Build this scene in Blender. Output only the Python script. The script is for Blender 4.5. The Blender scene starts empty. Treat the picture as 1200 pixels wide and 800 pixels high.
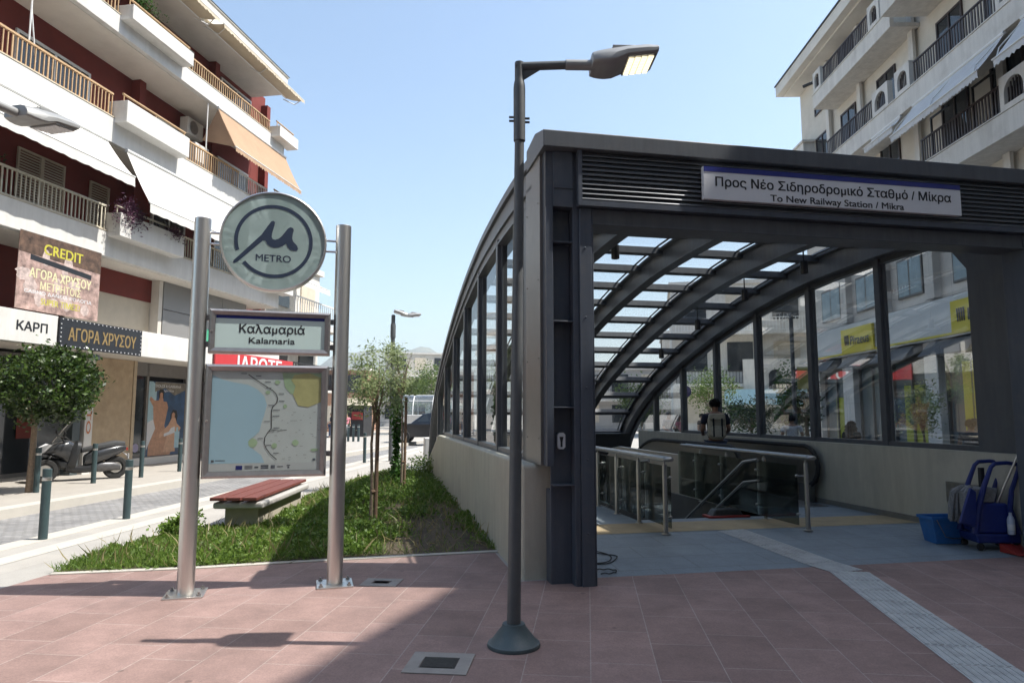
import bpy, bmesh, math, random
import numpy as np
from mathutils import Vector, Matrix, Quaternion
from mathutils.geometry import tessellate_polygon, delaunay_2d_cdt
R = math.radians
random.seed(7)
S = bpy.context.scene
COL = S.collection

# ------------------------------------------------------------------ camera, sky, sun, exposure
F, CX, CY, CAM_H = 800.0, 600.0, 400.0, 1.65
PITCH = math.atan(84 / F)
cam_d = bpy.data.cameras.new('camera')
cam_d.sensor_width = 36.0
cam_d.lens = 24.0
cam_d.clip_start = 0.05
cam_d.clip_end = 20000
cam = bpy.data.objects.new('camera', cam_d)
COL.objects.link(cam)
cam.location = (0, 0, CAM_H)
cam.rotation_euler = (math.pi / 2 + PITCH, 0, 0)
S.camera = cam

SUN_EL, SUN_AZ = R(57.9), R(92.3)
w = bpy.data.worlds.new('World')
S.world = w
w.use_nodes = True
nt = w.node_tree
bg = nt.nodes['Background']
sky = nt.nodes.new('ShaderNodeTexSky')
sky.sky_type = 'NISHITA'
sky.sun_disc = False
sky.sun_elevation = SUN_EL
sky.sun_rotation = SUN_AZ
sky.air_density = 1.15
sky.dust_density = 1.9
sky.ozone_density = 1.6
tint = nt.nodes.new('ShaderNodeMixRGB')
tint.blend_type = 'MULTIPLY'
tint.inputs[0].default_value = 1.0
tint.inputs[2].default_value = (1.0, 1.035, 1.0, 1)
nt.links.new(sky.outputs[0], tint.inputs[1])
nt.links.new(tint.outputs[0], bg.inputs[0])
bg.inputs[1].default_value = 0.15
sd = Vector((math.sin(SUN_AZ) * math.cos(SUN_EL), math.cos(SUN_AZ) * math.cos(SUN_EL), math.sin(SUN_EL)))
sl = bpy.data.lights.new('sun', 'SUN')
sl.energy = 4.7
sl.angle = R(0.5)
sl.color = (1.0, 0.955, 0.88)
so = bpy.data.objects.new('sun', sl)
COL.objects.link(so)
so.rotation_euler = (-sd).to_track_quat('-Z', 'Y').to_euler()
so.location = sd * 100
vs = S.view_settings
vs.view_transform = 'Standard'
vs.look = 'None'
vs.exposure = 0.76
vs.gamma = 1.0
vs.use_curve_mapping = False
S.cycles.max_bounces = 8
S.cycles.transparent_max_bounces = 24
S.cycles.caustics_reflective = False
S.cycles.caustics_refractive = False

# ------------------------------------------------------------------ measuring helpers (photo pixel -> place)
_c, _s = math.cos(PITCH), math.sin(PITCH)


def ray(px, py):
    a = (px - CX) / F
    b = (CY - py) / F
    return a, _c - b * _s, _s + b * _c


def G(px, py, z=0.0):
    r = ray(px, py)
    t = (z - CAM_H) / r[2]
    return Vector((r[0] * t, r[1] * t, z))


def at(px, py, Y):
    r = ray(px, py)
    t = Y / r[1]
    return Vector((r[0] * t, Y, CAM_H + r[2] * t))


def onplane(px, py, B, u):
    r = ray(px, py)
    nx, ny = u[1], -u[0]
    t = (nx * B[0] + ny * B[1]) / (nx * r[0] + ny * r[1])
    X, Y = r[0] * t, r[1] * t
    return (X - B[0]) * u[0] + (Y - B[1]) * u[1], CAM_H + r[2] * t


# ------------------------------------------------------------------ materials
MATS = {}


def pmat(name, col, rough=0.6, metal=0.0, var=0.12, scale=6.0, bump=0.0, bscale=None, spec=0.5, dirt=None, coat=0.0, aniso=None):
    """Principled with noise-driven colour variation and bump, in object space."""
    if name in MATS:
        return MATS[name]
    m = bpy.data.materials.new(name)
    m.use_nodes = True
    n, l = m.node_tree.nodes, m.node_tree.links
    b = n['Principled BSDF']
    b.inputs['Roughness'].default_value = rough
    b.inputs['Metallic'].default_value = metal
    b.inputs['Specular IOR Level'].default_value = spec
    if coat:
        b.inputs['Coat Weight'].default_value = coat
        b.inputs['Coat Roughness'].default_value = 0.1
    tc = n.new('ShaderNodeTexCoord')
    no = n.new('ShaderNodeTexNoise')
    no.inputs['Scale'].default_value = scale
    no.inputs['Detail'].default_value = 6
    no.inputs['Roughness'].default_value = 0.65
    l.new(tc.outputs['Object'], no.inputs['Vector'])
    if aniso:
        mp = n.new('ShaderNodeMapping')
        mp.inputs['Scale'].default_value = aniso
        l.new(tc.outputs['Object'], mp.inputs['Vector'])
        l.new(mp.outputs[0], no.inputs['Vector'])
    cr = n.new('ShaderNodeValToRGB')
    lo = tuple(max(0, c * (1 - var)) for c in col) + (1,)
    hi = tuple(min(1, c * (1 + var)) for c in col) + (1,)
    cr.color_ramp.elements[0].position = 0.3
    cr.color_ramp.elements[1].position = 0.7
    cr.color_ramp.elements[0].color = lo
    cr.color_ramp.elements[1].color = hi
    l.new(no.outputs['Fac'], cr.inputs[0])
    out = cr.outputs[0]
    if dirt:
        # blotchy stains with a shape of their own
        n2 = n.new('ShaderNodeTexNoise')
        n2.inputs['Scale'].default_value = dirt[1]
        n2.inputs['Detail'].default_value = 8
        n2.inputs['Roughness'].default_value = 0.7
        l.new(tc.outputs['Object'], n2.inputs['Vector'])
        r2 = n.new('ShaderNodeValToRGB')
        r2.color_ramp.elements[0].position = 0.5
        r2.color_ramp.elements[1].position = 0.72
        r2.color_ramp.elements[0].color = (0, 0, 0, 1)
        r2.color_ramp.elements[1].color = (dirt[2],) * 3 + (1,)
        l.new(n2.outputs['Fac'], r2.inputs[0])
        mx = n.new('ShaderNodeMixRGB')
        l.new(r2.outputs[0], mx.inputs[0])
        l.new(out, mx.inputs[1])
        mx.inputs[2].default_value = tuple(dirt[0]) + (1,)
        out = mx.outputs[0]
    l.new(out, b.inputs['Base Color'])
    if bump:
        bp = n.new('ShaderNodeBump')
        bp.inputs['Strength'].default_value = bump
        bp.inputs['Distance'].default_value = 0.01
        if bscale:
            n3 = n.new('ShaderNodeTexNoise')
            n3.inputs['Scale'].default_value = bscale
            n3.inputs['Detail'].default_value = 4
            l.new(tc.outputs['Object'], n3.inputs['Vector'])
            l.new(n3.outputs['Fac'], bp.inputs['Height'])
        else:
            l.new(no.outputs['Fac'], bp.inputs['Height'])
        l.new(bp.outputs[0], b.inputs['Normal'])
    MATS[name] = m
    return m


def brickmat(name, c1, c2, mortar, bw, rh, ms=0.006, rot=0.0, rough=0.75, var=0.18, nscale=3.0, offset=0.5, bump=0.25, vertical=False, dirt=None, spots=False):
    m = bpy.data.materials.new(name)
    m.use_nodes = True
    n, l = m.node_tree.nodes, m.node_tree.links
    b = n['Principled BSDF']
    b.inputs['Roughness'].default_value = rough
    tc = n.new('ShaderNodeTexCoord')
    mp = n.new('ShaderNodeMapping')
    mp.inputs['Rotation'].default_value = (R(90), 0, 0) if vertical else (0, 0, rot)
    l.new(tc.outputs['Object'], mp.inputs['Vector'])
    bt = n.new('ShaderNodeTexBrick')
    bt.offset = offset
    bt.inputs['Scale'].default_value = 1.0
    bt.inputs['Brick Width'].default_value = bw
    bt.inputs['Row Height'].default_value = rh
    bt.inputs['Mortar Size'].default_value = ms
    bt.inputs['Mortar Smooth'].default_value = 0.3
    bt.inputs['Bias'].default_value = 0.0
    bt.inputs['Color1'].default_value = tuple(c1) + (1,)
    bt.inputs['Color2'].default_value = tuple(c2) + (1,)
    bt.inputs['Mortar'].default_value = tuple(mortar) + (1,)
    l.new(mp.outputs[0], bt.inputs['Vector'])
    no = n.new('ShaderNodeTexNoise')
    no.inputs['Scale'].default_value = nscale
    no.inputs['Detail'].default_value = 10
    no.inputs['Roughness'].default_value = 0.7
    l.new(tc.outputs['Object'], no.inputs['Vector'])
    mr = n.new('ShaderNodeMapRange')
    mr.inputs[1].default_value = 0.3
    mr.inputs[2].default_value = 0.7
    mr.inputs[3].default_value = 1 - var
    mr.inputs[4].default_value = 1 + var
    l.new(no.outputs['Fac'], mr.inputs[0])
    mul = n.new('ShaderNodeMixRGB')
    mul.blend_type = 'MULTIPLY'
    mul.inputs[0].default_value = 1
    l.new(bt.outputs['Color'], mul.inputs[1])
    l.new(mr.outputs[0], mul.inputs[2])
    # fine speckle
    sp = n.new('ShaderNodeTexNoise')
    sp.inputs['Scale'].default_value = 90
    sp.inputs['Detail'].default_value = 3
    l.new(tc.outputs['Object'], sp.inputs['Vector'])
    m2 = n.new('ShaderNodeMapRange')
    m2.inputs[1].default_value = 0.3
    m2.inputs[2].default_value = 0.7
    m2.inputs[3].default_value = 0.86
    m2.inputs[4].default_value = 1.14
    l.new(sp.outputs['Fac'], m2.inputs[0])
    mul2 = n.new('ShaderNodeMixRGB')
    mul2.blend_type = 'MULTIPLY'
    mul2.inputs[0].default_value = 1
    l.new(mul.outputs[0], mul2.inputs[1])
    l.new(m2.outputs[0], mul2.inputs[2])
    out = mul2.outputs[0]
    if dirt:
        n2 = n.new('ShaderNodeTexNoise')
        n2.inputs['Scale'].default_value = dirt[1]
        n2.inputs['Detail'].default_value = 9
        n2.inputs['Roughness'].default_value = 0.75
        l.new(tc.outputs['Object'], n2.inputs['Vector'])
        r2 = n.new('ShaderNodeValToRGB')
        r2.color_ramp.elements[0].position = 0.52
        r2.color_ramp.elements[1].position = 0.75
        r2.color_ramp.elements[0].color = (0, 0, 0, 1)
        r2.color_ramp.elements[1].color = (dirt[2],) * 3 + (1,)
        l.new(n2.outputs['Fac'], r2.inputs[0])
        mx = n.new('ShaderNodeMixRGB')
        l.new(r2.outputs[0], mx.inputs[0])
        l.new(out, mx.inputs[1])
        mx.inputs[2].default_value = tuple(dirt[0]) + (1,)
        out = mx.outputs[0]
    if spots:
        # trodden-in gum and drip marks
        vo = n.new('ShaderNodeTexVoronoi')
        vo.inputs['Scale'].default_value = 1.7
        l.new(tc.outputs['Object'], vo.inputs['Vector'])
        ad = n.new('ShaderNodeMath')
        ad.operation = 'MULTIPLY_ADD'
        ad.inputs[1].default_value = 0.06
        l.new(no.outputs['Fac'], ad.inputs[0])
        l.new(vo.outputs['Distance'], ad.inputs[2])
        rs_ = n.new('ShaderNodeValToRGB')
        rs_.color_ramp.elements[0].position = 0.055
        rs_.color_ramp.elements[1].position = 0.075
        rs_.color_ramp.elements[0].color = (0.62, 0.62, 0.62, 1)
        rs_.color_ramp.elements[1].color = (1, 1, 1, 1)
        l.new(ad.outputs[0], rs_.inputs[0])
        ms_ = n.new('ShaderNodeMixRGB')
        ms_.blend_type = 'MULTIPLY'
        ms_.inputs[0].default_value = 1
        l.new(out, ms_.inputs[1])
        l.new(rs_.outputs[0], ms_.inputs[2])
        out = ms_.outputs[0]
    l.new(out, b.inputs['Base Color'])
    bp = n.new('ShaderNodeBump')
    bp.inputs['Strength'].default_value = bump
    bp.inputs['Distance'].default_value = 0.006
    bp.invert = True
    l.new(bt.outputs['Fac'], bp.inputs['Height'])
    b2 = n.new('ShaderNodeBump')
    b2.inputs['Strength'].default_value = 0.15
    b2.inputs['Distance'].default_value = 0.004
    l.new(sp.outputs['Fac'], b2.inputs['Height'])
    l.new(bp.outputs[0], b2.inputs['Normal'])
    l.new(b2.outputs[0], b.inputs['Normal'])
    return m


def glassmat(name, tint=(0.93, 0.97, 0.96), refl=1.0, rough=0.02, grime=0.0):
    """thin sheet glass: see-through plus a fresnel mirror coat"""
    m = bpy.data.materials.new(name)
    m.use_nodes = True
    n, l = m.node_tree.nodes, m.node_tree.links
    n.remove(n['Principled BSDF'])
    o = n['Material Output']
    tr = n.new('ShaderNodeBsdfTransparent')
    tr.inputs[0].default_value = tuple(tint) + (1,)
    gl = n.new('ShaderNodeBsdfGlossy')
    gl.inputs['Roughness'].default_value = rough
    fr = n.new('ShaderNodeFresnel')
    fr.inputs[0].default_value = 1.5
    mu = n.new('ShaderNodeMath')
    mu.operation = 'MULTIPLY'
    mu.use_clamp = True
    mu.inputs[1].default_value = refl
    l.new(fr.outputs[0], mu.inputs[0])
    mx = n.new('ShaderNodeMixShader')
    l.new(mu.outputs[0], mx.inputs[0])
    src = tr.outputs[0]
    if grime:
        df = n.new('ShaderNodeBsdfDiffuse')
        df.inputs[0].default_value = (0.5, 0.5, 0.48, 1)
        no = n.new('ShaderNodeTexNoise')
        no.inputs['Scale'].default_value = 3
        no.inputs['Detail'].default_value = 8
        tc = n.new('ShaderNodeTexCoord')
        l.new(tc.outputs['Object'], no.inputs['Vector'])
        g2 = n.new('ShaderNodeMath')
        g2.operation = 'MULTIPLY'
        g2.inputs[1].default_value = grime
        l.new(no.outputs['Fac'], g2.inputs[0])
        mg = n.new('ShaderNodeMixShader')
        l.new(g2.outputs[0], mg.inputs[0])
        l.new(tr.outputs[0], mg.inputs[1])
        l.new(df.outputs[0], mg.inputs[2])
        src = mg.outputs[0]
    l.new(src, mx.inputs[1])
    l.new(gl.outputs[0], mx.inputs[2])
    l.new(mx.outputs[0], o.inputs[0])
    return m


def leafmat(name, c_lo, c_hi, transl=0.35, rough=0.5):
    m = bpy.data.materials.new(name)
    m.use_nodes = True
    n, l = m.node_tree.nodes, m.node_tree.links
    b = n['Principled BSDF']
    b.inputs['Roughness'].default_value = rough
    ge = n.new('ShaderNodeNewGeometry')
    cr = n.new('ShaderNodeValToRGB')
    cr.color_ramp.elements[0].color = tuple(c_lo) + (1,)
    cr.color_ramp.elements[1].color = tuple(c_hi) + (1,)
    l.new(ge.outputs['Random Per Island'], cr.inputs[0])
    l.new(cr.outputs[0], b.inputs['Base Color'])
    t = n.new('ShaderNodeBsdfTranslucent')
    l.new(cr.outputs[0], t.inputs[0])
    mx = n.new('ShaderNodeMixShader')
    mx.inputs[0].default_value = transl
    l.new(b.outputs[0], mx.inputs[1])
    l.new(t.outputs[0], mx.inputs[2])
    l.new(mx.outputs[0], n['Material Output'].inputs[0])
    return m


def emat(name, col, strength):
    m = bpy.data.materials.new(name)
    m.use_nodes = True
    b = m.node_tree.nodes['Principled BSDF']
    b.inputs['Base Color'].default_value = tuple(col) + (1,)
    b.inputs['Emission Color'].default_value = tuple(col) + (1,)
    b.inputs['Emission Strength'].default_value = strength
    return m


M = dict(
    steel=pmat('brushed_steel', (0.66, 0.645, 0.62), 0.36, 1.0, 0.08, 8, 0.08, aniso=(40, 40, 0.6)),
    steel_dull=pmat('dull_steel', (0.33, 0.32, 0.31), 0.42, 1.0, 0.12, 10),
    frame_grey=pmat('frame_grey', (0.34, 0.33, 0.33), 0.36, 0.85, 0.1, 12),
    grey_paint=pmat('grey_paint', (0.085, 0.094, 0.107), 0.42, 0.0, 0.16, 2.5, 0.05, 40, aniso=(5, 5, 0.5), dirt=((0.135, 0.135, 0.132), 5, 0.4)),
    grey_blue=pmat('grey_blue_paint', (0.066, 0.079, 0.103), 0.42, 0.0, 0.16, 2.5, 0.05, 30, aniso=(5, 5, 0.5), dirt=((0.12, 0.12, 0.122), 6, 0.4)),
    lamp_grey=pmat('lamp_grey', (0.092, 0.1, 0.106), 0.45, 0.0, 0.1, 5, dirt=((0.2, 0.19, 0.18), 9, 0.2)),
    louver=pmat('louver_grey', (0.17, 0.18, 0.195), 0.3, 0.5, 0.08, 4),
    cladding=pmat('cladding', (0.17, 0.165, 0.155), 0.4, 0.25, 0.06, 3, dirt=((0.11, 0.1, 0.09), 8, 0.25)),
    plinth=pmat('plinth_render', (0.5, 0.47, 0.39), 0.85, 0, 0.12, 2.4, 0.25, 60, aniso=(2.5, 2.5, 0.35), dirt=((0.37, 0.34, 0.29), 1.8, 0.5)),
    white=pmat('white_render', (0.62, 0.61, 0.585), 0.85, 0, 0.08, 2.2, 0.1, 50, aniso=(2.5, 2.5, 0.3), dirt=((0.47, 0.445, 0.4), 1.1, 0.45)),
    white2=pmat('off_white_render', (0.6, 0.575, 0.53), 0.85, 0, 0.12, 2.2, 0.1, 50, aniso=(2.5, 2.5, 0.3), dirt=((0.36, 0.33, 0.29), 0.9, 0.5)),
    soffit=pmat('soffit_paint', (0.66, 0.62, 0.56), 0.9, 0, 0.06, 1.5, dirt=((0.45, 0.41, 0.36), 0.7, 0.4)),
    red_wall=pmat('red_wall', (0.18, 0.033, 0.026), 0.85, 0, 0.12, 1.5, 0.1, 40, dirt=((0.12, 0.03, 0.025), 1.2, 0.5)),
    cream_metal=pmat('cream_metal', (0.62, 0.58, 0.47), 0.5, 0, 0.08, 6),
    tan_metal=pmat('tan_metal', (0.5, 0.33, 0.18), 0.5, 0, 0.12, 6),
    white_metal=pmat('white_metal', (0.68, 0.68, 0.66), 0.5, 0, 0.05, 6),
    black_metal=pmat('black_metal', (0.02, 0.019, 0.02), 0.45, 0, 0.2, 6),
    brown_metal=pmat('brown_metal', (0.045, 0.03, 0.028), 0.5, 0, 0.2, 6),
    awning=pmat('awning_white', (0.6, 0.59, 0.56), 0.9, 0, 0.04, 1.5, dirt=((0.46, 0.44, 0.4), 1.2, 0.35)),
    awning_tan=pmat('awning_tan', (0.38, 0.25, 0.16), 0.9, 0, 0.08, 2),
    shutter=pmat('shutter', (0.55, 0.48, 0.38), 0.7, 0, 0.08, 3),
    beige_stone=pmat('beige_stone', (0.42, 0.32, 0.21), 0.55, 0, 0.15, 3, dirt=((0.3, 0.21, 0.13), 2.5, 0.6)),
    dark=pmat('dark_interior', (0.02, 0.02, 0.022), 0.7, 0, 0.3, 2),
    dark_glass=pmat('dark_glass', (0.025, 0.03, 0.035), 0.06, 0, 0.2, 1, spec=0.7),
    mid_glass=pmat('pale_window_glass', (0.2, 0.27, 0.31), 0.06, 0, 0.25, 0.8, spec=0.8),
    concrete=pmat('concrete_paving', (0.35, 0.325, 0.29), 0.9, 0, 0.1, 2.5, 0.2, 80, dirt=((0.36, 0.33, 0.29), 0.9, 0.5)),
    kerb=pmat('kerb_stone', (0.46, 0.435, 0.39), 0.85, 0, 0.08, 3, 0.2, 60, dirt=((0.42, 0.39, 0.34), 1.5, 0.4)),
    soil=pmat('soil', (0.075, 0.055, 0.035), 0.95, 0, 0.4, 6, 0.8, 30),
    wood=pmat('red_wood', (0.15, 0.042, 0.03), 0.5, 0, 0.25, 8, 0.1, aniso=(2, 30, 30)),
    bark=pmat('bark', (0.24, 0.18, 0.13), 0.9, 0, 0.3, 20, 0.6, 40),
    stake=pmat('stake_wood', (0.22, 0.14, 0.09), 0.9, 0, 0.3, 15),
    bollard=pmat('bollard_paint', (0.035, 0.062, 0.068), 0.45, 0, 0.15, 8),
    rubber=pmat('rubber', (0.02, 0.02, 0.02), 0.8, 0, 0.2, 20),
    plastic_black=pmat('plastic_black', (0.022, 0.023, 0.025), 0.35, 0, 0.15, 20),
    scooter_grey=pmat('scooter_grey', (0.05, 0.052, 0.056), 0.25, 0.4, 0.08, 10, coat=0.5),
    silver=pmat('silver_paint', (0.4, 0.4, 0.41), 0.3, 0.7, 0.06, 10),
    seat=pmat('seat_vinyl', (0.05, 0.052, 0.055), 0.55, 0, 0.15, 20),
    blue_pl=pmat('blue_plastic', (0.025, 0.14, 0.4), 0.45, 0, 0.12, 12, dirt=((0.09, 0.16, 0.3), 9, 0.5)),
    navy_pl=pmat('navy_plastic', (0.012, 0.026, 0.16), 0.4, 0, 0.12, 12, dirt=((0.05, 0.06, 0.14), 9, 0.4)),
    red_pl=pmat('red_plastic', (0.3, 0.03, 0.025), 0.4, 0, 0.08, 12),
    ink=pmat('sign_ink', (0.015, 0.017, 0.022), 0.5, 0, 0.1, 10),
    ink_navy=pmat('navy_ink', (0.02, 0.035, 0.07), 0.5, 0, 0.1, 10),
    sign_white=pmat('sign_white', (0.72, 0.73, 0.75), 0.25, 0, 0.03, 5),
    sign_blue=pmat('sign_blue', (0.02, 0.03, 0.2), 0.3, 0, 0.05, 5),
    sign_pale=pmat('sign_pale_green', (0.54, 0.69, 0.67), 0.55, 0, 0.02, 2),
    yellow=pmat('sign_yellow', (0.72, 0.6, 0.02), 0.4, 0, 0.05, 5),
    tact_yellow=pmat('tactile_yellow', (0.37, 0.285, 0.17), 0.8, 0, 0.12, 5, 0.2, 60, dirt=((0.27, 0.215, 0.14), 3, 0.6)),
    grey_metal=pmat('band_metal', (0.52, 0.53, 0.55), 0.4, 0.3, 0.05, 1),
    marble=pmat('marble', (0.6, 0.58, 0.55), 0.4, 0, 0.06, 2),
    skin=pmat('skin', (0.42, 0.25, 0.17), 0.55, 0, 0.06, 20),
    skin_dark=pmat('skin_tan', (0.28, 0.15, 0.095), 0.55, 0, 0.06, 20),
    hair_dark=pmat('hair_dark', (0.012, 0.01, 0.009), 0.6, 0, 0.3, 60),
    hair_brown=pmat('hair_brown', (0.14, 0.07, 0.035), 0.6, 0, 0.3, 60),
    hair_grey=pmat('hair_grey', (0.4, 0.38, 0.35), 0.6, 0, 0.2, 60),
    cloth_navy=pmat('cloth_navy', (0.015, 0.018, 0.035), 0.9, 0, 0.2, 20),
    cloth_white=pmat('cloth_white', (0.62, 0.63, 0.66), 0.9, 0, 0.06, 20),
    cloth_grey=pmat('cloth_grey', (0.17, 0.17, 0.2), 0.9, 0, 0.2, 20),
    cloth_pink=pmat('cloth_pink', (0.6, 0.22, 0.27), 0.9, 0, 0.15, 20),
    cloth_yellow=pmat('cloth_yellow', (0.55, 0.4, 0.06), 0.9, 0, 0.15, 20),
    cloth_black=pmat('cloth_black', (0.02, 0.02, 0.022), 0.9, 0, 0.3, 25),
    cloth_pattern=pmat('cloth_patterned', (0.09, 0.085, 0.09), 0.9, 0, 0.9, 40),
    jeans=pmat('jeans', (0.045, 0.065, 0.12), 0.9, 0, 0.2, 20),
    khaki=pmat('khaki_canvas', (0.42, 0.38, 0.29), 0.9, 0, 0.2, 25),
    hole=pmat('grate_dark', (0.05, 0.047, 0.043), 0.7, 0.4, 0.3, 30),
    car=pmat('car_paint', (0.012, 0.014, 0.02), 0.2, 0.3, 0.1, 5, coat=0.8),
    terracotta=pmat('brown_house', (0.36, 0.2, 0.13), 0.85, 0, 0.15, 1),
    house=pmat('cream_house', (0.5, 0.46, 0.4), 0.85, 0, 0.1, 0.7, dirt=((0.35, 0.32, 0.28), 0.5, 0.4)),
    house2=pmat('grey_house', (0.36, 0.35, 0.34), 0.85, 0, 0.1, 0.7),
    hill=pmat('hill_scrub', (0.15, 0.16, 0.12), 0.95, 0, 0.4, 0.01),
    mop=pmat('mop_grey', (0.22, 0.22, 0.22), 0.95, 0, 0.3, 40, 0.5, 80),
    poster_sea=pmat('poster_sea', (0.02, 0.06, 0.14), 0.3, 0, 0.5, 3),
    poster_sky=pmat('poster_pale_blue', (0.32, 0.48, 0.55), 0.3, 0, 0.15, 3),
    poster_skin=pmat('poster_skin', (0.42, 0.22, 0.13), 0.3, 0, 0.25, 8),
)
M['glass'] = glassmat('window_glass', (0.92, 0.95, 0.94), 0.4, 0.015, 0.03)
M['roof_glass'] = glassmat('roof_glass', (0.98, 0.99, 0.99), 0.22, 0.02, 0.012)
M['rail_glass'] = glassmat('rail_glass', (0.82, 0.9, 0.88), 0.9, 0.01, 0.03)
M['screen'] = glassmat('windscreen', (0.55, 0.56, 0.56), 1.2, 0.05, 0.25)
M['led'] = emat('led_light', (1.0, 0.9, 0.62), 0.8)
M['lamp_glow'] = emat('recess_lamp', (1.0, 0.86, 0.62), 0.55)
M['red_led'] = emat('red_led', (1.0, 0.05, 0.04), 1.2)
M['pink'] = brickmat('pink_paving', (0.228, 0.15, 0.132), (0.29, 0.193, 0.172), (0.35, 0.285, 0.26), 0.68, 0.43, 0.0042, rot=-R(83.7), var=0.22, nscale=2.2, bump=0.3, offset=0.37, dirt=((0.168, 0.117, 0.106), 1.3, 0.75), spots=True)
M['granite'] = brickmat('granite_floor', (0.2, 0.232, 0.26), (0.222, 0.255, 0.28), (0.13, 0.14, 0.15), 0.9, 0.45, 0.005, rot=0, rough=0.6, var=0.16, nscale=2.5, bump=0.15, dirt=((0.15, 0.165, 0.18), 1.5, 0.6), spots=True)
M['setts'] = brickmat('stone_setts', (0.2, 0.2, 0.205), (0.27, 0.265, 0.26), (0.13, 0.125, 0.12), 0.16, 0.1, 0.008, rot=R(5), rough=0.85, var=0.25, nscale=1.3, bump=0.8)
M['pave'] = brickmat('plaza_paving', (0.34, 0.325, 0.3), (0.37, 0.35, 0.32), (0.28, 0.265, 0.24), 0.9, 0.6, 0.004, rot=-R(84), rough=0.9, var=0.12, nscale=1.6, bump=0.15, dirt=((0.26, 0.245, 0.215), 0.8, 0.45))
M['marble_clad'] = brickmat('marble_cladding', (0.6, 0.56, 0.51), (0.65, 0.61, 0.56), (0.3, 0.28, 0.26), 1.4, 0.75, 0.006, rough=0.5, var=0.08, bump=0.2, vertical=True)
M['pillar_clad'] = brickmat('white_pillar_cladding', (0.72, 0.71, 0.7), (0.75, 0.74, 0.73), (0.4, 0.39, 0.38), 1.4, 0.68, 0.006, rough=0.4, var=0.05, bump=0.2, vertical=True)
M['leaf_bed'] = leafmat('bed_leaves', (0.085, 0.16, 0.022), (0.2, 0.3, 0.055), 0.45)
M['leaf_ficus'] = leafmat('ficus_leaves', (0.014, 0.038, 0.008), (0.075, 0.125, 0.022), 0.22, 0.3)
M['leaf_olive'] = leafmat('olive_leaves', (0.18, 0.23, 0.09), (0.42, 0.5, 0.26), 0.5)
M['leaf_vine'] = leafmat('vine_leaves', (0.03, 0.1, 0.012), (0.1, 0.22, 0.04), 0.4)
M['leaf_tree'] = leafmat('street_tree_leaves', (0.05, 0.1, 0.02), (0.16, 0.22, 0.05), 0.4)
M['leaf_purple'] = leafmat('purple_leaves', (0.04, 0.012, 0.03), (0.13, 0.04, 0.09), 0.3)
M['straw'] = leafmat('dry_grass', (0.24, 0.2, 0.09), (0.36, 0.31, 0.15), 0.3)


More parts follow.
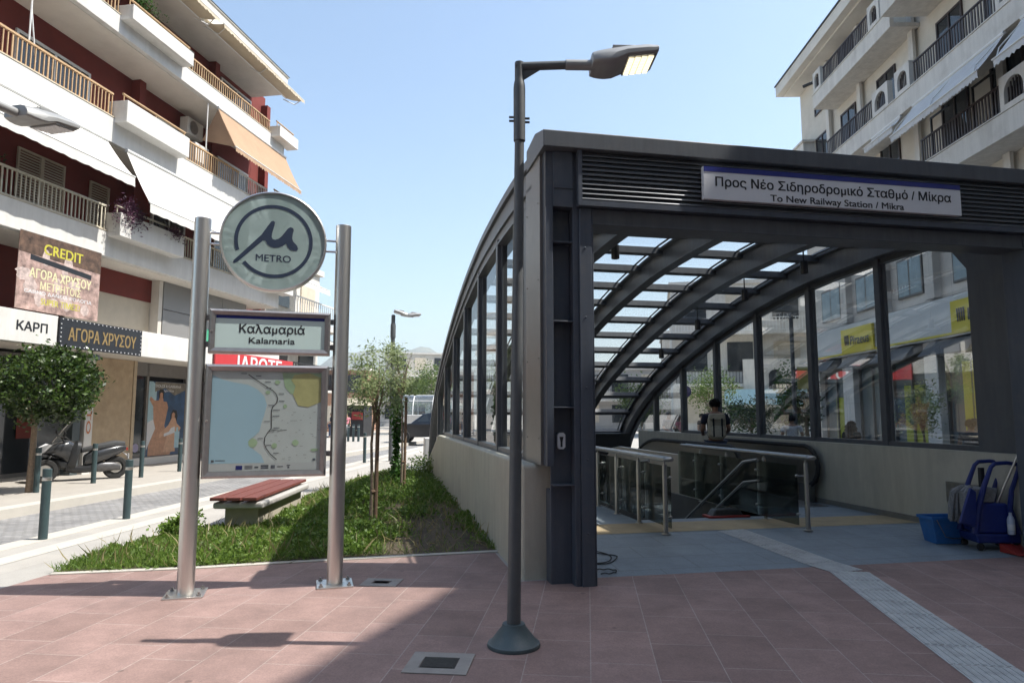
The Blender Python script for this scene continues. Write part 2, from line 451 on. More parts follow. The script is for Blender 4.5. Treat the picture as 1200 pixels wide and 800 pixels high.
# ------------------------------------------------------------------ mesh builder
class MB:
    def __init__(self):
        self.v, self.f, self.sm, self.mi = [], [], [], []
        self.cur = 0

    def _add(self, vs, fs, smooth=False):
        o = len(self.v)
        self.v += [tuple(p) for p in vs]
        for q in fs:
            self.f.append(tuple(i + o for i in q))
            self.sm.append(smooth)
            self.mi.append(self.cur)
        return self

    def box(self, x0, y0, z0, x1, y1, z1, T=None):
        p = [(x0, y0, z0), (x1, y0, z0), (x1, y1, z0), (x0, y1, z0), (x0, y0, z1), (x1, y0, z1), (x1, y1, z1), (x0, y1, z1)]
        if T is not None:
            p = [T @ Vector(q) for q in p]
        return self._add(p, [(0, 3, 2, 1), (4, 5, 6, 7), (0, 1, 5, 4), (1, 2, 6, 5), (2, 3, 7, 6), (3, 0, 4, 7)])

    def hexa(self, p):
        return self._add(p, [(0, 3, 2, 1), (4, 5, 6, 7), (0, 1, 5, 4), (1, 2, 6, 5), (2, 3, 7, 6), (3, 0, 4, 7)])

    def face(self, pts, smooth=False):
        return self._add(pts, [tuple(range(len(pts)))], smooth)

    def prism(self, poly, d0, d1, axis='y'):
        """extrude a 2D polygon; axis names the direction of extrusion"""
        def mk(a, b, d):
            return {'x': (d, a, b), 'y': (a, d, b), 'z': (a, b, d)}[axis]
        n = len(poly)
        vs = [mk(a, b, d0) for a, b in poly] + [mk(a, b, d1) for a, b in poly]
        tri = tessellate_polygon([[Vector((a, b, 0)) for a, b in poly]])
        fs = [tuple(t) for t in tri] + [tuple(i + n for i in reversed(t)) for t in tri]
        fs += [(i, (i + 1) % n, (i + 1) % n + n, i + n) for i in range(n)]
        return self._add(vs, fs)

    def tube(self, pts, r, n=10, caps=True, smooth=True, flat=1.0):
        pts = [Vector(p) for p in pts]
        rs = r if isinstance(r, (list, tuple)) else [r] * len(pts)
        up = None
        rings = []
        for i, p in enumerate(pts):
            if i == 0:
                t = pts[1] - pts[0]
            elif i == len(pts) - 1:
                t = pts[-1] - pts[-2]
            else:
                t = (pts[i + 1] - p).normalized() + (p - pts[i - 1]).normalized()
            t.normalize()
            if up is None:
                up = Vector((0, 0, 1)) if abs(t.z) < 0.95 else Vector((0, 1, 0))
            a = t.cross(up)
            if a.length < 1e-5:
                a = t.cross(Vector((1, 0, 0)))
            a.normalize()
            b = a.cross(t).normalized()
            up = b
            rings.append([p + (a * math.cos(2 * math.pi * k / n) + b * math.sin(2 * math.pi * k / n) * flat) * rs[i] for k in range(n)])
        vs = [q for rg in rings for q in rg]
        fs = []
        for i in range(len(pts) - 1):
            for k in range(n):
                fs.append((i * n + k, i * n + (k + 1) % n, (i + 1) * n + (k + 1) % n, (i + 1) * n + k))
        self._add(vs, fs, smooth)
        if caps:
            self._add(rings[0], [tuple(range(n))])
            self._add(rings[-1], [tuple(reversed(range(n)))])
        return self

    def lathe(self, prof, c=(0, 0, 0), n=24, axis='z', smooth=True):
        vs = []
        for r, z in prof:
            for k in range(n):
                a = 2 * math.pi * k / n
                p = (r * math.cos(a), r * math.sin(a), z)
                if axis == 'y':
                    p = (p[0], p[2], p[1])
                elif axis == 'x':
                    p = (p[2], p[0], p[1])
                vs.append((p[0] + c[0], p[1] + c[1], p[2] + c[2]))
        fs = []
        for i in range(len(prof) - 1):
            for k in range(n):
                fs.append((i * n + k, i * n + (k + 1) % n, (i + 1) * n + (k + 1) % n, (i + 1) * n + k))
        self._add(vs, fs, smooth)
        if prof[0][0] > 1e-4:
            self._add(vs[:n], [tuple(reversed(range(n)))])
        if prof[-1][0] > 1e-4:
            self._add(vs[-n:], [tuple(range(n))])
        return self

    def ball(self, c, r, n=12, m=8):
        if not isinstance(r, (tuple, list)):
            r = (r, r, r)
        vs, fs = [], []
        for i in range(m + 1):
            th = math.pi * i / m
            for k in range(n):
                a = 2 * math.pi * k / n
                vs.append((c[0] + r[0] * math.sin(th) * math.cos(a), c[1] + r[1] * math.sin(th) * math.sin(a), c[2] + r[2] * math.cos(th)))
        for i in range(m):
            for k in range(n):
                fs.append((i * n + k, (i + 1) * n + k, (i + 1) * n + (k + 1) % n, i * n + (k + 1) % n))
        return self._add(vs, fs, True)

    def build(self, name, mat, parent=None, bevel=0.0, seg=2):
        me = bpy.data.meshes.new(name)
        me.from_pydata(self.v, [], self.f)
        bm = bmesh.new()
        bm.from_mesh(me)
        bmesh.ops.remove_doubles(bm, verts=bm.verts, dist=1e-5)
        bmesh.ops.recalc_face_normals(bm, faces=bm.faces)
        bm.to_mesh(me)
        bm.free()
        if len(me.polygons) == len(self.f):
            me.polygons.foreach_set('use_smooth', self.sm)
            me.polygons.foreach_set('material_index', self.mi)
            if any(self.sm):
                me.set_sharp_from_angle(angle=R(38))
        for mm in (mat if isinstance(mat, (list, tuple)) else [mat]):
            me.materials.append(mm)
        o = bpy.data.objects.new(name, me)
        COL.objects.link(o)
        if parent is not None:
            o.parent = parent
        if bevel:
            md = o.modifiers.new('bevel', 'BEVEL')
            md.width = bevel
            md.segments = seg
            md.limit_method = 'ANGLE'
            md.angle_limit = R(40)
        return o


def thing(name, label, cat, loc=(0, 0, 0), rz=0.0, group=None):
    o = bpy.data.objects.new(name, None)
    COL.objects.link(o)
    o.location = loc
    o.rotation_euler = (0, 0, rz)
    o.empty_display_size = 0.2
    tag(o, label, cat, group)
    return o


def tag(o, label=None, cat=None, group=None, kind=None):
    if label:
        o['label'] = label
    if cat:
        o['category'] = cat
    if group:
        o['group'] = group
    if kind:
        o['kind'] = kind
    return o


def copy_tree(o, parent=None):
    c = o.copy()
    COL.objects.link(c)
    if parent is not None:
        c.parent = parent
    for ch in list(o.children):
        copy_tree(ch, c)
    return c


def sheet(name, outer, z, mat, holes=(), thick=0.0, kind='structure'):
    loops = [[Vector((p[0], p[1], 0)) for p in outer]] + [[Vector((p[0], p[1], 0)) for p in h] for h in holes]
    tri = tessellate_polygon(loops)
    flat = [p for lp in loops for p in lp]
    mb = MB()
    zf = z if callable(z) else (lambda x, y: z)
    vs = [(p.x, p.y, zf(p.x, p.y)) for p in flat]
    mb._add(vs, [tuple(t) for t in tri])
    if thick:
        o = 0
        for lp in loops:
            n = len(lp)
            for i in range(n):
                a, b = vs[o + i], vs[o + (i + 1) % n]
                mb._add([a, b, (b[0], b[1], b[2] - thick), (a[0], a[1], a[2] - thick)], [(0, 1, 2, 3)])
            o += n
    ob = mb.build(name, mat)
    # top faces up
    me = ob.data
    bm = bmesh.new()
    bm.from_mesh(me)
    for f in bm.faces:
        if abs(f.normal.z) > 0.5 and f.normal.z < 0:
            f.normal_flip()
    bm.to_mesh(me)
    bm.free()
    if kind:
        ob['kind'] = kind
    return ob


def fill_outlines(P, E):
    """fill glyph outlines by the non-zero winding rule, so overlapping strokes stay whole"""
    nxt = {}
    for a, b in E:
        nxt.setdefault(a, []).append(b)
        nxt.setdefault(b, []).append(a)
    seen, loops = set(), []
    for st0 in range(len(P)):
        if st0 in seen or st0 not in nxt:
            continue
        lp, cur, prev = [st0], st0, None
        seen.add(st0)
        # walk in index order so that the drawing direction of the outline is kept
        cand = [q for q in nxt[st0] if q == st0 + 1] or nxt[st0][:1]
        q = cand[0]
        while q != st0:
            lp.append(q)
            seen.add(q)
            prev, cur = cur, q
            f = [k for k in nxt[cur] if k != prev]
            if not f:
                break
            q = f[0]
        loops.append(lp)
    # group loops by overlapping bounding boxes in x, so each glyph is solved alone
    bx = sorted([(min(P[i][0] for i in lp), max(P[i][0] for i in lp), lp) for lp in loops], key=lambda t: t[0])
    groups = []
    for a, b, lp in bx:
        if groups and a <= groups[-1][0]:
            groups[-1][0] = max(groups[-1][0], b)
            groups[-1][1].append(lp)
        else:
            groups.append([b, [lp]])
    V, Fc = [], []
    for _, lps in groups:
        vs, es = [], []
        for lp in lps:
            o = len(vs)
            vs += [Vector((P[i][0], P[i][1])) for i in lp]
            es += [(o + k, o + (k + 1) % len(lp)) for k in range(len(lp))]
        ov, oe, of, _a, _b, _c = delaunay_2d_cdt(vs, es, [], 0, 1e-6)
        for f in of:
            cx = sum(ov[k][0] for k in f) / len(f)
            cy = sum(ov[k][1] for k in f) / len(f)
            wn = 0
            for lp in lps:
                for k in range(len(lp)):
                    x0, y0 = P[lp[k]]
                    x1, y1 = P[lp[(k + 1) % len(lp)]]
                    if (y0 <= cy) != (y1 <= cy):
                        xx = x0 + (cy - y0) / (y1 - y0) * (x1 - x0)
                        if xx > cx:
                            wn += 1 if y1 > y0 else -1
            if wn:
                o = len(V)
                V += [(ov[k][0], ov[k][1], 0.0) for k in f]
                Fc.append(tuple(range(o, o + len(f))))
    return np.array(V, float), Fc


def text(s, mat, parent, origin, right=(1, 0, 0), up=(0, 0, 1), h=0.1, w=None, bold=0.0, depth=0.001, name='lettering', align='CENTER'):
    """lettering as real thin mesh; h = capital height; origin = middle of the line"""
    cu = bpy.data.curves.new('tmp', 'FONT')
    cu.body = s
    cu.size = 1.0
    cu.fill_mode = 'NONE'
    ob = bpy.data.objects.new('tmp', cu)
    COL.objects.link(ob)
    dg = bpy.context.evaluated_depsgraph_get()
    me = bpy.data.meshes.new_from_object(ob.evaluated_get(dg))
    bpy.data.objects.remove(ob)
    bpy.data.curves.remove(cu)
    co, glyph_faces = fill_outlines([tuple(v.co[:2]) for v in me.vertices], [tuple(e.vertices) for e in me.edges])
    bpy.data.meshes.remove(me)
    caph = 0.73
    x0, x1 = co[:, 0].min(), co[:, 0].max()
    sy = h / caph
    sx = sy if w is None else w / (x1 - x0)
    x = (co[:, 0] - (x0 + x1) / 2) * sx
    if align == 'LEFT':
        x = (co[:, 0] - x0) * sx
    y = (co[:, 1] - caph / 2) * sy
    r, u = np.array(right, float), np.array(up, float)
    nn = np.cross(r, u)
    faces = glyph_faces
    V, Fc = [], []
    e = bold * h
    for k, (dx, dy) in enumerate([(0, 0)] if not bold else [(-e, -e * .5), (e, -e * .5), (-e, e * .5), (e, e * .5), (0, 0)]):
        o0 = len(V)
        new = np.array(origin, float) + (x + dx)[:, None] * r + (y + dy)[:, None] * u + nn * (depth + k * 0.00015)
        V += [tuple(q) for q in new]
        Fc += [tuple(i + o0 for i in f) for f in faces]
    me = bpy.data.meshes.new(name)
    me.from_pydata(V, [], Fc)
    me.update()
    me.materials.clear()
    me.materials.append(mat)
    o = bpy.data.objects.new(name, me)
    COL.objects.link(o)
    o.parent = parent
    return o


def leafcloud(name, pts, size, mat, parent=None, elong=1.8, upbias=0.3, seed=1, jitter=0.4, normals=None):
    """pts Nx3: one folded leaf (two triangles pairs) at each point"""
    rng = np.random.default_rng(seed)
    pts = np.asarray(pts, float)
    n = len(pts)
    d = rng.normal(size=(n, 3))
    d[:, 2] = d[:, 2] * 0.7 + upbias
    if normals is not None:
        d = d * 0.8 + normals
    d /= np.linalg.norm(d, axis=1)[:, None]
    q = rng.normal(size=(n, 3))
    sx = np.cross(d, q)
    sx /= np.linalg.norm(sx, axis=1)[:, None]
    nr = np.cross(d, sx)
    sz = size * (1 + jitter * rng.uniform(-1, 1, n))[:, None]
    a = pts
    b = pts + d * sz * 0.5 + sx * sz * 0.5 / elong + nr * sz * 0.12
    c = pts + d * sz
    e = pts + d * sz * 0.5 - sx * sz * 0.5 / elong + nr * sz * 0.12
    V = np.stack([a, b, c, e], 1).reshape(-1, 3)
    me = bpy.data.meshes.new(name)
    me.vertices.add(4 * n)
    me.vertices.foreach_set('co', V.ravel())
    me.loops.add(4 * n)
    me.loops.foreach_set('vertex_index', np.arange(4 * n, dtype=np.int32))
    me.polygons.add(n)
    me.polygons.foreach_set('loop_start', np.arange(0, 4 * n, 4, dtype=np.int32))
    me.polygons.foreach_set('loop_total', np.full(n, 4, dtype=np.int32))
    me.update(calc_edges=True)
    me.validate()
    me.materials.append(mat)
    o = bpy.data.objects.new(name, me)
    COL.objects.link(o)
    if parent is not None:
        o.parent = parent
    return o


def crown_pts(c, r, n, clumps, seed, shell=0.55, clump_r=0.3):
    """clumped leaf positions over an ellipsoid; gaps stay between the clumps"""
    rng = np.random.default_rng(seed)
    u = rng.normal(size=(clumps, 3))
    u /= np.linalg.norm(u, axis=1)[:, None]
    rad = shell + (1 - shell) * rng.uniform(0, 1, clumps) ** 0.6
    cc = u * rad[:, None]
    k = rng.integers(0, clumps, n)
    p = cc[k] + rng.normal(size=(n, 3)) * clump_r * rng.uniform(0.5, 1.1, clumps)[k][:, None]
    return np.array(c) + p * np.array(r)


# ================================================================== STRUCTURE
# local frame of the metro entrance: x along its front, y towards its back
ST_O = Vector((0.33, 6.70, 0))
ST_A = math.atan(0.2014)
e1 = Vector((math.cos(ST_A), math.sin(ST_A), 0))
e2 = Vector((-math.sin(ST_A), math.cos(ST_A), 0))


def L(a, b, z=0.0):
    p = ST_O + e1 * a + e2 * b
    return Vector((p.x, p.y, z))


def loc(p):
    d = Vector((p[0] - ST_O.x, p[1] - ST_O.y, 0))
    return d.dot(e1), d.dot(e2)


hole = [L(0.2, 2.95), L(5.95, 2.95), L(5.95, 13.6), L(0.2, 13.6)]
BIG = 3000
sheet('ground', [(-BIG, -60), (BIG, -60), (BIG, BIG), (-BIG, BIG)], -0.14, M['concrete'], [hole])
nk = [Vector((-6.42, 8.78, 0)), Vector((-6.14, 12.53, 0))]      # near kerb of the street
nd = (nk[1] - nk[0]).normalized()
fk = [Vector((-8.62, 11.88, 0)), Vector((-8.12, 16.45, 0))]      # far kerb
fd = (fk[1] - fk[0]).normalized()
nk0, nk1 = nk[0] - nd * 22, nk[0] + nd * 62
fk0, fk1 = fk[0] - fd * 26, fk[0] + fd * 62
sheet('street', [fk0, nk0, nk1, fk1], -0.136, M['setts'])
sheet('plaza', [nk0, (60, -16), (60, 75), nk1], 0.0, M['pave'], [hole], thick=0.15)
# bank of kerb stones along both sides of the street
def offset_strip(name, a, b, d0, d1, z, mat, thick):
    d = (b - a).normalized()
    n = Vector((d.y, -d.x, 0))
    return sheet(name, [a + n * d0, a + n * d1, b + n * d1, b + n * d0], z, mat, thick=thick)
offset_strip('kerb', nk0, nk1, -0.02, 0.3, 0.006, M['kerb'], 0.15)
offset_strip('kerb', nk0, nk1, 0.62, 0.92, 0.004, M['kerb'], 0.0)
sheet('pavement', [fk0 + Vector((-22, 0, 0)), fk0 + Vector((-0.3, 0, 0)), fk1 + Vector((-0.3, 0, 0)), fk1 + Vector((-22, 0, 0))], 0.02, M['concrete'], thick=0.17)
offset_strip('kerb', fk0, fk1, -0.32, 0.02, 0.026, M['kerb'], 0.17)

# pink paving of the forecourt
pk = [G(62, 672), G(230, 665), G(400, 655), G(586, 645.5), L(-0.2, 1.7), L(-0.2, 0.27), L(14, 0.27)]
PL = (G(0, 690) - G(62, 672)).normalized()
sheet('pink_paving', pk + [(22, -14), (-14, -14), G(0, 690) + PL * 6], 0.005, M['pink'])
# planting bed
bed = [G(62, 672), G(230, 665), G(400, 655), G(586, 645.5), L(-0.16, 1.75), L(-0.16, 12.0), L(-0.9, 13.2), G(478, 545), G(430, 560), G(385, 572), G(356, 585), G(345, 597), G(300, 611), G(235, 623), G(130, 644)]
sheet('bed_soil', bed, 0.009, M['soil'])
for i in range(3):
    a, b = bed[i], bed[i + 1]
    offset_strip('kerb', a, b, -0.01, 0.09, 0.016, M['kerb'], 0.02)

# interior floor: ramp up behind the threshold, then level
FZ = 0.12
def fz(a, b):
    return 0.006 + (FZ - 0.006) * min(1, max(0, (b - 0.27) / 1.7))
fl = MB()
def fquad(a0, a1, b0, b1):
    fl._add([tuple(L(a0, b0, fz(a0, b0))), tuple(L(a1, b0, fz(a1, b0))), tuple(L(a1, b1, fz(a1, b1))), tuple(L(a0, b1, fz(a0, b1)))], [(0, 1, 2, 3)])
fquad(0.2, 5.95, 0.27, 1.97)
fquad(0.2, 5.95, 1.97, 3.0)
fquad(0.2, 2.1, 3.0, 5.6)
fquad(4.12, 5.95, 3.0, 4.6)
o = fl.build('station_floor', M['granite'])
o['kind'] = 'structure'
# floor coordinates follow the entrance
o.data.transform(Matrix.Translation(ST_O).inverted())
o.data.transform(Matrix.Rotation(-ST_A, 4, 'Z'))
o.location = ST_O
o.rotation_euler = (0, 0, ST_A)
tz = MB()
def fstrip(a0, a1, b0, b1, dz=0.004):
    tz._add([tuple(L(a0, b0, fz(a0, b0) + dz)), tuple(L(a1, b0, fz(a1, b0) + dz)), tuple(L(a1, b1, fz(a1, b1) + dz)), tuple(L(a0, b1, fz(a0, b1) + dz))], [(0, 1, 2, 3)])
fstrip(0.25, 5.9, 1.975, 2.72)
tz.build('warning_strip', M['tact_yellow'])['kind'] = 'structure'

# tactile guide path: ribbed white tiles
def guide_tiles():
    mb = MB()
    segs = [((1.74, -4.0), (3.25, 0.0)), ((3.25, 0.0), (3.0, 1.96))]
    for (s0, s1) in segs:
        s0, s1 = Vector(s0), Vector(s1)
        d = s1 - s0
        ln = d.length
        d.normalize()
        n = Vector((d.y, -d.x))
        k = int(round(ln / 0.4))
        for i in range(k):
            for (w0, w1) in ((-0.2, 0.2),):
                t0, t1 = ln * i / k + 0.004, ln * (i + 1) / k - 0.004
                q = []
                for (t, ww) in ((t0, w0), (t0, w1), (t1, w1), (t1, w0)):
                    p = s0 + d * t + n * ww
                    q.append(tuple(L(p.x, p.y, fz(p.x, p.y) + 0.004)))
                mb._add(q, [(0, 1, 2, 3)])
            for r in range(8):
                w0 = -0.185 + r * 0.048
                q = []
                for zz in (0.004, 0.009):
                    for (t, ww) in ((t0 + 0.01, w0), (t0 + 0.01, w0 + 0.026), (t1 - 0.01, w0 + 0.026), (t1 - 0.01, w0)):
                        p = s0 + d * t + n * ww
                        q.append(tuple(L(p.x, p.y, fz(p.x, p.y) + zz)))
                mb.hexa(q)
    return mb.build('tactile_path', pmat('tactile_white', (0.47, 0.475, 0.47), 0.75, 0, 0.14, 7, dirt=((0.23, 0.22, 0.22), 5, 0.6)))
guide_tiles()['kind'] = 'structure'

# ================================================================== METRO ENTRANCE
def curve_from(pts, n):
    """smooth curve through points, resampled evenly by arc length"""
    P = [Vector(p) for p in pts]
    out = []
    for i in range(len(P) - 1):
        p0, p1, p2, p3 = P[max(i - 1, 0)], P[i], P[i + 1], P[min(i + 2, len(P) - 1)]
        for k in range(24):
            t = k / 24
            out.append(0.5 * ((2 * p1) + (p2 - p0) * t + (2 * p0 - 5 * p1 + 4 * p2 - p3) * t * t + (3 * p1 - p0 - 3 * p2 + p3) * t ** 3))
    out.append(P[-1])
    d = [0]
    for a, b in zip(out, out[1:]):
        d.append(d[-1] + (b - a).length)
    res = []
    j = 0
    for k in range(n + 1):
        t = d[-1] * k / n
        while j < len(d) - 2 and d[j + 1] < t:
            j += 1
        f = (t - d[j]) / max(1e-9, d[j + 1] - d[j])
        res.append(out[j].lerp(out[j + 1], f))
    return res


ARC = curve_from([(0.45, 4.40), (1.6, 4.46), (3.0, 4.44), (4.6, 4.33), (6.8, 3.98), (9.2, 3.38), (11.4, 2.62), (13.0, 1.78), (13.9, 0.95), (14.35, 0.0)], 48)


def arc_normal(i):
    a, b = ARC[max(0, i - 1)], ARC[min(len(ARC) - 1, i + 1)]
    t = (b - a).normalized()
    return Vector((t.y, -t.x)) * -1 if t.x < 0 else Vector((-t.y, t.x))


def arc_z(b):
    for p, q in zip(ARC, ARC[1:]):
        if p.x <= b <= q.x:
            return p.y + (q.y - p.y) * (b - p.x) / (q.x - p.x)
    return ARC[0].y if b < ARC[0].x else 0.0


st = thing('metro_entrance', 'dark grey steel and glass metro station entrance with an arched roof', 'station entrance', ST_O, ST_A)


def rib(a, wd=0.14, dp=0.34):
    mb = MB()
    def sweep(a0, a1, d0, d1):
        vs = []
        for i, p in enumerate(ARC):
            n = arc_normal(i)
            for (aa, dd) in ((a0, d0), (a1, d0), (a1, d1), (a0, d1)):
                q = p - n * dd
                vs.append((aa, q.x, q.y))
        fs = []
        for i in range(len(ARC) - 1):
            for k in range(4):
                fs.append((i * 4 + k, i * 4 + (k + 1) % 4, i * 4 + 4 + (k + 1) % 4, i * 4 + 4 + k))
        fs += [(0, 1, 2, 3), (len(vs) - 4, len(vs) - 1, len(vs) - 2, len(vs) - 3)]
        mb._add(vs, fs)
    h = wd / 2
    sweep(a - h, a + h, 0.045, 0.075)            # top flange
    sweep(a - 0.012, a + 0.012, 0.075, dp)       # web
    sweep(a - h, a + h, dp, dp + 0.03)           # bottom flange
    return mb


RIBS = [0.2, 1.6, 3.0, 4.45, 5.9]
for a in RIBS:
    rib(a, 0.18, 0.4).build('rib', M['grey_paint'], st)
# edge rail over the outer ribs
for a0, a1 in ((-0.02, 0.2), (5.9, 6.12)):
    mb = MB()
    vs = []
    for i, p in enumerate(ARC):
        n = arc_normal(i)
        for (aa, dd) in ((a0, -0.06), (a1, -0.06), (a1, 0.04), (a0, 0.04)):
            q = p - n * dd
            vs.append((aa, q.x, q.y))
    fs = []
    for i in range(len(ARC) - 1):
        for k in range(4):
            fs.append((i * 4 + k, i * 4 + (k + 1) % 4, i * 4 + 4 + (k + 1) % 4, i * 4 + 4 + k))
    fs += [(0, 1, 2, 3)]
    mb._add(vs, fs)
    mb.build('roof_edge', M['grey_paint'], st)
# deep head rails over the glazed side walls
for a0, a1 in ((-0.03, 0.1), (5.995, 6.11)):
    mb = MB()
    vs = []
    for (b0, b1, d0, d1) in ((a0 + 0.05, a1 - 0.02, 0.05, 0.3), (a0, a1, 0.301, 0.345), (a0 + 0.03, a1 - 0.01, 0.346, 0.47), (a0 + 0.01, a1, 0.471, 0.5)):
        vs = []
        for i, p in enumerate(ARC[:46]):
            n = arc_normal(i)
            for (aa, dd) in ((b0, d0), (b1, d0), (b1, d1), (b0, d1)):
                q = p - n * dd
                vs.append((aa, q.x, q.y))
        fs = []
        for i in range(45):
            for k in range(4):
                fs.append((i * 4 + k, i * 4 + (k + 1) % 4, i * 4 + 4 + (k + 1) % 4, i * 4 + 4 + k))
        fs += [(0, 1, 2, 3), (180, 183, 182, 181)]
        mb._add(vs, fs)
    mb.build('head_rail', M['grey_paint'], st)
# purlins
for i in range(2, 46, 3):
    p = ARC[i]
    n = arc_normal(i)
    t = Vector((n.y, -n.x))
    q = [p - n * 0.02 - t * 0.075, p - n * 0.02 + t * 0.075, p - n * 0.13 + t * 0.075, p - n * 0.13 - t * 0.075]
    mb = MB()
    for r0, r1 in zip(RIBS, RIBS[1:]):
        mb.hexa([(r0 + 0.015, q[0].x, q[0].y), (r1 - 0.015, q[0].x, q[0].y), (r1 - 0.015, q[1].x, q[1].y), (r0 + 0.015, q[1].x, q[1].y),
                 (r0 + 0.015, q[3].x, q[3].y), (r1 - 0.015, q[3].x, q[3].y), (r1 - 0.015, q[2].x, q[2].y), (r0 + 0.015, q[2].x, q[2].y)])
    mb.build('purlin', M['grey_paint'], st)
# roof glazing, one sheet per bay
for r0, r1 in zip(RIBS, RIBS[1:]):
    mb = MB()
    vs = []
    for i, p in enumerate(ARC[:46]):
        n = arc_normal(i)
        q = p + n * 0.0
        vs += [(r0, q.x, q.y), (r1, q.x, q.y)]
    mb._add(vs, [(2 * i, 2 * i + 1, 2 * i + 3, 2 * i + 2) for i in range(45)], True)
    mb.build('roof_glazing', M['roof_glass'], st)
    # slim glazing bars beside each rib
    for aa in (r0 + 0.14, r1 - 0.14):
        g = MB()
        g.tube([(aa, p.x, p.y - 0.035) for p in ARC[:46]], 0.02, 4, smooth=False)
        g.build('glazing_bar', M['grey_paint'], st)

# low walls
mb = MB()
prof = [(0.33, -0.3), (0.33, 1.11), (0.36, 1.14), (9.7, 1.14), (13.0, 0.25), (13.0, -0.3)]
mb.prism(prof, -0.16, 0.2, 'x')
mb.build('low_wall', M['plinth'], st, 0.02)
mb = MB()
mb.prism([(0.3, -0.3), (0.3, 1.16), (12.5, 1.16), (12.5, -0.3)], 5.94, 6.34, 'x')
mb.build('low_wall', M['plinth'], st, 0.02)
mb = MB()
mb.box(5.9, 0.35, -0.05, 5.945, 9, 0.2)
mb.build('skirting', pmat('skirting', (0.2, 0.19, 0.17), 0.7), st)
mb = MB()
mb.box(-0.1, 14.6, -0.2, 0.25, 15.25, 0.9)
mb.build('end_pillar', M['white'], st, 0.02)
# recessed wall lamp in the right wall
mb = MB()
mb.box(5.918, 1.0, 0.47, 5.939, 1.5, 0.74)
wl = mb.build('wall_lamp', M['steel_dull'], st)
mb = MB()
mb.box(5.912, 1.12, 0.5, 5.9175, 1.42, 0.62)
mb.build('lamp_lens', M['lamp_glow'], wl)

# mullions, sills and panes of the two glazed side walls
MUL = [0.93, 2.65, 4.4, 6.15, 7.9, 9.65, 11.4]
for side, (a0, a1) in enumerate(((-0.02, 0.12), (5.98, 6.12))):
    am = (a0 + a1) / 2
    base = 1.14 if side == 0 else 1.16
    def zb(b):
        return base if (side or b < 9.7) else base - (b - 9.7) * 0.27
    for b in MUL:
        top = arc_z(b) - 0.42
        if top - zb(b) < 0.15:
            continue
        mb = MB()
        mb.box(a0, b - 0.06, zb(b) + 0.002, a1, b + 0.06, top)
        mb.box(am - 0.012, b - 0.085, zb(b) + 0.002, am + 0.012, b + 0.085, top)
        mb.build('mullion', M['grey_paint'], st, 0.006)
    mb = MB()
    mb.box(a0 + 0.01, 0.95, base + 0.001, a1 - 0.01, 9.7, base + 0.07)
    mb.build('sill_rail', M['grey_paint'], st)
    edges = [0.93] + MUL[1:] + [12.6]
    for b0, b1 in zip(edges, edges[1:]):
        poly = []
        for k in range(5):
            b = b0 + (b1 - b0) * k / 4
            poly.append((b, zb(b) + 0.02))
        for k in range(4, -1, -1):
            b = b0 + (b1 - b0) * k / 4
            poly.append((b, max(arc_z(b) - 0.4, zb(b) + 0.05)))
        mb = MB()
        mb.face([(am, b, z) for b, z in poly])
        mb.build('window_pane', M['glass'], st)
# corner braces at the first right window
mb = MB()
mb.prism([(0.995, 3.98), (0.995, 3.52), (1.36, 3.98)], 6.0, 6.1, 'x')
mb.build('corner_brace', M['grey_paint'], st)

# cladding panels beside the front columns
mb = MB()
mb.box(-0.03, 0.09, 1.142, 0.02, 0.74, 4.285)
for z in (1.4, 2.2, 3.0, 3.8):
    for y in (0.16, 0.67):
        mb.ball((-0.031, y, z), 0.008, 6, 4)
mb.build('side_cladding', M['cladding'], st)
mb = MB()
mb.box(-0.02, 0.741, 1.142, 0.1, 0.93, 4.0)
mb.build('side_cladding', M['grey_paint'], st)
mb = MB()
mb.box(5.97, 0.301, 1.162, 6.13, 0.99, 4.0)
mb.build('side_cladding', M['grey_paint'], st)


def column(a, mirror):
    mb = MB()
    def bx(x0, y0, z0, x1, y1, z1):
        if mirror:
            x0, x1 = 0.54 - x1, 0.54 - x0
        mb.box(a + x0, y0, z0, a + x1, y1, z1)
    bx(0.0, -0.05, 1.142, 0.07, 0.30, 3.71)            # outer flange box
    bx(0.072, 0.10, 0.0, 0.28, 0.125, 3.71)            # web
    bx(0.072, 0.126, 0.0, 0.28, 0.29, 0.9)
    bx(0.281, -0.03, 0.0, 0.34, 0.28, 3.715)            # inner flange
    bx(0.342, -0.06, 0.0, 0.47, 0.26, 3.71)
    bx(0.474, -0.05, 0.0, 0.49, 0.25, 3.71)
    for z in (0.95, 1.7, 2.55, 3.35):
        bx(0.074, -0.03, z, 0.279, 0.099, z + 0.014)   # stiffeners
    for z in (0.5, 1.2, 1.9, 2.6, 3.3):
        x = a + (0.40 if not mirror else 0.14)
        mb.lathe([(0.0, -0.07), (0.008, -0.068), (0.012, -0.0605)], (x, 0, z), 8, 'y')
    o = mb.build('column', M['grey_blue'], st, 0.004)
    return o


cl = column(0.0, False)
column(5.68, True)
mb = MB()
mb.box(0.0, -0.03, 3.711, 0.345, 0.3, 4.285)
mb.build('column_head', M['grey_blue'], st)
mb = MB()
mb.box(0.075, -0.062, 3.712, 0.275, -0.031, 4.28)
for z in (3.9,):
    mb.box(0.08, -0.075, z, 0.27, -0.063, z + 0.012)
mb.build('column_head_plate', M['grey_blue'], st)
# card reader on the left column
mb = MB()
mb.prism([(0.13, 1.32), (0.15, 1.30), (0.19, 1.30), (0.21, 1.32), (0.21, 1.44), (0.19, 1.46), (0.15, 1.46), (0.13, 1.44)], 0.05, 0.099, 'y')
cr_ = mb.build('card_reader', M['sign_white'], st)
mb = MB()
mb.prism([(0.15, 1.42), (0.19, 1.42), (0.18, 1.37), (0.18, 1.32), (0.16, 1.32), (0.16, 1.37)], 0.047, 0.0495, 'y')
mb.build('reader_slot', M['ink'], cr_)

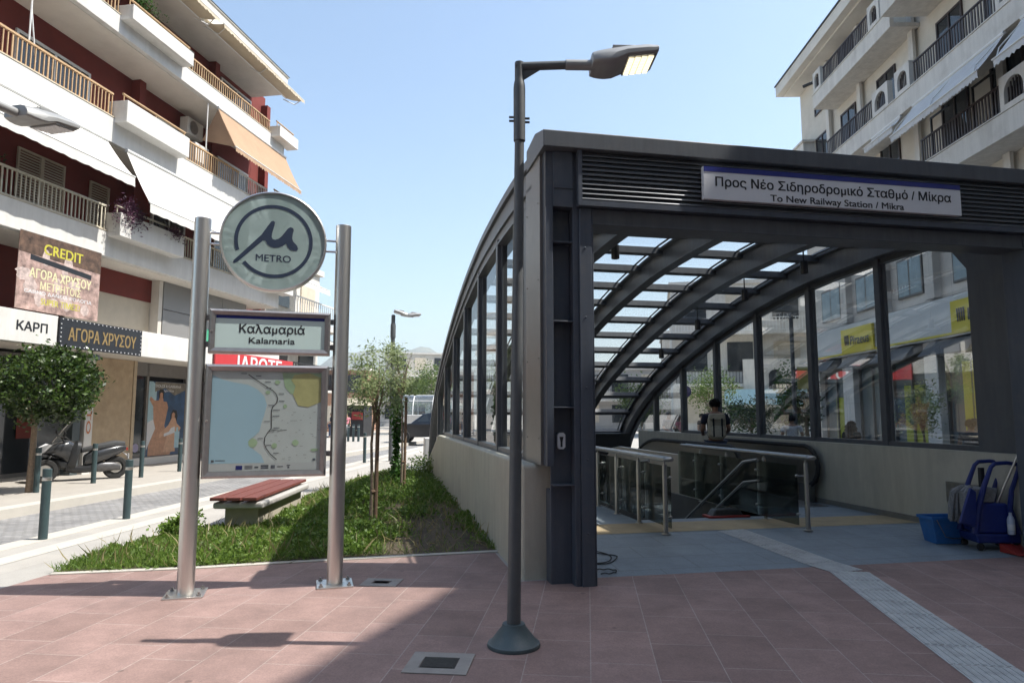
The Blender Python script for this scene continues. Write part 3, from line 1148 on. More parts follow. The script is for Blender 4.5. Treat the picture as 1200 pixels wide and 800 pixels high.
# fascia
AW = 6.24
mb = MB()
mb.prism([(-0.16, 4.29), (-0.16, 4.46), (0.2, 4.56), (0.62, 4.52), (0.62, 4.29)], -0.05, AW, 'x')
mb.build('roof_cap', M['grey_paint'], st, 0.008)
mb = MB()
mb.box(0.36, 0.0, 3.72, 5.84, 0.3, 4.288)
mb.build('fascia_box', M['grey_paint'], st)
mb = MB()
mb.box(0.32, -0.12, 3.72, 0.36, -0.002, 4.288)
mb.box(5.84, -0.12, 3.72, 5.88, -0.002, 4.288)
mb.box(0.361, -0.12, 3.72, 5.839, -0.002, 3.775)
mb.build('louver_frame', M['grey_blue'], st)
mb = MB()
NL = 10
for k in range(NL):
    z0 = 3.785 + k * 0.05
    mb.prism([(-0.108, z0), (-0.11, z0 + 0.008), (-0.082, z0 + 0.047), (-0.04, z0 + 0.049), (-0.04, z0 + 0.045), (-0.078, z0 + 0.042), (-0.1, z0)], 0.362, 5.838, 'x')
mb.build('louvers', M['louver'], st)
mb = MB()
mb.box(0.495, -0.03, 3.55, 5.73, 0.28, 3.712)
mb.box(0.495, -0.045, 3.55, 5.73, -0.031, 3.565)
mb.build('door_beam', M['grey_paint'], st, 0.004)
# direction sign
mb = MB()
mb.box(1.65, -0.175, 3.85, 4.78, -0.125, 4.2)
sg = mb.build('direction_sign', M['sign_white'], st, 0.004)
mb = MB()
mb.box(1.655, -0.179, 4.145, 4.775, -0.1755, 4.198)
mb.build('sign_stripe', M['sign_blue'], sg)
text('Προς Νέο Σιδηροδρομικό Σταθμό / Μίκρα', M['ink'], sg, (3.215, -0.176, 4.045), h=0.1, w=2.86, bold=0.03)
text('To New Railway Station / Mikra', M['ink'], sg, (3.22, -0.176, 3.908), h=0.074, w=1.62, bold=0.03)

# hanging spot lights under the roof
def downlight(a, b):
    ztop = arc_z(b) - 0.1
    zb_ = ztop - 0.47
    mb = MB()
    mb.lathe([(0.008, ztop), (0.012, ztop - 0.02), (0.012, zb_ + 0.2)], (a, b, 0), 8)
    mb.lathe([(0.0, zb_ + 0.205), (0.058, zb_ + 0.2), (0.06, zb_ + 0.01), (0.055, zb_), (0.048, zb_ + 0.004), (0.045, zb_ + 0.03), (0, zb_ + 0.03)], (a, b, 0), 16)
    o = mb.build('spot_light', M['plastic_black'], st)
    mb = MB()
    mb.lathe([(0.04, zb_ + 0.022), (0.0, zb_ + 0.02)], (a, b, 0), 12)
    mb.build('lens', M['sign_white'], o)
for b in (1.25, 3.1, 4.9, 6.8, 8.7):
    downlight(5.05, b)
for b in (1.05, 2.75, 4.5, 6.3, 8.1):
    downlight(1.75, b)

# stairwell: shaft walls, steps
mb = MB()
mb.box(0.05, 2.9, -6, 0.198, 14, -0.142)
mb.box(5.952, 2.9, -6, 6.1, 14, -0.142)
mb.box(0.199, 13.602, -6, 5.95, 13.8, -0.142)
mb.box(0.199, 2.8, -6, 5.95, 2.94, -0.142)
mb.box(2.102, 4.0, -6, 2.16, 13.5, fz(0, 5) - 0.01)
mb.box(4.06, 4.0, -6, 4.118, 13.5, fz(0, 5) - 0.01)
mb.build('shaft_wall', pmat('shaft_concrete', (0.12, 0.12, 0.115), 0.8, 0, 0.15, 1.5), st)
mb = MB()
mb.box(0.3, 12.9, 0.0, 5.85, 13.05, 1.0)
mb.box(0.3, 12.85, 1.001, 5.85, 13.1, 1.06)
mb.build('end_parapet', pmat('dark_parapet', (0.03, 0.031, 0.033), 0.5), st)
mb = MB()
for k in range(26):
    b0 = 3.0 + 0.3 * k
    mb.box(2.165, b0, FZ - 0.17 * (k + 1) - 0.2, 4.055, b0 + 0.34, FZ - 0.17 * (k + 1))
mb.build('stairs', M['granite'], st)
mb = MB()
mb.box(0.21, 2.94, -0.14, 2.1, 3.0, fz(0, 3) - 0.008)
mb.box(0.21, 5.5, -0.14, 2.1, 5.58, fz(0, 5) - 0.008)
mb.box(2.1, 2.93, -0.3, 4.12, 2.995, fz(0, 3) - 0.004)
mb.box(4.12, 4.5, -0.14, 5.94, 4.58, fz(0, 5) - 0.008)
mb.build('floor_edge', M['granite'], st)


# ------------------------------------------------------------------ escalators
def escalator(a0, a1, b0, label):
    t = thing('escalator', label, 'escalator', L(a0, b0, FZ), ST_A, 'escalators in the metro entrance')
    wd = a1 - a0
    flat = 3.4
    slope = math.tan(R(30))
    def prof(h0, h1, run=6.0):
        lo, hi = [], []
        r = (h1 - h0) / 2
        arc = []
        for k in range(9):
            a = R(270 - 22.5 * k)
            arc.append((r + r * math.cos(a), h0 + r + r * math.sin(a)))
        top = [(flat, h1)]
        for k in range(1, 6):
            x = k * 0.25
            top.append((flat + x, h1 - x * x / (2 * 1.25) * slope))
        xe, ze = top[-1]
        top.append((xe + run, ze - run * slope))
        bot = [(p[0], p[1] - (h1 - h0)) for p in reversed(top)]
        return arc + top + bot
    for x in (0.0, wd - 0.1):
        mb = MB()
        mb.prism(prof(0.3, 0.93), x + 0.035, x + 0.065, 'x')
        mb.build('balustrade_panel', pmat('escalator_steel', (0.34, 0.33, 0.3), 0.3, 0.9, 0.06, 3), t)
        mb = MB()
        sk = prof(-0.15, 0.32)
        mb.prism(sk[8:], x, x + 0.1, 'x')
        mb.box(x, 0.18, 0, x + 0.1, 0.5, 0.3)
        mb.build('skirt', pmat('escalator_skirt', (0.2, 0.2, 0.19), 0.35, 0.8, 0.06, 3), t)
        mb = MB()
        pts = [(x + 0.05, p[0], p[1]) for p in prof(0.27, 0.96)[:16]]
        mb.tube(pts, 0.04, 8)
        mb.build('handrail', M['rubber'], t)
    mb = MB()
    mb.box(0.1, -0.3, 0.0, wd - 0.1, 1.6, 0.008)
    mb.build('landing_plate', M['steel_dull'], t)
    mb = MB()
    for k in range(24):
        y = 1.6 + 0.4 * k
        xx = max(0.0, y - flat + 0.6)
        z = -(min(xx, 1.2) ** 2) / 2.4 * slope - max(0, xx - 1.2) * slope
        mb.box(0.1, y, z - 0.25, wd - 0.1, y + 0.398, z)
    mb.build('steps', M['steel_dull'], t)
    return t


escalator(4.32, 5.86, 4.05, 'steel escalator going down beside the right-hand wall behind the person with a backpack')
escalator(0.45, 2.0, 5.0, 'steel escalator mostly hidden behind the left column of the entrance')

# big stainless casing beside the stairs
mb = MB()
pf = [(4.6, -2.5), (4.6, 0.86), (9.2, 0.86), (9.7, 0.80), (10.05, 0.6), (10.2, 0.3), (10.2, -2.5)]
mb.prism(pf, 4.125, 4.2, 'x')
cs = mb.build('stair_casing', pmat('casing_steel', (0.6, 0.57, 0.5), 0.5, 0.7, 0.08, 1.2), st, 0.01)


# ------------------------------------------------------------------ glass balustrades at the stair head
def balustrade(a, side, label, posts, b_end):
    SR = pmat('rail_steel', (0.36, 0.36, 0.355), 0.42, 0.9, 0.1, 8)
    t = thing('glass_balustrade', label, 'balustrade', L(a, posts[0], FZ), ST_A, 'glass balustrades at the stair head')
    b0 = posts[0]
    for b in posts:
        y = b - b0
        mb = MB()
        mb.lathe([(0.0, 0.875), (0.028, 0.875), (0.03, 0.86), (0.03, 0.012), (0.055, 0.01), (0.058, 0.0)], (0, y, 0), 16)
        mb.lathe([(0.0, 0.93), (0.012, 0.925), (0.012, 0.872)], (0, y, 0), 8)
        p = mb.build('post', SR, t)
        mb = MB()
        for z in (0.2, 0.7):
            mb.tube([(0, y, z), (side * 0.1, y + 0.06, z)], 0.008, 6)
            mb.ball((side * 0.1, y + 0.06, z), 0.022, 8, 6)
        mb.build('glass_clamp', SR, p)
    mb = MB()
    for dx in (-0.045, 0.045):
        mb.tube([(dx, -0.12, 0.945), (dx, b_end - b0, 0.945)], 0.03, 10)
    mb.ball((0, -0.12, 0.945), (0.075, 0.05, 0.03))
    mb.build('handrail', SR, t)
    for q0, q1 in zip(posts, posts[1:] + [b_end]):
        mb = MB()
        mb.box(side * 0.1 - 0.006, q0 - b0 + 0.05, 0.06, side * 0.1 + 0.006, q1 - b0 + 0.03, 0.84)
        mb.build('glass_panel', M['rail_glass'], t)
    mb = MB()
    mb.tube([(side * 0.16, 0.9, 0.86), (side * 0.16, 1.3, 0.8), (side * 0.16, 4.6, 0.8 - 3.3 * 0.567)], 0.022, 8)
    mb.tube([(side * 0.16, 0.9, 0.56), (side * 0.16, 1.3, 0.5), (side * 0.16, 4.6, 0.5 - 3.3 * 0.567)], 0.018, 8)
    mb.build('stair_rail', SR, t)
    return t


balustrade(2.04, 1, 'glass and steel balustrade left of the stairs, nearest the left column', [1.85, 2.75, 3.65, 4.55], 5.4)
balustrade(4.0, -1, 'glass and steel balustrade right of the stairs, in front of the escalator', [1.75, 2.75, 3.85, 4.75], 5.4)

# cables lying on the floor by the left column
rng = np.random.default_rng(3)
def cable(label, pts, r=0.006):
    P = curve_from([(p[0], p[1]) for p in pts], 60)
    mb = MB()
    mb.tube([tuple(L(p.x, p.y, fz(p.x, p.y) + 0.012 + 0.004 * math.sin(i * 0.7))) for i, p in enumerate(P)], r, 6)
    return tag(mb.build('cable', M['rubber']), label, 'cable')
cable('black cable looped twice on the floor at the foot of the left column', [(0.52, 0.9), (0.75, 1.2), (0.98, 1.05), (0.9, 0.78), (0.66, 0.75), (0.62, 1.0), (0.85, 1.1), (1.05, 0.95), (0.85, 0.7), (0.55, 0.66)])
cable('black cable end with a grey plug lying on the paving edge by the left column', [(0.5, 0.4), (0.68, 0.5), (0.85, 0.46), (0.8, 0.36), (0.66, 0.36)])

# ================================================================== METRO TOTEM
TB = Vector((-2.983, 6.439, 0))
TU = Vector((1.266, 0.374, 0)).normalized()
TA = math.atan2(TU.y, TU.x)
TW = 1.32
tt = thing('metro_totem', 'tall metro totem of two steel poles with round emblem, name panel and map', 'sign', TB, TA)
for x, top in ((0.0, 3.52), (TW, 3.55)):
    mb = MB()
    mb.lathe([(0.0, top), (0.07, top), (0.076, top - 0.006), (0.076, 0.012)], (x, 0, 0), 32)
    p = mb.build('pole', M['steel'], tt)
    mb = MB()
    mb.box(x - 0.17, -0.17, 0.006, x + 0.17, 0.17, 0.02)
    bp = mb.build('base_plate', M['steel'], p, 0.003)
    for sx in (-1, 1):
        for sy in (-1, 1):
            mb = MB()
            mb.lathe([(0.02, 0.0205), (0.02, 0.032), (0.01, 0.034), (0.01, 0.05), (0, 0.05)], (x + sx * 0.13, sy * 0.13, 0), 6, smooth=False)
            mb.build('bolt', M['steel_dull'], p)
DC, DR = (0.655, 3.33), 0.5
mb = MB()
mb.lathe([(0.0, 0.06), (DR - 0.01, 0.06), (DR, 0.05), (DR, -0.05), (DR - 0.012, -0.062), (DR - 0.022, -0.06), (DR - 0.026, -0.045)], (DC[0], 0, DC[1]), 96, 'y')
rd = mb.build('roundel', M['steel'], tt)
mb = MB()
mb.lathe([(0.0, -0.05), (DR - 0.024, -0.05)], (DC[0], 0, DC[1]), 96, 'y', smooth=False)
mb.build('roundel_face', M['sign_pale'], rd)
# emblem: a broken ring and a slanting mu
def zc(x, y):
    return DC[0] + (x - 308) / 193 * DR, DC[1] - (y - 226) / 193 * DR
mb = MB()
ro, ri = 141 / 193 * DR, 128 / 193 * DR
def ring(a0, a1, n=70):
    for k in range(n):
        q = []
        for (rr, aa) in ((ro, k), (ro, k + 1), (ri, k + 1), (ri, k)):
            an = R(a0 + (a1 - a0) * aa / n)
            q.append((DC[0] + rr * math.cos(an), -0.052, DC[1] + rr * math.sin(an)))
        mb.face(q)
ring(-141, 198)
mu = [(171, 319), (166, 315), (168, 308), (262, 204), (290, 158), (296, 149), (304, 147), (309, 152), (308, 162), (300, 196), (299, 210), (303, 218), (312, 220), (324, 215), (336, 203), (346, 188), (357, 172), (366, 167), (375, 170), (378, 178), (375, 192), (373, 210), (377, 222), (392, 238), (396, 250), (392, 257), (378, 258), (366, 254), (357, 245), (352, 231), (340, 242), (326, 249), (308, 251), (294, 247), (284, 239), (277, 226), (268, 226), (182, 312)]
pts = [zc(*p) for p in mu]
tri = tessellate_polygon([[Vector((a, b, 0)) for a, b in pts]])
mb._add([(a, -0.052, b) for a, b in pts], [tuple(t) for t in tri])
mb.build('emblem', M['ink_navy'], rd)
text('METRO', M['ink_navy'], rd, (DC[0] + 0.0, -0.05, zc(308, 291)[1]), h=0.07, w=0.325, bold=0.012)
for x0, x1 in ((0.07, DC[0] - DR + 0.02), (DC[0] + DR - 0.02, TW - 0.07)):
    for dz in (-0.055, 0.055):
        mb = MB()
        mb.tube([(x0, 0, DC[1] + dz), (x1, 0, DC[1] + dz)], 0.012, 8)
        mb.build('bracket', M['steel'], tt)


def cased_panel(name, x0, x1, z0, z1, fw, face_mat):
    mb = MB()
    # moulded frame: four mitred bars
    for (a, b) in (((x0, z0), (x1, z0)), ((x1, z0), (x1, z1)), ((x1, z1), (x0, z1)), ((x0, z1), (x0, z0))):
        pass
    o_ = [(x0, z0), (x1, z0), (x1, z1), (x0, z1)]
    i_ = [(x0 + fw, z0 + fw), (x1 - fw, z0 + fw), (x1 - fw, z1 - fw), (x0 + fw, z1 - fw)]
    h_ = [(x0 + fw * .35, z0 + fw * .35), (x1 - fw * .35, z0 + fw * .35), (x1 - fw * .35, z1 - fw * .35), (x0 + fw * .35, z1 - fw * .35)]
    for k in range(4):
        j = (k + 1) % 4
        lay = [(o_, 0.055), (o_, -0.045), (h_, -0.06), (i_, -0.048), (i_, -0.035)]
        for (A, ya), (B, yb) in zip(lay, lay[1:]):
            mb._add([(A[k][0], ya, A[k][1]), (A[j][0], ya, A[j][1]), (B[j][0], yb, B[j][1]), (B[k][0], yb, B[k][1])], [(0, 1, 2, 3)])
    mb.face([(p[0], 0.055, p[1]) for p in o_])
    p = mb.build(name, M['frame_grey'], tt)
    mb = MB()
    mb.box(x0 + fw + 0.001, -0.036, z0 + fw + 0.001, x1 - fw - 0.001, 0.0, z1 - fw - 0.001)
    mb.build('panel_face', face_mat, p)
    for zz in (z0 + (z1 - z0) * 0.2, z0 + (z1 - z0) * 0.8):
        for xa, xb in ((0.06, x0 + 0.01), (x1 - 0.01, TW - 0.06)):
            mb = MB()
            mb.box(xa, -0.02, zz - 0.025, xb, 0.02, zz + 0.025)
            mb.build('bracket', M['steel_dull'], tt)
    mb = MB()
    mb.lathe([(0.0, -0.07), (0.012, -0.068), (0.014, -0.05)], (x0 + fw * 0.5, 0, (z0 + z1) / 2), 10, 'y')
    mb.build('lock', M['steel'], p)
    return p


npn = cased_panel('name_panel', 0.10, 1.215, 2.216, 2.64, 0.055, M['sign_pale'])
mb = MB()
mb.box(0.16, -0.0375, 2.555, 1.155, -0.0365, 2.584)
mb.build('name_stripe', M['sign_blue'], npn)
text('Καλαμαριά', M['ink'], npn, (0.67, -0.0365, 2.462), h=0.085, w=0.60, bold=0.022)
text('Kalamaria', M['ink'], npn, (0.67, -0.0365, 2.35), h=0.06, w=0.42, bold=0.018)

map_paper = pmat('map_paper', (0.66, 0.72, 0.72), 0.4, 0, 0.05, 4)
mp_ = cased_panel('map_panel', 0.088, 1.207, 1.045, 2.112, 0.06, map_paper)
mx0, mx1, mz0, mz1 = 0.15, 1.145, 1.107, 2.05
def mz(x, y):       # the zoomed sheet, 62..775 across and 92..765 down
    return mx0 + (x - 60) / (775 - 60) * (mx1 - mx0), mz1 - (y - 92) / (765 - 92) * (mz1 - mz0)
def flat_poly(poly, mat, name, y):
    pts = [mz(*p) for p in poly]
    tri = tessellate_polygon([[Vector((a, b, 0)) for a, b in pts]])
    m_ = MB()
    m_._add([(a, y, b) for a, b in pts], [tuple(t) for t in tri])
    return m_.build(name, mat, mp_)
flat_poly([(60, 120), (120, 150), (200, 170), (290, 185), (350, 215), (395, 260), (415, 320), (400, 390), (385, 440), (372, 500), (345, 530), (310, 555), (305, 595), (345, 625), (390, 660), (412, 712), (60, 712)],
          pmat('map_sea', (0.47, 0.7, 0.84), 0.3, 0, 0.03, 3, coat=0.3), 'map_sea', -0.0375)
def blob(cx, cy, rx, ry, seed, n=26):
    r_ = random.Random(seed)
    return [(cx + rx * (1 + r_.uniform(-.14, .14)) * math.cos(2 * math.pi * k / n), cy + ry * (1 + r_.uniform(-.14, .14)) * math.sin(2 * math.pi * k / n)) for k in range(n)]
mg = pmat('map_green', (0.46, 0.62, 0.4), 0.3, 0, 0.12, 9, coat=0.3)
flat_poly([(510, 100), (772, 100), (772, 170), (640, 260), (570, 245), (530, 200)], mg, 'map_green', -0.0373)
flat_poly([(590, 112), (690, 100), (772, 130), (772, 300), (690, 335), (620, 325), (585, 250), (600, 190), (570, 150)], pmat('map_ochre', (0.6, 0.57, 0.27), 0.3, 0, 0.12, 9, coat=0.3), 'map_hills', -0.038)
for i, (a, b, c_, d_) in enumerate([(333, 577, 28, 30), (472, 598, 18, 18), (610, 580, 22, 20), (740, 630, 26, 10), (420, 235, 16, 12), (535, 330, 12, 14), (480, 165, 18, 14)]):
    flat_poly(blob(a, b, c_, d_, i), mg, 'map_park', -0.0381)
def stroke(pts, wd, mat, name, y=-0.0385):
    m_ = MB()
    P = [Vector(mz(*p)) for p in pts]
    for a, b in zip(P, P[1:]):
        d = (b - a).normalized()
        n = Vector((-d.y, d.x)) * wd / 2
        q = [a - n - d * wd * .3, b - n + d * wd * .3, b + n + d * wd * .3, a + n - d * wd * .3]
        m_.face([(p.x, y, p.y) for p in q])
    return m_.build(name, mat, mp_)
line = [(290, 115), (340, 150), (400, 190), (450, 222), (472, 245), (484, 275), (480, 305), (455, 330), (447, 360), (448, 420), (450, 480), (430, 505), (410, 540), (407, 580), (420, 615), (450, 655), (490, 690)]
stroke(line, 0.007, M['ink'], 'map_line')
stroke([(450, 490), (500, 497), (550, 492)], 0.005, M['ink'], 'map_branch')
m_ = MB()
r_ = random.Random(4)
for i, (x, y) in enumerate([(290, 115), (330, 130), (390, 170), (455, 212), (484, 250), (484, 300), (470, 330), (450, 362), (448, 404), (450, 440), (455, 484), (425, 508), (410, 555), (412, 600), (460, 655)]):
    a, b = mz(x + (8 if i % 3 else -48), y - 4)
    w_ = 0.045 + 0.02 * r_.random()
    m_.face([(a, -0.0386, b), (a + w_, -0.0386, b), (a + w_, -0.0386, b + 0.008), (a, -0.0386, b + 0.008)])
for k in range(40):
    a, b = mz(r_.uniform(430, 765), r_.uniform(340, 700))
    w_ = r_.uniform(0.01, 0.03)
    m_.face([(a, -0.0384, b), (a + w_, -0.0384, b), (a + w_, -0.0384, b + 0.003), (a, -0.0384, b + 0.003)])
m_.build('map_stop_names', pmat('map_ink_pale', (0.2, 0.22, 0.24), 0.4), mp_)
# strip of small marks along the foot of the map
m_ = MB()
a, b = mz(230, 755); c_, d_ = mz(272, 728)
m_.face([(a, -0.0386, b), (c_, -0.0386, b), (c_, -0.0386, d_), (a, -0.0386, d_)])
m_.build('flag_mark', M['sign_blue'], mp_)
flat_poly([(60, 713), (775, 713), (775, 765), (60, 765)], pmat('map_white', (0.62, 0.66, 0.67), 0.3, 0, 0.02, 4, coat=0.3), 'map_footer', -0.0376)
m_ = MB()
for (xa, xb, ya, yb) in [(287, 338, 728, 732), (287, 338, 737, 741), (287, 338, 746, 750), (350, 375, 735, 745), (390, 440, 726, 738), (390, 440, 742, 750), (455, 482, 728, 750), (495, 535, 736, 741), (558, 582, 728, 734), (564, 576, 738, 750), (75, 92, 688, 703), (100, 162, 690, 694), (728, 748, 688, 702)]:
    a, b = mz(xa, yb); c_, d_ = mz(xb, ya)
    m_.face([(a, -0.0388, b), (c_, -0.0388, b), (c_, -0.0388, d_), (a, -0.0388, d_)])
m_.build('footer_marks', pmat('map_ink_mid', (0.13, 0.15, 0.18), 0.4), mp_)
mb = MB()
mb.face([(mx0, -0.046, mz0), (mx1, -0.046, mz0), (mx1, -0.046, mz1), (mx0, -0.046, mz1)])
mb.build('map_glass', M['glass'], mp_)


# ================================================================== STREET LAMPS
def luminaire(parent, base, d=1.0, lit=True, ang=0.0):
    """LED street lamp head pointing along +x of the lamp; base = its neck"""
    X = base
    top = [(0.0, 0.07), (0.1, 0.092), (0.3, 0.115), (0.42, 0.125), (0.5, 0.12)]
    bot = [(0.5, 0.045), (0.48, 0.03), (0.26, 0.003), (0.2, -0.03), (0.1, -0.045), (0.0, -0.035)]
    hw = {0: 0.045, 1: 0.06, 2: 0.09, 3: 0.125, 4: 0.15, 5: 0.15, 6: 0.125}
    def halfw(x):
        ks = [(0.0, 0.125), (0.04, 0.145), (0.15, 0.16), (0.4, 0.165), (0.5, 0.16)]
        for (a, b), (c, e) in zip(ks, ks[1:]):
            if a <= x <= c:
                return b + (e - b) * (x - a) / (c - a)
        return 0.13
    mb = MB()
    rings = []
    xs = [0.0, 0.03, 0.07, 0.12, 0.18, 0.26, 0.34, 0.42, 0.48, 0.5]
    def itp(tab, x):
        tab = sorted(tab)
        for (a, b), (c, e) in zip(tab, tab[1:]):
            if a <= x <= c:
                return b + (e - b) * (x - a) / (c - a)
        return tab[-1][1]
    for x in xs:
        zt, zb_, h = itp(top, x), itp(bot, x), halfw(x)
        sec = [(-h, zb_ + 0.012), (-h * .9, zb_), (h * .9, zb_), (h, zb_ + 0.012), (h, zb_ + (zt - zb_) * .45), (h * .75, zb_ + (zt - zb_) * .85), (h * .35, zt), (-h * .35, zt), (-h * .75, zb_ + (zt - zb_) * .85), (-h, zb_ + (zt - zb_) * .45)]
        rings.append([(x, y, z) for y, z in sec])
    n = 10
    vs = [Vector(p) + X for rg in rings for p in rg]
    fs = [(i * n + k, i * n + (k + 1) % n, (i + 1) * n + (k + 1) % n, (i + 1) * n + k) for i in range(len(xs) - 1) for k in range(n)]
    fs += [tuple(range(n)), tuple(reversed([(len(xs) - 1) * n + k for k in range(n)]))]
    mb._add(vs, fs, False)
    # cooling fins along the back
    for y in (-0.07, -0.035, 0.0, 0.035, 0.07):
        mb.box(X.x + 0.16, X.y + y - 0.004, X.z + 0.1, X.x + 0.34, X.y + y + 0.004, X.z + 0.132)
    mb.tube([X + Vector((-0.2, 0, 0.0)), X + Vector((0.06, 0, 0.0))], 0.04, 12)
    h = mb.build('lamp_head', pmat('lamp_head_grey', (0.3, 0.305, 0.305), 0.45, 0.2, 0.08, 6, dirt=((0.3, 0.29, 0.27), 10, 0.3)), parent, 0.006)
    mb = MB()
    mb.hexa([tuple(X + Vector(p)) for p in ((0.262, -0.15, -0.006), (0.475, -0.145, 0.022), (0.475, 0.145, 0.022), (0.262, 0.15, -0.006), (0.262, -0.15, 0.004), (0.475, -0.145, 0.032), (0.475, 0.145, 0.032), (0.262, 0.15, 0.004))])
    mb.build('lens_frame', M['steel_dull'], h)
    mb = MB()
    for i in range(4):
        for j in range(6):
            x0 = 0.275 + i * 0.05
            y0 = -0.132 + j * 0.045
            z = -0.014 + (x0 - 0.262) * 0.131
            mb.box(X.x + x0, X.y + y0, X.z + z, X.x + x0 + 0.04, X.y + y0 + 0.038, X.z + z + 0.006)
    mb.build('led_array', M['led'] if lit else M['sign_white'], h)
    return h


def street_lamp(name, label, p, rz, height=4.35, lit=True, group='street lamps around the forecourt'):
    t = thing(name, label, 'street lamp', p, rz, group)
    mb = MB()
    mb.lathe([(0.185, 0.0), (0.19, 0.012), (0.185, 0.03), (0.17, 0.035), (0.085, 0.14), (0.08, 0.16), (0.0, 0.16)], (0, 0, 0), 28)
    mb.build('base_cone', pmat('cone_teal', (0.07, 0.1, 0.11), 0.5, 0, 0.12, 6, dirt=((0.2, 0.19, 0.18), 8, 0.3)), t)
    mb = MB()
    mb.tube([(0, 0, 0.1), (0.012, 0, 1.2), (0.045, 0, height - 0.6)], [0.05, 0.045, 0.036], 24)
    mb.build('pole', M['lamp_grey'], t)
    xb = 0.045
    mb = MB()
    mb.lathe([(0.0, height - 0.62), (0.045, height - 0.62), (0.046, height - 0.2), (0.043, height - 0.16), (0.036, height - 0.13), (0.036, height - 0.1)], (xb, 0, 0), 20)
    mb.tube([(xb, 0, height - 0.14), (xb, 0, height + 0.012)], 0.036, 16)
    mb.tube([(xb - 0.03, 0, height - 0.02), (xb + 0.5, 0, height + 0.005)], 0.033, 16)
    mb.prism([(xb + 0.03, height - 0.05), (xb + 0.16, height - 0.045), (xb + 0.03, height - 0.13)], -0.006, 0.006, 'y')
    for z in (height - 0.46, height - 0.43):
        mb.tube([(xb - 0.08, 0, z), (xb - 0.04, 0, z)], 0.009, 6)
        mb.tube([(xb + 0.04, 0.02, z), (xb + 0.08, 0.02, z)], 0.009, 6)
    mb.build('arm', M['lamp_grey'], t)
    luminaire(t, Vector((xb + 0.56, 0, height + 0.0)), lit=lit)
    return t


lp = G(602, 757)
street_lamp('street_lamp', 'lit grey street lamp with a conical base standing on the pink paving before the entrance', lp, R(1.5))
street_lamp('street_lamp', 'street lamp head hanging before the balconies of the apartment block, its pole outside the frame', Vector((-4.42, 5.05, 0)), R(76), 4.22, False)
# far double lamp
fp = at(459, 480, 24.0)
t = thing('street_lamp', 'tall double-headed street lamp rising behind the olive sapling', 'street lamp', (fp.x, 24.0, 0), R(20), 'street lamps around the forecourt')
mb = MB()
mb.tube([(0, 0, 0), (0, 0, 5.1)], [0.085, 0.07], 14)
mb.lathe([(0.095, 4.3), (0.095, 4.75), (0.05, 4.9), (0.05, 5.12), (0, 5.12)], (0, 0, 0), 12)
mb.build('pole', M['lamp_grey'], t)
h1 = luminaire(t, Vector((0.2, 0, 5.14)), lit=False)
h2 = luminaire(t, Vector((0.2, 0, 5.14)), lit=False)
h2.rotation_euler = (0, 0, math.pi)
h2.scale = (1.0, 1.0, 1.0)
h1.rotation_euler = (0, R(3), 0)
h2.rotation_euler = (0, R(-8), math.pi)

# ================================================================== BOLLARDS
def bollard(label, p, group, hgt=0.92, r=0.055):
    t = thing('bollard', label, 'bollard', p, 0, group)
    mb = MB()
    mb.lathe([(r, 0.0), (r, hgt - 0.006), (r - 0.006, hgt), (0, hgt)], (0, 0, 0), 20)
    mb.build('post', M['bollard'], t)
    mb = MB()
    mb.lathe([(r + 0.002, hgt - 0.155), (r + 0.003, hgt - 0.15), (r + 0.003, hgt - 0.115), (r + 0.002, hgt - 0.11)], (0, 0, 0), 20)
    mb.build('band', M['steel'], t)
    return t
gb = 'dark green bollards along the near kerb'
bollard('dark bollard with a steel band, nearest to the viewer at the kerb', G(50, 632), gb)
bollard('dark bollard with a steel band at the near kerb, close to the left totem pole', G(148, 608), gb)
gf = 'dark green bollards along the far kerb'
for (x, y, lb) in [(42, 578, 'dark bollard beside the trunk of the round clipped tree'), (109, 567, 'dark bollard standing right in front of the three-wheeled scooter'), (165, 560, 'dark bollard before the left edge of the beach poster window'), (210, 553, 'dark bollard partly hidden behind the left totem pole')]:
    p = G(x, y, 0.0)
    bollard(lb, Vector((p.x, p.y, 0.02)), gf)
for i, (x, y) in enumerate([(427, 542), (426, 566)][:1]):
    p = G(x, y)
    bollard('dark bollard at the kerb between the right totem pole and the olive sapling', Vector((p.x, p.y, 0.0)), gb, 1.0)
for i, (x, lb) in enumerate([(408, 'thin dark bollard far off, just right of the right totem pole'), (414, 'thin dark bollard far off, second from the right totem pole'), (420, 'thin dark bollard far off before the green fence')]):
    q = at(x, 515, 40)
    bollard(lb, Vector((q.x, 40, 0.0)), 'bollards far along the street', 1.0, 0.07)

# ================================================================== BENCH
t = thing('park_bench', 'concrete bench with three red wooden slats beside the planting bed', 'bench', (-3.93, 11.1, 0), R(2.5))
mb = MB()
mb.box(-0.22, -1.15, 0.0, 0.26, 1.15, 0.31)
mb.build('base', pmat('bench_concrete', (0.42, 0.38, 0.31), 0.85, 0, 0.1, 3, 0.2, 60, dirt=((0.3, 0.27, 0.22), 2, 0.5)), t, 0.015)
mb = MB()
mb.box(-0.34, -1.3, 0.3105, 0.36, 1.3, 0.4)
mb.build('seat_slab', pmat('bench_slab', (0.4, 0.385, 0.36), 0.85, 0, 0.1, 3, 0.2, 60), t, 0.03, 3)
for k in range(3):
    x = -0.36 + k * 0.225
    mb = MB()
    mb.box(x, -1.36, 0.43, x + 0.2, 1.36, 0.475)
    mb.build('slat', M['wood'], t, 0.006)
mb = MB()
for k in range(3):
    x = -0.36 + k * 0.225 + 0.1
    for y in (-1.1, -0.4, 0.4, 1.1):
        mb.box(x - 0.03, y - 0.02, 0.4005, x + 0.03, y + 0.02, 0.4295)
mb.build('slat_support', M['steel_dull'], t)

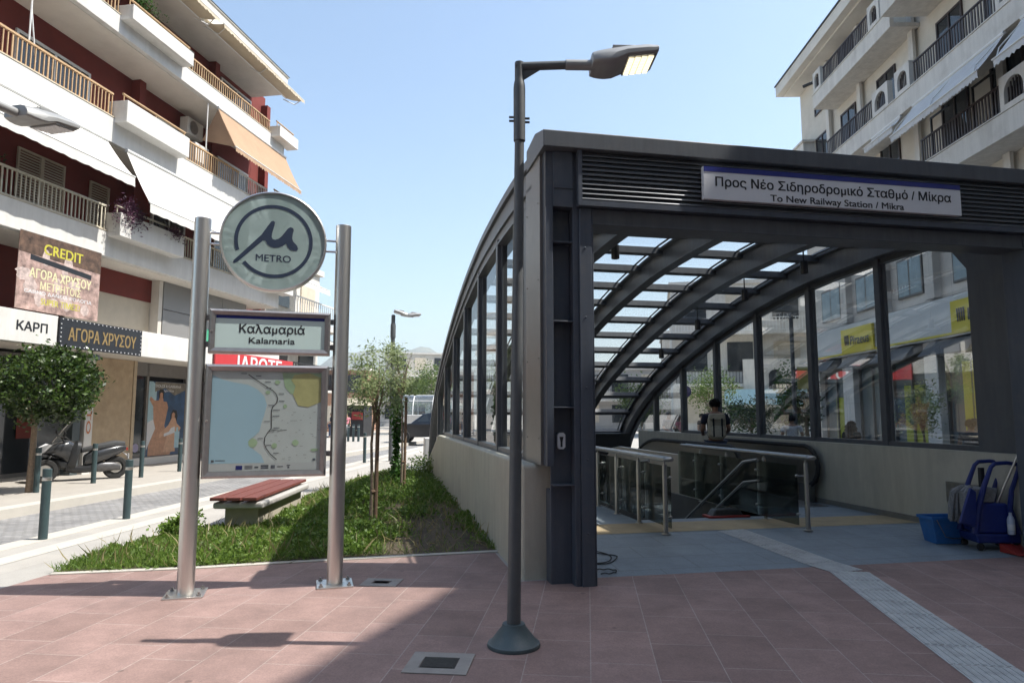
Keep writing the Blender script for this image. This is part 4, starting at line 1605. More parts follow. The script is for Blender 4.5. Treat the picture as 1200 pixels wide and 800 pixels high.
# ================================================================== MANHOLES
def manhole(label, p, sx, sy, rz, cm=None):
    t = thing('manhole_cover', label, 'manhole cover', (p.x, p.y, 0.006), rz, 'manhole covers in the pink paving')
    mb = MB()
    a, b = sx / 2, sy / 2
    fw = 0.09
    for (x0, y0, x1, y1) in ((-a, -b, a, -b + fw), (-a, b - fw, a, b), (-a, -b + fw, -a + fw, b - fw), (a - fw, -b + fw, a, b - fw)):
        mb.box(x0, y0, 0.0, x1, y1, 0.006)
    mb.build('frame', pmat('manhole_frame', (0.3, 0.28, 0.26), 0.8, 0, 0.15, 6), t)
    mb = MB()
    mb.box(-a + fw + .004, -b + fw + .004, 0.0, a - fw - .004, b - fw - .004, 0.003)
    nx, ny = 9, 7
    for i in range(nx):
        for j in range(ny):
            x = -a + fw + 0.02 + (2 * (a - fw) - 0.04) * (i + .5) / nx
            y = -b + fw + 0.02 + (2 * (b - fw) - 0.04) * (j + .5) / ny
            mb.box(x - .012, y - .012, 0.003, x + .012, y + .012, 0.006)
    mb.build('cover', cm or M['hole'], t)
    return t
manhole('square iron manhole cover in a stone frame near the lamp base', G(515, 778), 0.42, 0.38, R(-6))
manhole('pale manhole cover beside the foot of the right totem pole', G(447, 683), 0.36, 0.3, R(-6), pmat('pale_cover', (0.24, 0.2, 0.18), 0.8, 0, 0.2, 12))

# ================================================================== PLANTING
def inside(poly, x, y):
    c = False
    n = len(poly)
    j = n - 1
    for i in range(n):
        xi, yi, xj, yj = poly[i][0], poly[i][1], poly[j][0], poly[j][1]
        if (yi > y) != (yj > y) and x < (xj - xi) * (y - yi) / (yj - yi) + xi:
            c = not c
        j = i
    return c


def bed_plants():
    rng = np.random.default_rng(11)
    xs = [p[0] for p in bed]
    ys = [p[1] for p in bed]
    # plant mounds: position, spread, height
    mounds = []
    while len(mounds) < 420:
        x, y = rng.uniform(min(xs), max(xs)), rng.uniform(min(ys), max(ys))
        if not inside(bed, x, y):
            continue
        a, b = loc((x, y))
        # bare soil strip beside the wall, in its shade
        if -1.5 < a < -0.25 and 1.8 < b < 6.2 and rng.random() < 0.93:
            continue
        if math.sin(x * 2.9 + 1.3) * math.sin(y * 1.7 + .4) + 0.5 * math.sin(x * 6.1 + y * 4.3) > 0.62 and rng.random() < 0.85:
            continue
        edge = min(1.0, 0.25 + (y - 7.2) * 0.16)
        h = rng.uniform(0.1, 0.26) * (0.5 + 0.55 * edge)
        if x < -2.9:
            h *= 0.35 if x < -3.6 else 0.55
        mounds.append((x, y, rng.uniform(0.12, 0.3), h))
    P = []
    for (x, y, r, h) in mounds:
        k = int(150 * (r / 0.2) ** 2) if y < 12 else int(80 * (r / 0.2) ** 2)
        q = rng.normal(size=(k, 2)) * r * 0.62
        zz = rng.uniform(0.0, 1.0, k) ** 0.7
        hh = h * np.exp(-(q ** 2).sum(1) / (2 * (r * 0.8) ** 2))
        pz = 0.012 + zz * hh
        for (dx, dy), z in zip(q, pz):
            if inside(bed, x + dx, y + dy):
                P.append((x + dx, y + dy, z))
    leafcloud('bed_foliage', P, 0.055, M['leaf_bed'], None, 1.9, 0.5, 5)['kind'] = 'stuff'
    # grass blades over the whole bed
    B = []
    while len(B) < 24000:
        x, y = rng.uniform(min(xs), max(xs)), min(ys) + (max(ys) - min(ys)) * rng.random() ** 1.6
        if inside(bed, x, y):
            a, b = loc((x, y))
            if -1.5 < a < -0.25 and 1.8 < b < 6.2 and rng.random() < 0.93:
                continue
            B.append((x, y, 0.008))
    leafcloud('bed_grass', B, 0.1, M['leaf_bed'], None, 14, 1.5, 8, 0.5)['kind'] = 'stuff'
    D = []
    while len(D) < 2200:
        x, y = rng.uniform(min(xs), max(xs)), rng.uniform(min(ys), max(ys))
        if inside(bed, x, y):
            D.append((x, y, 0.01))
    leafcloud('dry_stalks', D, 0.2, M['straw'], None, 20, 1.4, 9, 0.5)['kind'] = 'stuff'


bed_plants()


def shrub(name, label, cat, p, r, h, n, mat, leaf, seed, group=None, clumps=26):
    t = thing(name, label, cat, p, 0, group)
    leafcloud('foliage', crown_pts((0, 0, h * 0.5), (r, r, h * 0.5), n, clumps, seed, 0.3, 0.34), leaf, mat, t, 2.0, 0.4, seed)
    mb = MB()
    r_ = random.Random(seed)
    for k in range(6):
        a = r_.uniform(0, 6.28)
        mb.tube([(0, 0, 0), (r * .4 * math.cos(a), r * .4 * math.sin(a), h * .6)], [0.012, 0.005], 5)
    mb.build('stem', M['bark'], t)
    return t


for i, (x, y, rr, hh, lb) in enumerate([
        (212, 628, 0.22, 0.26, 'low leafy weed clump between the left totem pole and the bench'),
        (418, 600, 0.5, 0.45, 'green bush at the foot of the olive sapling, left of its trunk'),
        (505, 560, 0.5, 0.55, 'dark green bush at the far end of the low wall'),
        ]):
    p = G(x, y)
    shrub('bush', lb, 'bush', (p.x, p.y, 0.0), rr, hh, 1500, M['leaf_bed'], 0.06, 30 + i, 'bushes in the planting bed')


def limbs(mb, c, r, zt, n, seed, base_r=0.02):
    r_ = random.Random(seed)
    for k in range(n):
        a = r_.uniform(0, 6.28)
        e = r_.uniform(0.2, 1.0)
        q = (c[0] + r[0] * 0.75 * math.cos(a) * e, c[1] + r[1] * 0.75 * math.sin(a) * e, c[2] + r[2] * r_.uniform(-0.3, 0.75))
        mid = ((q[0]) * .45 + c[0] * .55 + r_.uniform(-.05, .05), q[1] * .45 + c[1] * .55, (q[2] + zt) / 2 + 0.05)
        mb.tube([(c[0], c[1], zt), mid, q], [base_r, base_r * .6, base_r * .25], 6)


def sapling(label, p, trunk, crown, mat, leaf, n, clumps, seed, stake=True, group=None, cl=0.24):
    t = thing('sapling', label, 'tree', p, 0, group)
    mb = MB()
    tops = [(0, 0, 0)] + trunk
    mb.tube(tops, [0.028 - 0.012 * i / len(trunk) for i in range(len(tops))], 8)
    c, r = crown
    limbs(mb, (tops[-1][0], tops[-1][1], c[2]), r, tops[-1][2] - 0.25, 16, seed, 0.013)
    mb.build('trunk', M['bark'], t)
    leafcloud('crown', crown_pts(c, r, n, clumps, seed, 0.25, cl), leaf, mat, t, 3.2, 0.3, seed)
    if stake:
        mb = MB()
        mb.tube([(0.06, 0.03, 0), (0.075, 0.03, stake)], 0.03, 8)
        mb.tube([(0.0, -0.01, stake * 0.3), (0.08, 0.05, stake * 0.3 + 0.01)], 0.035, 8)
        mb.build('stake', M['stake'], t)
    return t


p = G(434, 618)
sapling('slender olive sapling tied to a wooden stake in the middle of the planting bed', (p.x, p.y, 0), [(0.01, 0, 0.6), (-0.01, 0, 1.2), (0.03, 0, 1.75)], ((0.08, 0, 2.08), (0.42, 0.42, 0.52)), M['leaf_olive'], 0.06, 2300, 26, 5, 1.7, 'saplings in the planting bed')
p = G(470, 574)
sapling('second sapling behind the olive one, its crown touching the far lamp pole', (p.x, p.y, 0), [(0.01, 0, 0.8), (0.0, 0, 1.6), (-0.03, 0, 2.1)], ((-0.1, 0, 2.55), (0.5, 0.45, 0.6)), M['leaf_olive'], 0.075, 1700, 20, 9, 2.0, 'saplings in the planting bed')
# climbing vine on a pole
p = G(460, 572)
t = thing('vine', 'green climbing vine wound round a thin pole between the two saplings', 'climbing plant', (p.x, p.y + 0.4, 0))
mb = MB()
mb.tube([(0, 0, 0), (0, 0, 2.3)], 0.02, 6)
mb.build('pole', M['stake'], t)
rng = np.random.default_rng(2)
zz = rng.uniform(0.1, 2.2, 1500)
aa = rng.uniform(0, 6.28, 1500)
rr = 0.03 + 0.11 * rng.random(1500) * (0.6 + 0.5 * np.sin(zz * 5))
leafcloud('foliage', np.stack([rr * np.cos(aa), rr * np.sin(aa), zz], 1), 0.07, M['leaf_vine'], t, 1.3, 0.0, 3)


def round_tree(label, p, trunk_h, c, r, n, mat, leaf, seed, clumps=70, shell=0.7, cl=0.2, name='clipped_tree', tr=0.06, group=None, elong=1.9):
    t = thing(name, label, 'tree', p, 0, group)
    mb = MB()
    mb.tube([(0, 0, -0.02), (0.02, 0, trunk_h * 0.5), (0.0, 0.02, trunk_h), (0, 0, c[2])], [tr * 1.25, tr, tr * 0.85, tr * 0.5], 10)
    limbs(mb, (0, 0, c[2]), r, trunk_h, 14, seed, tr * 0.4)
    mb.build('trunk', M['bark'], t)
    leafcloud('crown', crown_pts(c, r, n, clumps, seed, shell, cl), leaf, mat, t, elong, 0.3, seed)
    return t


tp = at(35, 560, 14.4)
round_tree('round clipped dark green tree on the pavement before the shop with the gold lettering', (tp.x, 14.4, 0.02), 1.5, (0.18, 0, 2.22), (0.93, 0.95, 0.72), 11000, M['leaf_ficus'], 0.095, 12, 95, 0.6, 0.17)

# ================================================================== APARTMENT BLOCK ON THE LEFT
q_ = math.hypot(0.168, 1)
LU = Vector((0.168 / q_, 1 / q_, 0))
LB = Vector((-10.67, 14.3, 0))
LA = math.atan2(LU.y, LU.x)
ab = thing('apartment_block', 'white apartment block with dark red walls, long balconies and awnings on the left', 'building', LB, LA)
S0, S1 = -9.0, 11.3     # along the street; x local, y local = inwards
REC = 1.45
mb = MB()
mb.box(S0, REC, 4.0, 12.3, 9.0, 14.4)
mb.build('wall', M['red_wall'], ab)
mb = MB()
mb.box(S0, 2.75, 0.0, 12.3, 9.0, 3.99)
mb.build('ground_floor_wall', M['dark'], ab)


def railing(x0, x1, z0, z1, y, mat, parent, step=0.115, flat=0.024):
    mb = MB()
    mb.box(x0, y - 0.03, z1 - 0.045, x1, y + 0.03, z1)
    mb.box(x0, y - 0.018, z0 + 0.04, x1, y + 0.018, z0 + 0.075)
    n = max(1, int((x1 - x0) / step))
    for k in range(n + 1):
        x = x0 + 0.02 + (x1 - x0 - 0.04) * k / n
        wd = flat if k % 8 else flat * 1.5
        mb.box(x - wd / 2, y - 0.012, z0 if k % 8 == 0 else z0 + 0.0755, x + wd / 2, y + 0.012, z1 - 0.0455)
    return mb.build('railing', mat, parent)


def slab(x0, x1, zb, zt, y0, y1, mat, bm, parent, name='balcony'):
    mb = MB()
    mb.box(x0, y0, zb, x1, y0 + 0.14, zt)                 # front band
    mb.box(x0, y0 + 0.141, zb + 0.0, x1, y1, zb + 0.16)   # slab
    o = mb.build(name, mat, parent, 0.01)
    m2 = MB()
    m2.box(x0, y0 - 0.012, zt + 0.001, x1, y0 + 0.15, zt + 0.03)
    m2.build('coping', bm, o)
    return o


levels = [(5.58, 6.22), (8.54, 9.2), (11.5, 12.0)]
rails = [6.9, 9.86, 12.48]
rmats = [M['cream_metal'], M['tan_metal'], M['tan_metal']]
bal = []
for (zb, zt), zr, rm in zip(levels, rails, rmats):
    b_ = slab(S0, S1, zb, zt, 0.0, REC - 0.005, M['white'], pmat('coping_tan', (0.5, 0.44, 0.34), 0.8), ab)
    bal.append(b_)
    # solid planter fronts
    for x0, x1 in ((-6.6, -4.1), (2.62, 5.15), (10.3, 11.72)):
        mb = MB()
        zpb, zpt = zt - 0.12, zr - 0.2
        yo = -0.36
        mb.box(x0, yo, zpb, x1, yo + 0.09, zpt)
        mb.box(x0, yo + 0.0905, zpb, x1, 0.1, zpb + 0.1)
        mb.box(x0, yo + 0.0905, zpb + 0.101, x0 + 0.09, 0.1, zpt)
        mb.box(x1 - 0.09, yo + 0.0905, zpb + 0.101, x1, 0.1, zpt)
        mb.box(x0, 0.101, zt + 0.031, x1, 0.2, zpt)
        pb = mb.build('planter_box', M['white'], b_, 0.01)
    railing(-4.05, 2.6, zt, zr, 0.07, rm if zr < 12 else rm, b_)
    railing(5.2, 8.4, zt, zr, 0.07, rm if zr > 8 else M['cream_metal'], b_)
    railing(8.4, 10.28, zt, zr, 0.07, M['white_metal'] if 9 < zr < 11 else rm, b_)
    for x0, x1 in ((2.62, 5.15), (10.3, 11.6)):
        mb = MB()
        mb.tube([(x0, -0.2, zr - 0.02), (x1, -0.2, zr - 0.02)], 0.03, 8)
        for x in (x0 + 0.05, (x0 + x1) / 2, x1 - 0.05):
            mb.tube([(x, -0.2, zr - 0.2), (x, -0.2, zr - 0.02)], 0.015, 6)
        mb.build('planter_rail', rm, b_)
# roof slab and penthouse edge
mb = MB()
mb.box(S0, -0.05, 13.98, S1, REC - 0.005, 14.62)
mb.box(S0, -0.09, 14.621, S1 + 0.04, 9.0, 14.66)
mb.build('roof', M['white2'], ab, 0.01)
mb = MB()
mb.box(S0, -0.1, 14.661, S1 + 0.05, 9.0, 14.69)
mb.build('roof_flashing', M['black_metal'], ab)
# soffits of the balconies read warmer than their fronts
for (zb, zt) in levels:
    mb = MB()
    mb.box(S0, 0.16, zb - 0.012, S1 - 0.02, REC - 0.01, zb - 0.002)
    mb.build('soffit', M['soffit'], ab)
mb = MB()
mb.box(S0, 0.1, 13.965, S1 - 0.02, REC - 0.01, 13.977)
mb.build('soffit', M['soffit'], ab)
# back wall openings: shutters and glazed doors
def shutter(x0, x1, z0, z1, y=REC):
    mb = MB()
    mb.box(x0, y - 0.05, z0, x0 + 0.05, y - 0.003, z1)
    mb.box(x1 - 0.05, y - 0.05, z0, x1, y - 0.003, z1)
    mb.box(x0 + .0501, y - 0.05, z1 - 0.05, x1 - .0501, y - 0.003, z1)
    n = int((z1 - z0) / 0.07)
    for k in range(n):
        z = z0 + (z1 - z0 - 0.06) * k / n
        mb.hexa([(x0 + .0502, y - .045, z), (x1 - .0502, y - .045, z), (x1 - .0502, y - .02, z + .05), (x0 + .0502, y - .02, z + .05),
                 (x0 + .0502, y - .035, z + .006), (x1 - .0502, y - .035, z + .006), (x1 - .0502, y - .012, z + .056), (x0 + .0502, y - .012, z + .056)])
    return mb.build('shutter', M['shutter'], ab)
def window(x0, x1, z0, z1, parent, y=REC, gm=None, fm=None, split=2, out=-1):
    mb = MB()
    f = 0.07
    ya, yb = sorted((y + out * 0.06, y + out * 0.003))
    mb.box(x0, ya, z0, x0 + f, yb, z1)
    mb.box(x1 - f, ya, z0, x1, yb, z1)
    mb.box(x0 + f, ya, z1 - f, x1 - f, yb, z1)
    mb.box(x0 + f, ya, z0, x1 - f, yb, z0 + f)
    for k in range(1, split):
        x = x0 + (x1 - x0) * k / split
        mb.box(x - 0.03, ya, z0 + f, x + 0.03, yb, z1 - f)
    fr = mb.build('window', fm or M['white_metal'], parent)
    mb = MB()
    ym = y + out * 0.03
    mb.face([(x0 + f, ym, z0 + f), (x1 - f, ym, z0 + f), (x1 - f, ym, z1 - f), (x0 + f, ym, z1 - f)])
    mb.build('pane', gm or M['dark_glass'], fr)
    return fr
shutter(1.3, 2.0, 5.75, 8.02); shutter(2.0, 2.7, 5.75, 8.02); shutter(3.55, 4.25, 5.75, 7.95)
for zb in (5.75, 8.7, 11.66):
    window(-2.6, -0.3, zb, zb + 2.2, ab)
    if zb > 6:
        window(1.0, 3.3, zb, zb + 2.15, ab)
    window(6.0, 7.6, zb, zb + 2.15, ab)
    window(9.2, 11.2, zb, zb + 2.1, ab)
mb = MB()
for x in (4.9, 8.5, 12.0):
    mb.box(x, REC - 0.28, 4.0, x + 0.25, REC - 0.002, 13.96)
mb.build('wall_pier', M['red_wall'], ab)
# white screen wall on the third level
mb = MB()
mb.box(6.35, 0.3, 9.25, 7.05, 1.0, 10.1)
mb.build('screen_box', M['white'], ab)


# awnings
def awning(x0, x1, z0, y0, z1, y1, mat, parent, val=0.2, scallop=False, arms=True):
    mb = MB()
    n = 24
    vs = []
    for k in range(n + 1):
        x = x0 + (x1 - x0) * k / n
        for j in range(7):
            t = j / 6
            sag = -0.05 * math.sin(math.pi * t) + 0.012 * math.sin(k * 1.7) * t
            vs.append((x, y0 + (y1 - y0) * t, z0 + (z1 - z0) * t + sag))
    fs = [(k * 7 + j, k * 7 + j + 1, (k + 1) * 7 + j + 1, (k + 1) * 7 + j) for k in range(n) for j in range(6)]
    mb._add(vs, fs, True)
    m = 60
    vs, fs = [], []
    for k in range(m + 1):
        x = x0 + (x1 - x0) * k / m
        dz = val * (1 - (0.3 * abs(math.sin(k * math.pi / 2)) if scallop else 0)) + 0.01 * math.sin(k * 2.1)
        vs += [(x, y1 - 0.01, z1), (x, y1 - 0.02 + 0.012 * math.sin(k * .9), z1 - dz)]
    fs = [(2 * k, 2 * k + 1, 2 * k + 3, 2 * k + 2) for k in range(m)]
    mb._add(vs, fs, False)
    o = mb.build('awning', mat, parent)
    mb = MB()
    mb.tube([(x0 - 0.02, y1, z1 + 0.015), (x1 + 0.02, y1, z1 + 0.015)], 0.022, 8)
    mb.tube([(x0, y0, z0 + 0.02), (x1, y0, z0 + 0.02)], 0.05, 8)
    if arms:
        for x in (x0 + 0.15, (x0 + x1) / 2, x1 - 0.15):
            mid = ((x + 0.3), (y0 + y1) / 2 + 0.1, (z0 + z1) / 2 - 0.12)
            mb.tube([(x, y0 + 0.05, z0 - 0.1), mid, (x, y1, z1)], 0.018, 6)
    mb.build('awning_frame', M['white_metal'], o)
    return o
awning(-4.5, 2.42, 8.5, -0.02, 7.5, -0.85, M['awning'], ab, 0.24)
awning(3.08, 10.9, 8.5, -0.02, 7.05, -0.8, M['awning'], ab, 0.24)
awning(6.95, 11.4, 11.45, -0.02, 10.1, -0.7, M['awning_tan'], ab, 0.16, True)
rt = pmat('awning_cream', (0.5, 0.43, 0.32), 0.9, 0, 0.08, 2)
awning(0.5, 5.9, 13.93, 0.1, 13.8, -0.62, rt, ab, 0.13, True)
awning(6.1, 11.5, 13.93, 0.1, 13.75, -0.66, rt, ab, 0.13, True)
# side curtain of the tan awning and one at the far left of the third level
mb = MB()
mb.face([(6.95, -0.02, 11.4), (6.97, -0.7, 10.1), (6.96, 0.5, 10.4)])
mb.build('awning_side', M['awning_tan'], ab)
mb = MB()
mb.tube([(6.6, 0.1, 9.9), (6.6, 0.1, 11.45)], 0.02, 6)
mb.tube([(0.1, 0.1, 9.9), (0.1, 0.1, 11.45)], 0.02, 6)
mb.tube([(0.3, 0.1, 9.5), (0.1, 0.1, 10.7)], 0.015, 6)
mb.build('awning_post', M['white_metal'], ab)

def ac_unit(label, x, y, z, parent_b, rz=0):
    p = LB + LU * x + Vector((-LU.y, LU.x, 0)) * y
    t = thing('air_conditioner', label, 'air conditioner', (p.x, p.y, z), LA + rz, 'air conditioner boxes on the apartment block')
    mb = MB()
    mb.box(-0.4, -0.15, 0.0, 0.4, 0.15, 0.56)
    mb.build('casing', M['white2'], t, 0.02)
    mb = MB()
    mb.lathe([(0.22, -0.158), (0.21, -0.166), (0.02, -0.166), (0.0, -0.166)], (-0.1, 0, 0.28), 20, 'y')
    mb.build('fan_grille', M['steel_dull'], t)
    return t
ac_unit('white air conditioner under the tan awning, upper of two boxes', 7.25, 1.1, 10.65, ab)
ac_unit('white air conditioner under the tan awning, lower of two boxes', 7.6, 1.1, 9.95, ab)
ac_unit('white air conditioner left of the gold buyer banner', -0.3, 1.1, 4.2, ab)

# first floor: banners, window strip and panels behind the shop band
mb = MB()
mb.box(S0, 1.0, 3.86, S1, 1.44, 3.98)
mb.build('first_floor_slab', M['white2'], ab)
mb = MB()
mb.box(2.55, 1.0, 4.0, 5.6, 1.05, 4.9)
mb.build('roller_blind', M['shutter'], ab)
mb = MB()
mb.box(2.55, 0.98, 4.9, 5.75, 1.4, 5.56)
mb.build('red_panel', M['red_wall'], ab)
mb = MB()
mb.box(5.62, 0.72, 3.9, 5.78, 1.4, 5.56)
mb.build('side_pier', M['soffit'], ab)
mb = MB()
for x in (5.8, 7.3, 8.8):
    for (z0, z1) in ((3.9, 4.72), (4.74, 5.56)):
        mb.box(x, 0.7, z0, x + 1.48, 0.76, z1)
mb.build('grey_panels', pmat('grey_panel', (0.24, 0.235, 0.23), 0.5, 0.1, 0.06, 1), ab)
mb = MB()
mb.box(7.9, 0.69, 4.0, 8.3, 0.698, 4.4)
mb.build('green_notice', pmat('green_notice', (0.06, 0.35, 0.2), 0.5), ab)
# shop band
mb = MB()
mb.box(S0, -0.1, 3.16, S1, 0.1, 3.84)
mb.box(S0, 0.101, 3.3, S1, 2.74, 3.45)
mb.build('shop_band', M['white'], ab, 0.01)
mb = MB()
mb.box(S0, 0.1, 3.285, S1, 2.7, 3.298)
mb.build('shop_soffit', M['soffit'], ab)
# ground floor: stone pier, columns, shop windows
mb = MB()
mb.box(5.1, 2.3, 0.0, 6.72, 2.74, 3.28)
mb.build('stone_pier', M['beige_stone'], ab, 0.01)
mb = MB()
mb.box(6.73, 2.28, 0.0, 6.86, 2.74, 3.28)
mb.build('pier_edge', pmat('pier_edge', (0.46, 0.37, 0.26), 0.6), ab)
mb = MB()
mb.box(3.7, 1.6, 0.02, 3.95, 1.9, 3.28)
mb.build('shop_column', pmat('shop_column', (0.06, 0.075, 0.08), 0.5), ab)
mb = MB()
mb.box(4.05, 1.55, 0.02, 4.32, 1.8, 3.28)
mb.build('shop_column', M['marble'], ab)
mb = MB()
mb.box(6.87, 2.3, 0.0, 12.2, 2.6, 0.24)
mb.build('shop_plinth', M['marble'], ab)
mb = MB()
for x in (6.87, 7.62, 9.6, 11.4):
    mb.box(x, 2.5, 0.2405, x + 0.1, 2.6, 3.28)
mb.box(6.97, 2.5, 2.85, 12.2, 2.6, 3.28)
mb.build('shop_frame', pmat('shop_frame_grey', (0.16, 0.15, 0.14), 0.5), ab)
for x0, x1 in ((6.97, 7.62), (9.7, 11.4)):
    mb = MB()
    mb.box(x0, 2.56, 0.2405, x1, 2.59, 2.85)
    mb.build('shop_window', M['dark_glass'], ab)
# dim shop front left of the stone pier
for x0, x1 in ((-3.9, -1.5), (-1.45, 0.9), (0.95, 2.2), (2.25, 5.05)):
    mb = MB()
    for (a, b, c, d) in ((x0, x0 + .07, .02, 3.2), (x1 - .07, x1, .02, 3.2), (x0 + .0701, x1 - .0701, 3.1, 3.2), (x0 + .0701, x1 - .0701, 2.3, 2.36), (x0 + .0701, x1 - .0701, .02, .12)):
        mb.box(a, 2.62, c, b, 2.7, d)
    fr = mb.build('shop_frame', MATS['shop_frame_grey'], ab)
    mb = MB()
    mb.box(x0 + .07, 2.65, .12, x1 - .07, 2.66, 3.1)
    mb.build('shop_pane', M['dark_glass'], fr)
for (x, z, wd, hh, mm) in ((-.9, .5, .7, .5, 'shutter'), (0.1, 1.3, .5, .7, 'sign_white'), (1.4, 1.2, .45, .65, 'poster_sky'), (3.0, 1.0, .6, .9, 'red_wall')):
    mb = MB()
    mb.box(x, 2.6, z, x + wd, 2.615, z + hh)
    mb.build('window_notice', M[mm], ab)
text('OTO', pmat('orange_letters', (0.5, 0.16, 0.05), 0.5), ab, (4.185, 1.549, 1.6), right=(0, 0, -1), up=(1, 0, 0), h=0.16, w=1.0, bold=0.03, depth=0.004)
# beach poster filling the shop window
def place_on_left(x, y, z):
    return LB + LU * x + Vector((-LU.y, LU.x, 0)) * y + Vector((0, 0, z))
po = thing('window_poster', 'large beach poster of a couple in white swimwear in the shop window', 'poster', place_on_left(7.72, 2.5, 0.25), LA)
mb = MB()
mb.box(0.0, 0.0, 0.0, 1.87, 0.05, 2.45)
mb.build('sheet', M['poster_sea'], po)
def flat(poly, y, mat, parent, name):
    tri = tessellate_polygon([[Vector((a, b, 0)) for a, b in poly]])
    m_ = MB()
    m_._add([(a, y, b) for a, b in poly], [tuple(t) for t in tri])
    return m_.build(name, mat, parent)
flat([(0.01, 0.3), (0.35, 0.6), (0.4, 2.3), (0.2, 2.44), (0.01, 2.44)], -0.002, M['poster_sky'], po, 'pale_cliff')
flat([(0.3, 2.1), (0.8, 2.25), (1.3, 2.0), (1.86, 2.2), (1.86, 2.44), (0.3, 2.44)], -0.0021, pmat('poster_rock', (0.17, 0.15, 0.12), 0.3, 0, 0.5, 6), po, 'rock')
flat([(0.1, 0.01), (1.2, 0.01), (1.3, 0.3), (1.0, 0.5), (0.85, 1.0), (1.0, 1.6), (0.92, 1.78), (0.74, 1.8), (0.72, 1.92), (0.56, 1.93), (0.5, 1.82), (0.3, 1.82), (0.12, 1.95), (0.05, 1.86), (0.25, 1.62), (0.3, 1.1), (0.2, 0.6), (0.1, 0.4)], -0.003, M['poster_skin'], po, 'man_figure')
flat([(0.5, 1.9), (0.74, 1.9), (0.76, 2.1), (0.7, 2.2), (0.55, 2.2), (0.48, 2.08)], -0.0032, M['hair_dark'], po, 'man_hair')
flat([(0.55, 1.9), (0.7, 1.9), (0.7, 2.06), (0.63, 2.1), (0.56, 2.06)], -0.0034, M['poster_skin'], po, 'man_face')
flat([(0.85, 0.1), (1.45, 0.1), (1.5, 0.6), (1.72, 0.9), (1.5, 1.05), (1.4, 1.25), (1.22, 1.25), (1.05, 1.0), (0.6, 0.7), (0.62, 0.58), (1.0, 0.72)], -0.0036, pmat('poster_skin_light', (0.5, 0.29, 0.18), 0.3, 0, 0.2, 8), po, 'woman_figure')
flat([(1.15, 1.15), (1.45, 1.0), (1.52, 1.3), (1.45, 1.5), (1.25, 1.52), (1.14, 1.35)], -0.0035, M['hair_dark'], po, 'woman_hair')
flat([(1.2, 1.22), (1.36, 1.22), (1.38, 1.38), (1.29, 1.44), (1.21, 1.38)], -0.0038, M['poster_skin'], po, 'woman_face')
flat([(0.85, 0.62), (1.4, 0.74), (1.4, 0.95), (1.2, 0.9), (1.1, 0.78), (0.85, 0.72)], -0.004, M['cloth_white'], po, 'white_swimwear')
flat([(0.01, 0.2), (0.4, 0.9), (0.28, 1.2), (0.01, 1.1)], -0.0039, M['cloth_white'], po, 'white_towel')
flat([(1.4, 0.22), (1.66, 0.22), (1.66, 0.78), (1.4, 0.78)], -0.0042, M['poster_sky'], po, 'bottle_picture')
flat([(1.48, 0.78), (1.58, 0.78), (1.58, 0.92), (1.48, 0.92)], -0.0042, M['poster_sky'], po, 'bottle_cap')
text('DOLCE & GABBANA', M['sign_white'], po, (0.98, -0.002, 2.31), h=0.09, w=1.3, bold=0.005)
text('light blue', M['sign_white'], po, (1.0, -0.002, 2.16), h=0.07, w=0.5, bold=0.005)
mb = MB()
mb.lathe([(0.0, -0.006), (0.14, -0.006), (0.14, 0.0)], (-0.42, 0.05, 0.3), 20, 'y')
tag(mb.build('window_sticker', pmat('sticker_mauve', (0.3, 0.27, 0.42), 0.4), None), 'pale round mauve sticker on the narrow shop window beside the stone pier', 'sticker')
bpy.context.view_layer.update()
st_o = [o for o in COL.objects if o.name.startswith('window_sticker')][0]
st_o.location = place_on_left(7.72, 2.5, 0.25)
st_o.rotation_euler = (0, 0, LA)

# signs of the shops
def sign_board(name, label, x0, x1, z0, z1, y, mat, thick=0.06):
    t = thing(name, label, 'sign', place_on_left(x0, y, z0), LA)
    mb = MB()
    mb.box(0, 0, 0, x1 - x0, thick, z1 - z0)
    mb.build('board', mat, t, 0.006)
    return t
sb = sign_board('shop_sign', 'black shop sign with gold Greek letters and a dotted light border', 1.17, 3.86, 3.15, 3.83, -0.18, M['ink'])
text('ΑΓΟΡΑ ΧΡΥΣΟΥ', pmat('gold_letters', (0.3, 0.21, 0.09), 0.45, 0.3), sb, (1.36, -0.003, 0.33), h=0.3, w=2.2, bold=0.025, depth=0.004)
for px_, pz_ in [(0.08 + k * 0.133, z) for k in range(20) for z in (0.035, 0.645)] + [(x, 0.13 + k * 0.1) for k in range(5) for x in (0.045, 2.645)]:
    mb = MB()
    mb.ball((px_, -0.004, pz_), 0.016, 6, 4)
    mb.build('border_light', M['sign_white'], sb)
sb2 = sign_board('shop_sign', 'white shop sign with black Greek letters at the left edge of the photo', -3.4, 1.12, 3.16, 3.84, -0.17, M['white'])
text('ΚΑΡΠ', M['ink'], sb2, (3.86, -0.003, 0.36), h=0.2, w=0.78, bold=0.03, depth=0.004)
rs = sign_board('shop_sign', 'bright red shop sign with white Greek letters, seen between the totem panels', 7.15, 12.2, 2.95, 3.62, -0.2, pmat('sign_red', (0.5, 0.035, 0.04), 0.4, 0, 0.05, 3))
text('ΙΑΒΩΤΕ', M['sign_white'], rs, (2.7, -0.003, 0.33), h=0.56, w=2.9, bold=0.03, depth=0.004)
bn = sign_board('banner', 'brown gold buyer banner with yellow and white lettering over the black sign', 0.15, 2.48, 3.9, 5.62, 0.0, pmat('banner_brown', (0.36, 0.25, 0.22), 0.5, 0, 0.75, 5), 0.02)
flat([(0.0, 1.25), (2.33, 1.18), (2.33, 1.72), (0.0, 1.72)], -0.0012, pmat('banner_dark', (0.1, 0.06, 0.04), 0.5, 0, 0.8, 6), bn, 'banner_top')
flat([(0.3, 1.12), (2.05, 0.98), (2.05, 1.1), (0.3, 1.24)], -0.0018, M['ink'], bn, 'banner_strip')
r_ = random.Random(9)
